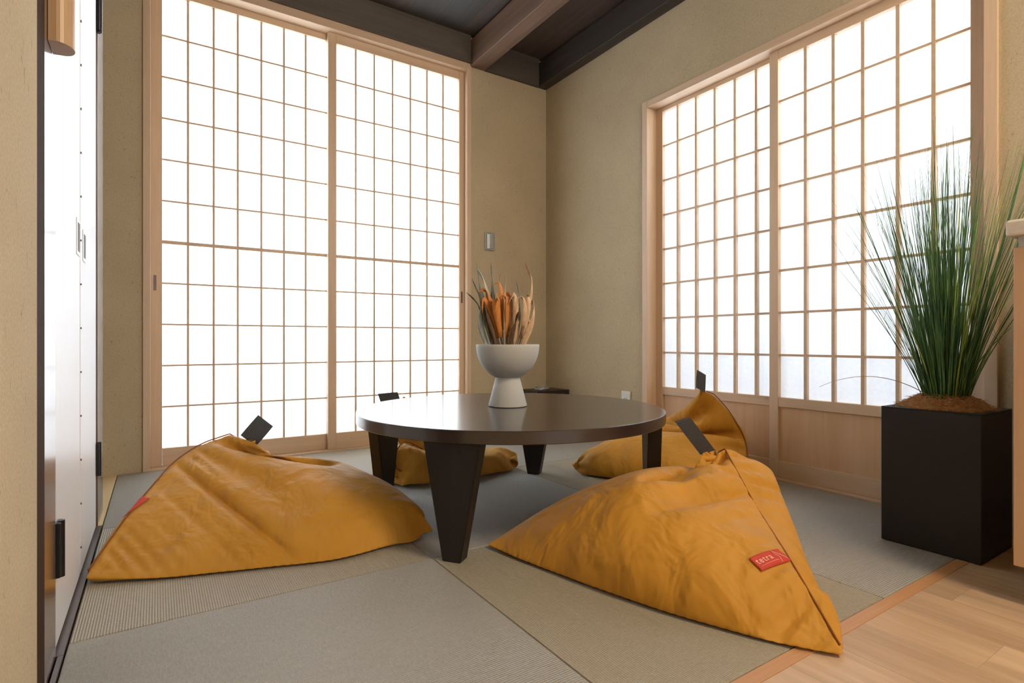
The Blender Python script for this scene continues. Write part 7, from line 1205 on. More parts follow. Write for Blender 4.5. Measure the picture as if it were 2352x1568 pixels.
POINTS_REAR_RIGHT = [
1642,9,3,-10,28,-15,25,-11,16,3,24,3,25,2,26,3,25,3,25,5,24,5,25,6,25,5,25,6,18,8,6,9,20,6,3,17,-27,16,-15,11,4,1,26,-5,29,-4,0,10,-25,18,-30,18,-28,19,-29,21,-39,-356,-8,12,17,21,26,27,29,29,30,29,31,31,31,28,18,22,29,-6,-6,0,9,15,19,1,-6,
-2,-426,-2,12,18,21,26,27,29,28,31,29,32,31,32,29,22,19,33,2,-5,0,6,9,11,6,3,-445,2,12,18,21,26,26,29,29,30,30,32,31,32,31,26,19,33,12,-4,0,8,9,11,8,-459,2,10,18,21,25,26,29,29,31,30,32,31,32,32,29,21,30,22,0,1,8,10,12,-467,0,9,17,21,25,26,
29,28,31,30,33,30,34,31,32,25,27,29,5,1,9,13,-468,-3,8,16,20,24,27,29,29,31,30,33,30,34,31,34,29,24,34,10,3,11,-468,-5,6,15,20,25,26,30,29,32,30,32,31,33,32,33,31,28,32,17,5,-464,-7,4,14,19,25,27,30,31,33,31,32,31,30,32,31,34,31,30,14,-455,
-9,3,13,19,25,27,31,31,34,33,33,32,31,30,31,29,34,28,-438,-10,1,13,19,26,27,32,32,32,35,32,36,32,33,29,29,35,-415,-12,0,12,19,26,29,31,31,36,32,37,31,37,33,35,30,-389,-13,-2,12,21,25,30,30,34,32,36,34,36,33,37,36,-364,-14,-4,12,21,28,29,34,
31,35,33,37,33,39,40,-336,-14,-7,10,23,28,31,32,35,32,36,33,36,32,-288,-15,-9,9,22,30,31,34,33,35,32,35,31,-251,-14,-12,7,24,30,32,34,33,34,32,30,-212,-14,-13,4,24,32,33,34,32,32,26,-172,-15,-14,1,26,33,33,32,27,23,-129,-14,-14,-4,28,34,27,
21,18,-78,-15,-14,-9,28,20,17,19,-29,-16,-13,-29,20,16,18,21,-20,-30,-26,4,17,62,-30,-25,-22,-15,84,-21,-17,-16,62,-13,-17,9,3,3,21,-14,5,16,-17,33,-18,29,-12,31,-13,31,-13,31,-13,31,-12,30,-13,31,-14,30,-14,31,-14,29,-14,30,-15,29,-15,29,
-16,30,-16,29,-16,30,-17,31,-17,29,-26,21,-4,-12,-3,-26,-1,-22,-5,-11,-17,19,13,-213,5,26,16,17,17,18,18,17,17,16,16,15,15,15,14,14,13,12,10,-1,-32,-16,-15,-13,1,-217,26,18,17,17,17,16,16,16,16,15,15,16,15,15,14,15,13,13,3,-23,-5,-3,-18,-18,
-222,18,16,15,15,15,15,16,15,15,15,16,15,15,16,15,15,15,15,12,-1,-6,-11,-16,-270,16,15,15,15,16,15,15,15,15,16,15,15,16,15,15,16,15,14,15,14,1,-7,-314,15,16,15,15,15,15,15,16,15,15,15,16,15,15,16,15,15,15,16,16,13,-337,16,15,15,15,15,15,15,
16,15,15,16,15,15,16,15,15,16,15,16,16,-324,15,15,15,15,15,16,15,15,16,15,15,16,15,15,16,15,16,15,17,-310,15,15,15,16,15,15,15,15,16,15,16,15,15,16,15,16,16,16,-294,15,15,15,15,15,15,16,15,15,16,15,15,16,15,16,16,16,-279,15,15,15,15,15,15,
16,16,15,15,16,15,15,17,15,16,-264,15,15,16,15,15,15,15,16,15,16,15,16,16,15,16,-249,15,15,15,16,15,15,16,15,16,15,16,16,16,15,-234,15,16,15,15,15,16,15,16,16,15,16,16,16,-220,16,15,15,15,16,15,16,16,15,16,16,16,-204,15,16,15,15,15,16,16,15,
16,16,16,-189,16,15,15,16,15,16,15,16,16,16,-174,16,15,16,15,16,15,16,16,16,-158,15,16,15,16,16,16,15,16,-143,16,15,16,16,16,15,16,-127,16,15,16,16,16,15,-111,15,17,15,16,15,-95,16,15,16,15,-80,17,16,15,-64,17,15,-47,21,-24,420,23,2,18,3,18,
7,14,6,16,6,15,4,17,2,18,-1,19,-3,19,-5,19,-5,18,-5,16,-5,13,-4,7,-1,1,0,0,0,-7,4,-29,6,-30,6,-30,6,-20,9,17,16,12,-21,9,-24,-5,-14,-110,20,20,21,20,21,20,19,17,15,13,10,7,2,0,-1,-12,-25,-24,-24,-16,19,32,18,-20,-124,17,18,21,19,21,18,18,14,
13,10,6,2,0,-4,-17,-23,-24,-24,-18,12,31,32,6,-124,17,16,20,18,20,16,16,12,9,6,2,-1,-7,-20,-23,-23,-25,-18,7,28,33,28,-103,14,14,18,17,17,15,12,8,5,1,-3,-10,-21,-22,-23,-24,-19,4,23,32,31,-68,16,13,15,15,14,11,7,4,0,-5,-12,-21,-23,-22,-23,
-20,1,21,29,33,-34,18,11,13,11,10,6,2,-2,-7,-14,-21,-21,-22,-23,-21,0,19,28,32,-3,17,10,9,7,4,1,-3,-8,-16,-20,-22,-21,-22,-21,-3,18,27,32,17,20,8,4,2,-1,-5,-9,-17,-19,-21,-21,-22,-21,-4,17,27,32,25,14,14,0,-2,-5,-10,-17,-19,-20,-20,-21,-22,
-5,16,27,32,20,21,11,-3,-5,-11,-15,-19,-19,-20,-20,-21,-6,15,27,32,28,11,7,-5,-9,-16,-18,-18,-20,-19,-21,-7,15,26,32,27,8,1,-8,-14,-17,-18,-18,-20,-19,-9,14,27,32,24,4,-3,-13,-17,-17,-18,-18,-20,-9,14,27,31,17,1,-9,-16,-16,-17,-18,-18,-10,
13,26,32,10,-5,-14,-16,-16,-17,-18,-10,12,26,32,1,-13,-14,-16,-16,-17,-11,12,26,31,-13,-15,-14,-16,-17,-10,11,26,31,-28,-15,-16,-15,-10,10,25,32,-45,-14,-15,-10,9,25,32,-60,-14,-10,10,24,32,-75,-10,11,25,30,-86,14,25,29,-68,24,28,-25,17,15,
-336,29,31,31,31,32,32,33,33,33,33,32,33,33,33,33,33,33,33,33,33,15,-22,-32,-31,-22,-532,29,30,30,30,31,31,33,32,33,32,33,33,33,33,33,33,33,33,32,31,-10,-30,-27,-22,-523,29,28,29,29,30,30,32,32,32,32,33,33,33,32,33,32,34,32,33,13,-30,-11,
-28,-515,28,28,27,29,29,29,32,31,33,32,33,32,33,32,32,32,32,32,30,-27,-29,-15,-488,27,27,28,27,29,29,30,31,33,32,33,32,33,32,33,32,32,31,4,-32,-31,-464,25,27,27,27,28,28,30,32,33,32,33,32,32,32,33,31,30,19,-13,-31,-460,25,27,26,26,26,28,31,
31,33,32,33,31,33,31,31,30,25,5,-20,-456,25,25,26,25,26,26,31,32,32,32,32,32,31,31,29,27,13,1,-448,25,25,25,27,24,21,31,32,32,32,32,30,31,29,26,21,5,-419,25,26,21,23,15,29,31,32,33,32,30,30,29,27,23,12,-388,25,19,20,12,21,32,32,32,33,30,30,
28,28,24,18,-354,18,16,19,5,30,32,32,32,32,30,28,27,24,21,-323,12,23,-5,25,31,31,32,33,30,27,26,25,22,-298,25,-10,17,30,31,31,32,30,28,26,25,22,-256,-12,6,28,31,28,33,22,33,26,25,24,-250,-3,23,31,25,32,15,33,29,27,24,-238,15,30,24,29,8,31,
31,29,25,-211,28,24,25,-1,29,32,30,28,-173,26,21,-9,24,32,32,27,-130,21,-16,13,32,32,29,-90,-20,0,28,33,29,-88,-12,17,33,31,-82,0,30,30,-68,16,32,-50,27,-22,2034,-45,10,-35,6,-28,10,-29,19,-34,20,-33,21,-34,22,-34,22,-33,22,-34,22,-34,23,
-34,22,-33,21,-33,18,-31,13,-32,20,-33,15,-28,0,-29,3,-32,10,-34,14,-30,15,-31,23,-30,12,-24,6,-24,10,-23,11,-22,12,377,-26,-21,-20,-14,-14,-12,-12,-12,-12,-11,-11,-11,-12,-13,-17,-15,-8,-27,-30,-27,-20,-12,-10,-10,-13,-14,365,-23,-20,-18,
-15,-14,-12,-12,-11,-12,-11,-12,-10,-12,-11,-15,-18,-5,-21,-32,-26,-22,-15,-12,-8,-6,341,-23,-20,-18,-15,-14,-12,-12,-12,-11,-11,-12,-10,-11,-11,-13,-17,-7,-13,-31,-26,-20,-14,-11,-7,317,-23,-20,-18,-14,-14,-12,-13,-11,-12,-10,-12,-9,-11,
-10,-11,-16,-9,-6,-28,-27,-18,-13,-9,296,-23,-20,-19,-14,-15,-12,-12,-11,-12,-10,-12,-10,-11,-9,-10,-12,-12,-2,-23,-27,-17,-12,274,-25,-20,-19,-14,-15,-12,-12,-10,-12,-10,-11,-10,-11,-10,-8,-10,-12,-2,-17,-27,-15,254,-26,-21,-19,-15,-15,-11,
-12,-10,-11,-10,-12,-10,-12,-9,-9,-8,-10,-3,-15,-24,232,-27,-22,-19,-16,-14,-11,-11,-9,-9,-8,-11,-12,-12,-12,-9,-9,-5,-5,-19,212,-28,-23,-19,-16,-14,-11,-11,-8,-7,-6,-6,-9,-13,-13,-16,-11,-6,-4,191,-29,-23,-20,-15,-14,-11,-10,-8,-6,-6,-3,-4,
-7,-9,-15,-19,-1,172,-29,-24,-20,-15,-14,-10,-10,-9,-5,-7,-4,-3,-2,-5,-6,-19,153,-30,-25,-19,-15,-13,-11,-8,-8,-7,-4,-6,-4,-1,-2,-7,132,-30,-26,-20,-15,-10,-11,-7,-6,-5,-5,-3,-2,-2,3,111,-31,-27,-20,-14,-11,-8,-8,-5,-3,-1,-1,3,4,94,-30,-29,
-21,-13,-10,-8,-5,-4,-2,1,5,8,80,-31,-29,-21,-14,-9,-6,-3,-1,1,6,11,67,-30,-30,-22,-12,-8,-4,-1,3,8,15,54,-31,-30,-24,-11,-5,-2,5,13,24,32,-30,-30,-26,-9,-1,13,24,27,5,-31,-30,-28,9,25,27,25,-25,-30,-31,16,22,25,26,-56,-25,10,21,25,27,-75,
10,20,24,22,-47,11,21,10,-29,17,13,-43,13,-33,22,28,-23,28,-10,1,27,-2,28,-3,29,-3,29,-2,28,-2,29,-2,28,0,27,0,27,1,27,2,26,2,26,3,26,4,25,4,25,4,25,5,24,5,24,6,12,22,-1,21,-6,4,11,10,6,21,-4,27,-30,-606,-10,18,27,26,27,27,28,28,28,29,29,29,
29,29,30,30,30,30,31,34,6,25,27,27,25,-669,17,27,28,28,29,28,29,29,29,29,30,29,30,29,30,30,30,30,31,24,28,24,28,26,-666,29,28,31,29,30,29,30,29,29,30,29,29,30,29,29,29,30,29,31,25,28,29,28,-643,30,29,31,29,30,29,30,29,29,29,30,29,30,29,29,
29,29,30,30,27,28,29,-616,30,29,30,29,30,30,29,29,30,29,30,29,29,29,30,29,29,29,30,28,28,-587,30,29,30,30,30,29,29,30,29,29,30,29,29,29,30,29,29,29,29,28,-558,30,29,30,29,30,29,30,29,30,29,29,30,29,29,29,30,29,29,28,-529,30,29,30,30,29,30,
29,29,30,29,30,29,29,30,28,30,29,29,-501,30,29,30,29,30,29,30,29,30,29,30,29,29,29,30,29,29,-472,30,29,30,30,29,30,30,29,29,30,29,29,30,29,29,29,-443,30,29,30,30,29,30,29,29,30,29,30,29,30,29,29,-414,30,30,30,29,30,29,30,29,30,29,29,30,29,
29,-385,30,30,30,29,30,29,30,29,30,29,30,29,29,-355,30,29,30,29,30,29,30,29,30,29,30,29,-326,30,29,30,29,30,29,30,29,30,29,30,-296,29,30,29,30,29,30,29,30,29,30,-266,29,29,30,29,30,29,30,29,30,-237,29,30,29,30,29,30,29,30,-207,30,28,30,29,
30,29,29,-177,30,29,29,30,29,29,-146,29,28,30,29,29,-117,29,29,29,28,-84,27,28,26,-52,28,20,-16,1,24,-397,-12,29,-13,30,-7,28,-12,30,-8,29,-11,30,-9,31,-12,32,-10,32,-12,34,-12,34,-13,35,-12,34,-13,35,-13,34,-12,34,-12,34,-12,33,-10,32,-10,
33,-10,32,-14,30,-23,24,-31,12,-30,7,-22,-5,-413,21,17,21,18,21,18,22,20,22,21,22,22,22,21,23,22,23,22,22,20,10,0,-11,-18,-410,19,18,20,18,20,19,21,20,21,21,22,22,22,23,23,23,23,23,20,12,4,-4,-14,-406,18,18,19,19,19,19,21,21,21,22,22,22,22,
24,23,24,22,21,14,6,-1,-6,-399,17,17,19,18,19,19,20,21,21,22,23,23,24,25,23,24,21,14,7,3,-4,-388,17,17,18,18,19,20,20,22,22,23,23,25,24,24,24,22,14,8,4,3,-380,17,17,18,18,19,19,21,22,24,24,26,25,25,24,23,14,8,4,3,-365,17,17,18,18,20,22,22,
23,25,26,25,25,24,24,16,7,4,2,-346,14,17,18,20,20,22,24,26,26,26,26,25,24,16,7,3,3,-321,10,13,19,21,22,24,26,26,26,26,25,25,17,7,3,2,-289,0,9,19,21,24,27,27,27,26,26,25,17,8,3,2,-280,8,11,20,23,27,27,27,26,27,25,19,7,3,1,-260,5,13,23,27,26,
28,27,27,26,20,8,2,0,-245,8,17,25,28,28,27,27,27,21,8,2,0,-229,9,24,27,28,28,27,27,22,9,1,0,-214,15,28,28,28,28,27,23,9,2,-2,-197,25,29,29,28,27,24,10,0,-1,-173,28,29,28,28,24,10,2,-3,-145,29,28,28,24,12,1,-3,-118,29,29,24,11,2,-3,-90,29,25,
10,3,-3,-61,26,8,2,-1,-34,6,1,0,-30,2,0,-21,-6,1,597,16,8,8,7,5,4,2,2,1,2,1,1,2,0,1,1,1,0,1,1,1,0,-3,-5,-15,-38,13,12,11,10,9,7,5,5,4,2,2,2,1,1,1,1,0,1,0,1,2,-3,-9,-14,-68,11,14,14,13,13,10,9,7,5,4,5,3,4,2,3,1,1,0,-1,3,-2,-23,-4,-107,16,17,
16,16,15,13,12,8,6,6,4,4,4,4,4,4,5,4,3,-11,-11,-18,-133,18,18,18,18,16,16,13,8,7,4,4,4,3,2,3,1,2,-2,-12,-9,-9,-135,20,19,19,19,17,17,14,7,5,4,2,2,1,1,-1,-1,-3,-9,-12,-9,-123,20,20,20,20,20,18,11,4,3,3,1,0,0,-2,-3,-5,-7,-12,-10,-113,22,20,20,
22,19,16,7,2,4,1,0,-2,-2,-5,-5,-6,-11,-11,-102,21,22,21,17,18,11,6,4,3,1,-2,-3,-5,-5,-8,-10,-10,-92,21,21,17,18,12,10,5,6,2,-1,-3,-5,-5,-9,-9,-10,-81,20,17,18,13,11,7,7,6,2,-3,-5,-7,-8,-9,-10,-72,18,16,16,10,9,8,7,5,0,-5,-7,-8,-9,-9,-66,17,
16,9,11,8,9,7,5,-4,-7,-9,-10,-8,-61,18,9,10,10,8,8,7,3,-8,-8,-9,-10,-51,8,10,9,10,9,6,8,-3,-9,-9,-10,-52,7,11,9,12,6,13,-2,-8,-9,-9,-56,10,11,12,8,18,-1,-7,-8,-9,-58,12,12,12,20,2,-6,-8,-9,-56,12,15,21,7,-5,-7,-10,-53,17,20,12,-2,-7,-8,-46,
17,18,4,-6,-10,-38,18,12,-4,-9,-32,18,3,-9,-27,14,-6,-21,5,-21,40,-6,24,-2,5,15,11,12,19,3,9,6,6,7,4,7,6,6,5,5,6,4,4,3,2,2,-6,2,-19,5,-30,6,-14,-1,28,-5,18,-6,27,-10,30,-8,7,14,4,9,23,8,14,16,10,16,12,16,15,14,25,-391,23,22,24,20,17,13,13,
11,11,9,6,4,-3,-12,-23,-19,16,18,12,21,26,26,25,31,31,32,-356,24,23,23,20,18,14,14,11,11,8,7,3,-1,-10,-19,-21,4,26,11,19,26,28,30,31,34,-338,25,24,23,20,18,16,14,12,10,9,6,4,0,-7,-16,-21,-5,28,13,19,27,29,31,31,-314,25,24,24,20,19,16,14,13,
10,9,7,5,1,-4,-13,-20,-12,24,19,19,27,30,30,-290,24,24,24,21,19,17,14,12,11,9,8,5,3,-2,-8,-17,-17,15,25,18,28,28,-264,22,25,24,22,19,16,14,12,11,9,8,6,4,1,-4,-13,-18,5,27,20,26,-239,21,24,25,22,19,16,13,11,10,8,8,7,6,3,0,-7,-17,-3,24,22,
-215,19,25,24,22,19,16,13,8,7,6,7,7,6,7,5,-1,-9,-13,23,-193,17,24,25,22,19,15,12,7,3,2,4,4,9,4,7,6,-3,-5,-174,15,23,25,22,19,15,12,7,4,-2,-2,0,3,8,5,5,-3,-157,12,22,25,22,18,15,12,8,6,0,-2,-5,-3,-1,6,6,-142,9,21,25,22,17,14,11,8,5,4,0,0,-3,
-6,-1,-126,5,20,25,20,17,11,9,6,4,0,2,-3,-5,-3,-108,2,18,25,20,15,11,6,5,0,-2,-3,-5,-7,-85,1,14,24,20,14,8,5,1,-2,-4,-7,-9,-65,0,10,24,19,12,6,1,-2,-7,-8,-11,-44,0,5,24,18,8,3,-3,-7,-12,-11,-25,0,1,23,16,4,-2,-10,-14,-12,-6,0,0,21,12,-5,-15,
-12,-1,0,0,2,18,-14,-6,0,0,0,0,0,0,0,0,0,0,12,10,0,-22,0,23,15,0,-7,-20,18,22,-18,-26,47,-24,-24,26,-30,4,14,9,23,2,25,2,4,-16,11,-10,8,-10,10,-11,10,-11,11,-12,12,-12,12,-12,12,-12,13,-13,13,-13,14,-14,14,-13,15,-14,15,-13,15,-12,14,-10,15,
-12,-15,13,-32,11,-33,18,-31,23,-32,23,-24,1,2,26,30,-1,-5,-4,-2,-1,-2,-1,-1,0,-1,0,1,0,1,2,2,3,2,0,7,13,-9,-12,-21,10,-8,-5,-4,-3,-2,-2,-1,-1,-1,0,0,0,1,1,1,2,2,2,4,2,17,21,2,-7,-50,-6,-3,-2,0,0,0,0,0,0,0,0,0,0,0,0,0,0,0,5,23,16,12,5,-61,0,
0,0,0,0,0,0,0,0,0,0,0,0,0,0,0,0,0,0,12,17,15,-44,0,0,0,0,0,0,0,0,0,0,0,0,0,0,0,0,0,0,0,0,12,-12,0,0,0,0,0,0,0,0,0,0,0,0,0,0,0,0,0,0,0,0,0,0,0,0,0,0,0,0,0,0,0,0,0,0,0,0,0,0,0,0,0,0,0,0,0,0,0,0,0,0,0,0,0,0,0,0,0,0,0,0,0,0,0,0,0,0,0,0,0,0,0,0,
0,0,0,0,0,0,0,0,0,0,0,0,0,0,0,0,0,0,0,0,0,0,0,0,0,0,0,0,0,0,0,0,0,0,0,0,0,0,0,0,0,0,0,0,0,0,0,0,0,0,0,0,0,0,0,0,0,0,0,0,0,0,0,0,0,0,0,0,0,0,0,0,0,0,0,0,0,0,0,0,0,0,0,0,0,0,0,0,0,0,0,0,0,0,0,0,0,0,0,0,0,0,0,0,0,0,0,0,0,0,0,0,0,0,0,0,0,0,0,0,
0,0,1,-1,0,0,0,0,0,1,0,-1,0,0,0,0,2,-2,0,0,0,0,4,-4,0,0,1,7,-8,0,2,12,-13,-1,21,-10,19,3,363,-22,3,-25,6,-27,7,-27,8,-28,8,-27,7,-26,5,-25,5,-25,4,-25,4,-26,4,-26,5,-28,5,-29,6,-31,6,-30,6,-31,6,-30,5,-8,0,0,0,0,0,22,4,16,-14,-4,-22,-2,20,
-20,27,330,-26,-21,-21,-20,-20,-20,-20,-21,-22,-22,-24,-23,-26,-24,-26,-21,0,0,0,20,25,2,-25,-19,330,-25,-21,-21,-20,-21,-20,-22,-21,-24,-23,-25,-24,-25,-24,-17,0,0,0,19,28,11,-9,-28,292,-26,-22,-23,-19,-22,-21,-23,-23,-24,-24,-26,-24,-24,
-12,0,0,0,17,29,18,1,-16,242,-25,-25,-23,-21,-22,-23,-24,-24,-25,-25,-24,-21,-9,0,0,0,16,29,23,7,-7,201,-24,-25,-25,-23,-24,-25,-25,-24,-25,-23,-20,-6,0,0,0,14,30,24,14,5,156,-22,-26,-26,-25,-26,-25,-26,-24,-22,-17,-4,0,0,0,11,30,26,16,8,
126,-22,-27,-28,-26,-26,-25,-24,-22,-14,-3,0,0,0,9,29,27,17,7,99,-23,-27,-28,-27,-25,-24,-20,-12,-2,0,0,0,7,28,28,17,7,71,-23,-27,-28,-25,-24,-20,-10,-1,0,0,0,4,28,28,18,8,49,-26,-30,-26,-24,-19,-9,-1,0,0,0,2,28,28,19,7,31,-31,-29,-25,-19,
-10,-1,0,0,0,1,26,29,19,8,12,-32,-29,-22,-11,-1,0,0,0,1,25,28,19,8,-9,-31,-27,-13,-1,0,0,0,0,24,28,19,10,-27,-32,-20,-2,0,0,0,0,22,29,20,8,-46,-28,-5,0,0,0,0,21,29,20,9,-66,-13,0,0,0,0,21,28,20,9,-77,-1,0,0,0,20,29,20,10,-79,0,0,0,19,29,21,
9,-78,0,0,19,29,21,9,-78,0,18,29,21,10,-78,16,29,22,12,-66,30,21,14,-42,22,17,-43,27,-30,30,-7,-9,-9,-8,-7,-6,-4,-3,-2,-2,-1,-1,0,0,0,0,0,0,0,0,29,24,4,-11,-20,57,-8,-9,-9,-8,-8,-7,-6,-5,-5,-5,-4,-4,-3,-2,0,0,0,0,0,11,30,11,-17,-19,87,-10,
-7,-7,-6,-8,-7,-7,-6,-6,-6,-5,-6,-5,-6,-5,-4,-2,0,0,26,12,-19,-15,110,-5,-4,-5,-5,-6,-6,-7,-6,-6,-6,-6,-6,-6,-5,-6,-5,-5,-6,-8,5,5,19,92,-2,-2,-4,-3,-4,-6,-5,-6,-6,-6,-6,-6,-5,-7,-5,-7,-6,-10,-30,0,3,136,0,-1,-2,-3,-2,-3,-4,-6,-6,-6,-7,-6,
-7,-7,-8,-10,-11,-24,-26,0,153,0,1,-1,-2,0,-1,-4,-8,-6,-7,-7,-8,-8,-9,-11,-13,-19,-30,-20,165,2,1,0,2,-1,0,-5,-7,-6,-7,-9,-10,-10,-11,-14,-18,-27,-31,163,2,1,1,-8,-14,22,-4,-5,-6,-8,-10,-12,-11,-15,-18,-23,-30,148,2,-2,-17,-15,27,10,-4,-2,
-6,-10,-12,-13,-15,-17,-21,-29,131,-4,-20,-19,27,21,1,0,-2,-6,-12,-14,-15,-17,-20,-26,104,-21,-22,21,31,8,2,1,-2,-9,-13,-16,-17,-20,-24,62,-25,16,31,18,5,5,1,-1,-13,-17,-17,-20,-22,15,8,30,26,10,5,-6,-6,14,-15,-18,-19,-23,-5,30,29,15,3,-14,
1,23,-2,-18,-19,-21,-5,30,21,3,-17,8,25,5,-12,-17,-21,-3,26,5,-19,14,27,10,-8,-13,-19,-3,11,-19,18,26,16,-6,-9,-16,-10,-16,19,23,22,-1,-6,-15,-37,18,20,26,6,-4,-13,-31,18,27,16,-3,-10,-24,22,24,2,-7,-15,26,13,-6,-5,24,1,5,15,14,]
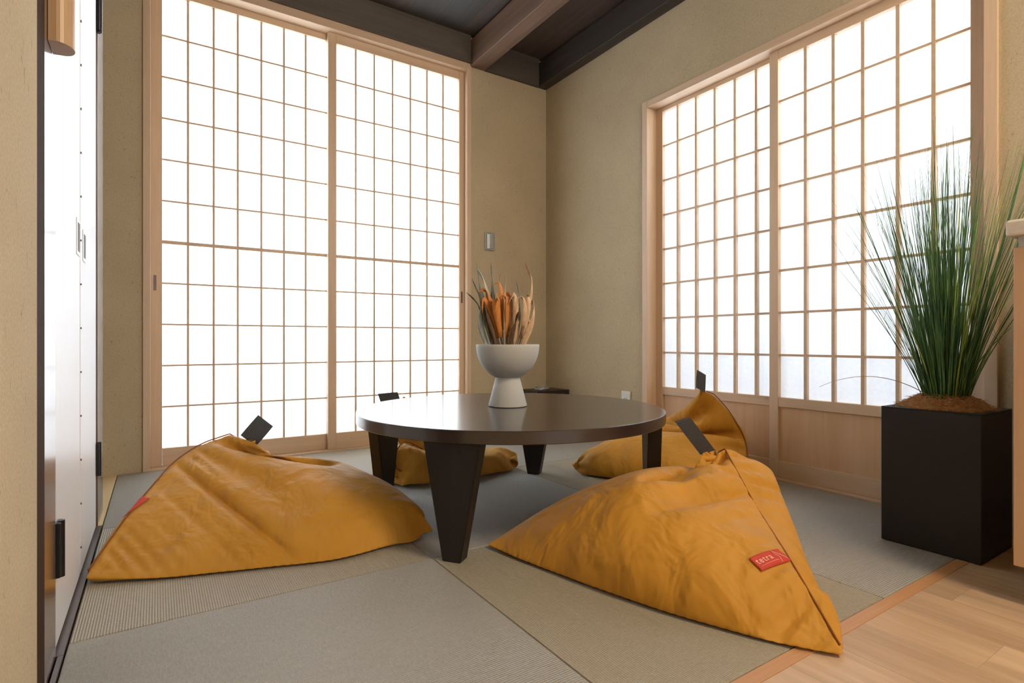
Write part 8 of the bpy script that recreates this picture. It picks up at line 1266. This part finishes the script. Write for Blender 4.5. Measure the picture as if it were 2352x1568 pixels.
POINTS_REAR_MIDDLE = [
1408,33,4,28,11,-32,9,-37,11,-37,7,-37,7,-37,6,-29,15,-28,6,-30,7,-34,8,-36,4,-33,1,-30,2,-31,-4,-24,5,-32,8,-34,12,-37,14,-39,13,443,-22,-22,-25,-30,-30,-29,-12,-22,-28,-29,-27,-29,-29,-30,-28,-27,-26,-24,434,-22,-23,-26,-31,-30,-16,-20,
-26,-29,-29,-27,-28,-30,-30,-29,-27,-22,405,-19,-23,-26,-31,-24,-17,-26,-23,-31,-30,-27,-28,-29,-29,-31,-24,377,-18,-22,-25,-29,-18,-26,-24,-21,-32,-30,-27,-28,-29,-29,-32,351,-18,-22,-24,-23,-26,-21,-14,-32,-26,-28,-25,-22,-34,-37,311,-19,
-20,-22,-25,-14,-18,-19,-23,-24,-25,-25,-37,-35,266,-19,-20,-21,-18,-19,-19,-20,-20,-21,-24,-23,-16,199,-20,-20,-19,-15,-17,-21,-18,-24,-22,22,-14,128,-20,-20,-18,-14,-15,-17,-23,-25,1,33,77,-21,-19,-16,-13,-14,-17,-25,-9,25,68,-20,-19,-16,
-12,-12,-14,-22,17,58,-21,-17,-15,-13,-11,-10,-6,52,-20,-16,-13,-13,-12,-10,44,-20,-9,-2,-12,-27,31,-16,3,-5,-24,8,-2,-2,-5,41,-7,3,32,-2,28,-39,-26,-11,-27,-12,9,-23,40,-24,39,-20,39,-21,40,-21,40,-21,40,-20,40,-21,40,-20,40,-20,40,-20,40,
-20,41,-19,38,-25,38,-11,33,2,36,3,-309,5,19,13,21,19,19,19,19,20,19,20,20,21,20,18,13,16,-276,19,14,20,20,19,19,19,20,19,20,19,20,20,20,17,15,-262,15,20,20,19,19,20,19,20,19,20,20,20,19,19,18,-250,19,20,19,20,19,19,19,20,19,20,20,19,20,19,
-233,20,19,20,19,20,19,19,20,19,20,20,19,19,-212,19,20,19,19,20,19,19,20,19,20,19,20,-193,19,20,19,19,20,19,19,20,19,20,19,-172,19,19,19,19,20,19,19,20,19,20,-154,20,19,19,19,19,20,19,20,19,-133,19,19,19,19,19,20,20,19,-114,19,19,18,20,19,
20,19,-94,19,18,19,20,19,20,-75,18,19,18,21,19,-55,18,18,19,20,-35,17,14,22,-17,14,15,1,-6,-29,-408,-15,25,-17,29,-18,31,-19,34,-20,34,-17,34,-10,33,-5,31,-34,22,-34,22,-37,11,-35,2,-30,1,-33,33,-16,35,-16,36,-12,36,1,35,-148,7,9,12,17,23,
30,7,-17,-7,-19,-24,-24,-20,19,28,38,-95,5,9,15,22,32,16,-18,-7,-14,-23,-25,-20,-2,34,39,-75,9,31,-1,21,29,-15,-12,-7,-22,-23,-20,-8,30,38,-55,25,34,-15,26,-9,-16,-5,-19,-23,-21,-7,25,39,-24,39,15,-22,7,-23,-5,-16,-24,-20,-9,22,39,23,30,-3,
-21,-30,-11,-13,-24,-21,-8,19,39,67,6,-27,-32,-27,-9,-22,-23,-9,17,39,94,-32,-29,-33,-25,-14,-24,-9,15,37,79,-29,-29,-35,-17,-27,-9,13,35,64,-26,-34,-26,-29,-10,10,31,54,-31,-33,-29,-12,6,26,39,-32,-29,-17,2,19,27,-29,-21,3,6,20,-22,18,12,
-16,-4,29,4,-15,38,583,-21,-19,-15,-19,-20,-20,-21,-19,-20,-20,-20,-20,-21,-23,-22,-24,-13,347,-18,-35,-29,-31,-28,-23,-21,-18,-19,-20,-22,-21,-20,-22,-22,-14,349,-5,-27,-32,-32,-34,-36,-32,-28,-22,-20,-19,-21,-23,-18,-18,341,2,-9,-30,-35,
-34,-32,-35,-36,-35,-32,-25,-21,-19,-18,328,5,3,-19,-30,-37,-36,-34,-32,-35,-37,-38,-33,-26,318,4,8,-11,-21,-31,-34,-38,-36,-36,-32,-34,-37,270,12,-2,-8,-15,-23,-29,-34,-37,-38,-36,-36,231,0,-4,-7,-12,-19,-24,-29,-32,-37,-35,171,2,-5,-8,-11,
-18,-21,-20,-27,-35,121,-7,-8,-7,-7,-18,-21,-25,-11,67,-8,-8,-6,-2,-20,-24,-20,51,-9,-5,4,-12,-23,-25,33,-7,7,-2,-20,-26,12,7,7,-15,-25,6,10,-6,-23,0,6,-20,1,-13,-15,2210,-25,32,-12,22,10,19,-4,31,-16,41,-17,39,-15,40,-18,36,-19,40,-18,41,
-16,38,-11,33,-5,25,2,23,3,-18,30,-16,23,-11,18,-5,14,1,2,11,-377,30,6,14,21,23,25,17,21,25,27,27,28,28,26,19,9,6,-1,-352,10,8,15,23,26,18,19,25,27,28,27,27,27,25,24,8,-2,-339,-1,7,16,25,22,18,25,32,21,27,27,26,25,25,26,2,-325,-10,3,16,26,
17,26,32,33,18,26,27,25,25,21,21,-308,-16,0,14,21,26,33,35,23,29,29,31,33,21,6,-286,-20,-4,13,22,35,35,34,34,31,33,31,15,2,-263,-22,-5,8,34,33,34,34,34,35,33,3,12,-234,-23,-8,13,36,36,33,35,29,32,16,9,-208,-23,-7,17,34,36,36,32,26,36,-14,
-173,-23,-2,18,32,36,36,26,38,19,-180,-20,3,19,28,34,37,32,29,-162,-16,8,20,26,32,37,39,-146,-9,14,24,26,28,39,-119,-2,26,33,27,12,-90,12,37,32,-11,-60,34,34,-25,-15,36,-14,7,17,17,4,-29,38,-30,39,-20,35,-3,24,5,32,1,34,1,34,0,35,0,35,0,35,
-1,35,-1,36,-2,35,-2,34,-1,30,5,20,-13,37,-8,2,6,-3,-533,20,33,29,34,35,34,35,34,35,34,34,33,34,35,34,1,23,-533,33,31,34,34,35,34,35,34,35,34,34,34,35,35,32,6,-517,32,34,34,34,35,34,35,34,35,34,35,34,35,36,30,-513,33,34,35,34,35,35,34,35,34,
35,35,35,35,34,-484,34,34,35,34,35,35,35,34,35,35,35,35,34,-451,34,35,35,35,35,34,35,35,35,35,35,34,-417,35,35,34,35,35,35,35,35,35,35,34,-383,35,35,35,35,35,35,35,35,35,35,-349,35,35,35,35,35,35,35,35,35,-315,36,35,35,35,36,34,36,34,-279,
35,35,36,35,35,35,35,-245,35,36,35,35,35,35,-210,36,35,35,35,34,-173,36,34,35,34,-136,35,36,27,-96,35,23,-60,17,-11,361,-13,29,-12,25,-11,24,-12,22,-12,21,-15,21,-26,20,-32,24,-1,34,-10,31,-4,25,4,-16,18,-40,21,-4,38,-9,33,-3,36,-2,2,2,-235,
17,15,13,5,-3,-14,12,33,17,31,32,17,-3,32,23,-14,-229,18,17,7,-2,-14,3,33,18,25,32,31,28,21,2,-10,-227,16,7,5,-2,-10,29,23,20,31,30,29,23,4,-6,-221,11,5,1,-7,19,27,19,29,32,28,22,6,-3,-215,6,5,-2,8,30,20,27,32,28,22,6,0,-213,5,2,3,28,26,26,
31,29,20,9,-1,-208,1,7,24,28,24,31,30,20,8,1,-209,11,27,20,29,29,28,19,10,0,-192,28,25,16,30,28,18,9,4,-162,30,11,28,25,16,12,4,-127,16,19,20,18,12,7,-112,17,18,17,15,9,-99,17,18,14,14,-86,16,24,22,-83,24,20,-43,5,-9,-35,30,27,34,33,34,34,
33,33,35,33,34,34,34,31,32,10,36,-501,32,19,23,23,27,31,34,35,33,34,32,34,33,31,33,34,-455,35,22,24,21,22,19,23,26,31,34,34,34,28,34,33,-392,39,29,25,19,22,21,20,18,19,21,29,33,37,35,-342,40,36,30,21,19,18,21,22,19,15,16,21,30,-286,40,40,35,
27,23,17,18,16,20,21,18,15,-266,38,39,37,32,28,22,19,16,18,17,17,-264,41,38,38,34,31,26,24,19,19,15,-263,41,38,37,36,31,28,29,22,-1,-238,38,35,38,38,31,28,22,-25,-191,37,36,39,39,29,22,-9,-180,37,39,38,38,22,7,-166,39,36,40,29,11,-140,38,37,
37,15,-112,36,39,25,-86,38,31,-56,37,-24,61,-8,18,-24,32,-24,35,-13,23,2,-2,-2,-10,0,2,22,11,21,3,19,4,13,5,-14,22,-23,30,-26,34,-27,32,-6,37,-8,37,-8,38,-8,39,-8,42,-352,9,32,28,13,-11,12,34,25,15,4,-10,-2,5,7,23,28,31,32,-290,31,31,24,7,
-3,32,27,17,6,0,-9,9,5,3,14,29,33,-256,33,31,23,0,21,31,15,-6,13,4,4,6,9,6,1,31,-222,32,32,24,9,30,14,-2,-9,14,5,5,7,7,11,10,-189,30,32,27,24,15,-7,-14,8,2,4,4,5,9,17,-156,28,33,30,21,-12,-11,-8,1,3,3,5,12,20,-125,26,34,33,-4,-6,-6,-6,-6,-2,
2,34,34,-133,26,34,32,9,-2,-9,-2,-13,-9,31,36,-132,26,34,31,17,5,-2,-10,-16,16,19,-120,27,35,31,22,10,1,-16,6,24,-140,28,35,33,26,17,3,-8,22,-156,31,35,32,28,23,13,5,-167,33,34,30,27,26,8,-157,35,28,21,28,26,-136,33,16,25,30,-108,21,21,30,
-72,16,37,-53,34,-28,-4,-2,0,0,0,34,-4,-9,-21,0,0,0,0,0,0,0,0,0,0,0,0,0,0,0,0,0,0,0,0,0,0,2,24,14,-5,22,-39,25,-37,-6,33,-9,-23,-1,0,0,0,0,0,0,0,0,0,0,10,37,30,-51,-5,-19,-2,0,0,0,0,0,0,0,0,0,0,0,16,35,-34,-16,-1,0,0,0,0,0,0,0,0,0,0,0,0,20,
-20,0,0,0,0,0,0,0,0,0,0,0,0,0,6,-6,0,0,0,0,0,0,0,0,0,0,0,0,5,-5,0,0,0,0,0,0,0,0,0,0,0,3,-3,0,0,0,0,0,0,0,0,0,0,1,-1,0,0,0,0,0,0,0,0,0,0,0,0,0,0,0,0,0,0,0,0,0,0,0,0,0,0,0,0,0,0,0,0,0,0,0,0,0,0,0,0,0,0,0,0,0,0,0,0,0,0,0,0,0,0,0,0,8,10,-18,16,
15,-31,39,-38,27,296,-34,-2,-34,-3,-34,-4,-33,-3,-34,-4,-32,-4,-29,-3,-22,-8,-24,7,21,9,16,-30,23,-37,13,0,-11,-23,9,11,14,4,-11,14,-36,18,228,-36,-36,-37,-36,-33,-23,-36,9,37,15,-3,-26,-30,13,-21,-12,221,-36,-35,-36,-34,-21,-36,-6,34,27,3,
-5,-22,-33,-22,0,188,-35,-24,-38,-34,-26,-20,29,34,11,-9,-18,-33,-25,0,153,-28,-19,-36,-28,-33,22,35,19,-5,-19,-32,-29,0,124,-5,-36,-32,-38,12,34,24,1,-19,-32,-31,-2,125,-25,-39,-35,0,28,27,6,-17,-32,-33,-5,116,-38,-29,-6,5,30,12,-14,-32,
-36,-8,97,-23,-2,-10,9,24,-12,-33,-36,-14,101,-2,-4,-13,18,-9,-34,-37,-19,121,2,-18,4,-11,-35,-37,-25,147,-13,-10,-20,-33,-38,-30,147,-16,-23,-32,-38,-34,131,-23,-29,-37,-35,99,-28,-25,-28,48,-30,-19,21,-34,2,17,-9,-16,-10,-4,0,0,0,7,4,2,3,
2,0,-12,9,30,16,-7,-17,4,-5,-8,-11,-11,-6,0,0,3,10,4,3,-13,3,17,49,-21,-20,-5,10,0,-3,-9,-13,-10,-5,0,3,14,7,10,54,-16,-25,-19,-4,4,9,4,0,-7,-13,-14,-7,0,8,82,-9,-18,-23,-17,-8,1,6,11,5,3,-5,-13,-14,69,-3,3,-18,-21,-18,-11,-5,4,7,13,8,5,50,
9,-9,-14,-20,-19,-18,-14,-6,1,5,9,108,-6,-10,-13,-16,-19,-19,-18,-14,-7,15,123,-4,-10,-13,-15,-17,-18,-19,-19,13,125,-12,-15,-10,-9,-16,-19,-20,-29,129,-11,-15,-4,4,-18,-21,-32,98,-12,-4,12,-7,-22,-30,68,-6,14,6,-17,-29,45,11,13,-7,-26,39,
15,2,-20,36,12,-14,38,-4,29,]



def topo(n):
    key = {}; bary = []; faces = []
    def vid(t):
        if t not in key:
            key[t] = len(bary); bary.append(t)
        return key[t]
    for f in ((0, 1, 2), (1, 0, 3), (2, 1, 3), (0, 2, 3)):
        def v(i, j):
            t = [0, 0, 0, 0]; t[f[0]] = n - i - j; t[f[1]] = i; t[f[2]] = j
            return vid(tuple(t))
        for i in range(n):
            for j in range(n - i):
                faces.append((v(i, j), v(i + 1, j), v(i, j + 1)))
                if i + j < n - 1:
                    faces.append((v(i + 1, j), v(i + 1, j + 1), v(i, j + 1)))
    return bary, faces, key




def unpack(a, sc):
    """stored as running differences of x, then y, then z"""
    n = len(a) // 3
    pts = []; x = y = z = 0
    for i in range(n):
        x += a[i]; y += a[n + i]; z += a[2 * n + i]
        pts.append(Vector((x / sc, y / sc, z / sc)))
    return pts


def bean_bag(data, nb_, sc, label, strap_px, seam, lab=None):
    pts = unpack(data, sc)
    BARY, BFACES, BKEY = topo(nb_)
    NB = nb_
    c = Vector((sum(p.x for p in pts) / len(pts), sum(p.y for p in pts) / len(pts), 0))
    t = thing('bean_bag', label, 'bean bag', c, 'mustard bean bags around the table')
    bm = bmesh.new()
    vs = [bm.verts.new(p) for p in pts]
    for f in BFACES:
        bm.faces.new([vs[i] for i in f])
    cover = link_mesh('cover', bm, 'mustard', t, smooth=True)
    sd = cover.modifiers.new('sub', 'SUBSURF'); sd.levels = 1; sd.render_levels = 2
    # stitched seam along one edge
    def edge(a_, b_):
        out = []
        for i in range(NB + 1):
            tt = [0, 0, 0, 0]; tt[a_] = NB - i; tt[b_] = i
            out.append(pts[BKEY[tuple(tt)]])
        return out
    e = edge(*seam)
    bm = bmesh.new(); tube(bm, e[1:-1], 0.0022, 6)
    z_ = link_mesh('zipper', bm, 'seam_brown', t, smooth=True); z_['label'] = 'stitched zipper seam'
    # webbing loop sewn to the top corner: up one side, round the fold and back
    if strap_px:
        (bx, by), (tx, ty), (hx, hy), dep, ddep, lay = strap_px
        base, tipp = px_at(bx, by, dep), px_at(tx, ty, dep + ddep)
        wv = px_at(bx + hx, by + hy, dep) - base
        ax = tipp - base
        nb = ax.cross(wv).normalized()
        P = []
        for q in range(9):
            u = q / 8
            P.append(base + ax * u * 0.96 + nb * (0.0015 + lay * math.sin(PI * u)))
        P.append(tipp)
        for q in range(8, -1, -1):
            u = q / 8
            P.append(base + ax * u * 0.96 - nb * (0.0015 + lay * 0.6 * math.sin(PI * u)))
        bm = bmesh.new(); rows = []
        n = len(P)
        for i, pnt in enumerate(P):
            tg = (P[min(i + 1, n - 1)] - P[max(i - 1, 0)]).normalized()
            th = tg.cross(wv).normalized() * 0.0007
            rows.append([bm.verts.new(q) for q in (pnt - wv + th, pnt + wv + th, pnt + wv - th, pnt - wv - th)])
        for a_, b_ in zip(rows, rows[1:]):
            for k in range(4):
                bm.faces.new((a_[k], a_[(k + 1) % 4], b_[(k + 1) % 4], b_[k]))
        bm.faces.new(rows[0][::-1]); bm.faces.new(rows[-1])
        s_ = link_mesh('strap', bm, 'strap', t); s_['label'] = 'dark grey webbing loop'
    if lab:
        add_label(t, pts, BFACES, *lab)
    return t, cover, pts


def smooth_normals(pts, faces):
    nn = [Vector((0, 0, 0)) for _ in pts]
    for f in faces:
        c = (pts[f[1]] - pts[f[0]]).cross(pts[f[2]] - pts[f[0]])
        for i in f:
            nn[i] += c
    return nn


def add_label(t, pts, faces, cpt, right, up, w_, h_, text):
    """red woven label laid on the cloth, with its writing"""
    tree = BVHTree.FromPolygons(pts, faces)
    loc, nor, idx, dist = tree.find_nearest(cpt)
    cen = Vector((sum(p.x for p in pts) / len(pts), sum(p.y for p in pts) / len(pts), 0.08))
    if nor.dot(loc - cen) < 0:
        nor = -nor
    r_ = (right - nor * right.dot(nor)).normalized()
    u_ = nor.cross(r_).normalized()
    if u_.dot(up) < 0:
        u_ = -u_
    def on(u, v, off):
        o = loc + r_ * u + u_ * v + nor * 0.06
        h = tree.ray_cast(o, -nor, 0.12)
        p = h[0] if h[0] is not None else loc + r_ * u + u_ * v
        return p + nor * off
    bm = bmesh.new(); nx, ny = 20, 8
    top_ = [[bm.verts.new(on((i / nx - .5) * w_, (j / ny - .5) * h_, 0.0035)) for j in range(ny + 1)] for i in range(nx + 1)]
    for i in range(nx):
        for j in range(ny):
            bm.faces.new((top_[i][j], top_[i + 1][j], top_[i + 1][j + 1], top_[i][j + 1]))
    lb = link_mesh('label', bm, 'label_red', t, smooth=True)
    lb['label'] = 'red woven label'
    so = lb.modifiers.new('th', 'SOLIDIFY'); so.thickness = 0.0008
    if not text:
        return
    cu = bpy.data.curves.new('tmp', 'FONT'); cu.body = text; cu.size = h_ * 0.60; cu.offset = 0.0002; cu.space_character = 1.25
    ob = bpy.data.objects.new('tmp', cu); col.objects.link(ob)
    dg = bpy.context.evaluated_depsgraph_get()
    me = ob.evaluated_get(dg).to_mesh()
    bm = bmesh.new(); bm.from_mesh(me); ob.evaluated_get(dg).to_mesh_clear()
    bpy.data.objects.remove(ob)
    mxx = max(v.co.x for v in bm.verts)
    s = w_ * 0.50 / mxx
    bmesh.ops.subdivide_edges(bm, edges=bm.edges[:], cuts=1)
    for v in bm.verts:
        v.co = on(-w_ * 0.43 + v.co.x * s, -h_ * 0.10 + v.co.y, 0.0049)
    x = link_mesh('lettering', bm, 'label_white', lb); x['label'] = 'pale word woven into the label'
    # thin rule below the word, and the peaked mark to its right
    bm = bmesh.new()
    tube(bm, [on(-w_ * 0.40 + w_ * 0.56 * k / 10, -h_ * 0.27, 0.0046) for k in range(11)], 0.0004, 4)
    link_mesh('rule', bm, 'label_white', lb)
    bm = bmesh.new()
    pk = [(0.23, -0.44), (0.235, -0.28), (0.25, -0.12), (0.225, 0.02), (0.205, 0.16), (0.20, 0.47), (0.25, 0.30), (0.32, 0.06), (0.39, -0.16), (0.45, -0.34)]
    tube(bm, [on(w_ * a, h_ * b, 0.0049) for a, b in pk], 0.0008, 5)
    link_mesh('peak_mark', bm, 'label_white', lb)


bean_bag(POINTS_FRONT_RIGHT, 42, 2000.0, 'mustard bean bag with a red label, reaching onto the wooden floor strip',
         ((1625, 1038), (1567, 962), (17, -5), 1.69, -0.05, 0.004), (1, 2), (Vector((1.179, 0.7305, 0.116)), Vector((0.118, -0.011, 0.003)), Vector((0.023, 0.027, 0.019)), 0.098, 0.037, 'tetra'))
bean_bag(POINTS_FRONT_LEFT, 42, 2000.0, 'mustard bean bag with one corner against the white folding door',
         ((570, 1012), (610, 966), (17, 13), 1.955, 0.0, 0.003), (0, 2), (Vector((-0.052, 1.972, 0.134)), vw(0.25, 0.75, 0.62), Vector((0, 0, 1)), 0.07, 0.028, None))
bean_bag(POINTS_REAR_RIGHT, 28, 1000.0, 'mustard bean bag by the wooden-based screens, its grey strap standing upright',
         ((1609, 896), (1611, 855), (10, 6), 2.42, 0.0, 0.003), (1, 2))
bean_bag(POINTS_REAR_MIDDLE, 20, 1000.0, 'mustard bean bag behind the round table, mostly hidden by its legs',
         ((916, 909), (871, 913), (3, 9), 2.70, 0.0, 0.004), (1, 2))


# ------------------------------------------------------------------ light
w = bpy.data.worlds.new('World'); scene.world = w; w.use_nodes = True
bg = w.node_tree.nodes['Background']
bg.inputs['Color'].default_value = (0.80, 0.88, 1.0, 1); bg.inputs['Strength'].default_value = 1.0


def area(name, loc, target, sx, sy, power, color):
    d = bpy.data.lights.new(name, 'AREA'); d.shape = 'RECTANGLE'; d.size = sx; d.size_y = sy; d.energy = power; d.color = color
    o = bpy.data.objects.new(name, d); col.objects.link(o); o.location = loc
    dr = Vector(target) - Vector(loc)
    o.rotation_euler = dr.to_track_quat('-Z', 'Y').to_euler()
    return o


# daylight just outside the paper screens
area('daylight_back', (0.83, WB + 0.9, 1.45), (0.83, WB, 1.3), 2.4, 2.4, 190, (0.87, 0.94, 1.0))
area('daylight_right', (WR + 0.6, 1.35, 2.1), (WR, 1.40, 1.35), 1.9, 0.9, 92, (0.86, 0.93, 1.0))
area('near_fill', (1.1, YN + 0.1, 1.4), (1.1, 0.5, 1.2), 2.0, 1.8, 20, (0.95, 0.97, 1.0))  # added soft fill behind the camera to lift the room, no real window
# warm kitchen ceiling lamps behind the camera
area('kitchen_lamp', (1.55, -0.55, 2.3), (0.4, 0.8, 0.5), 0.7, 0.7, 27, (1.0, 0.80, 0.57))

scene.cycles.max_bounces = 7
scene.cycles.caustics_reflective = False
scene.cycles.caustics_refractive = False

# ------------------------------------------------------------------ camera
cd = bpy.data.cameras.new('camera'); cd.sensor_width = 36.0; cd.lens = 1256.0 / 2352.0 * 36.0
cd.clip_start = 0.02
cam = bpy.data.objects.new('camera', cd); col.objects.link(cam)
cam.location = (0, 0, EYE)
cam.rotation_euler = Vector((FW[0], FW[1], 0)).to_track_quat('-Z', 'Y').to_euler()
scene.camera = cam
vsx = scene.view_settings
scene.display_settings.display_device = 'sRGB'
vsx.view_transform = 'Standard'; vsx.look = 'None'; vsx.gamma = 1.0; vsx.use_curve_mapping = False
vsx.exposure = 0.7
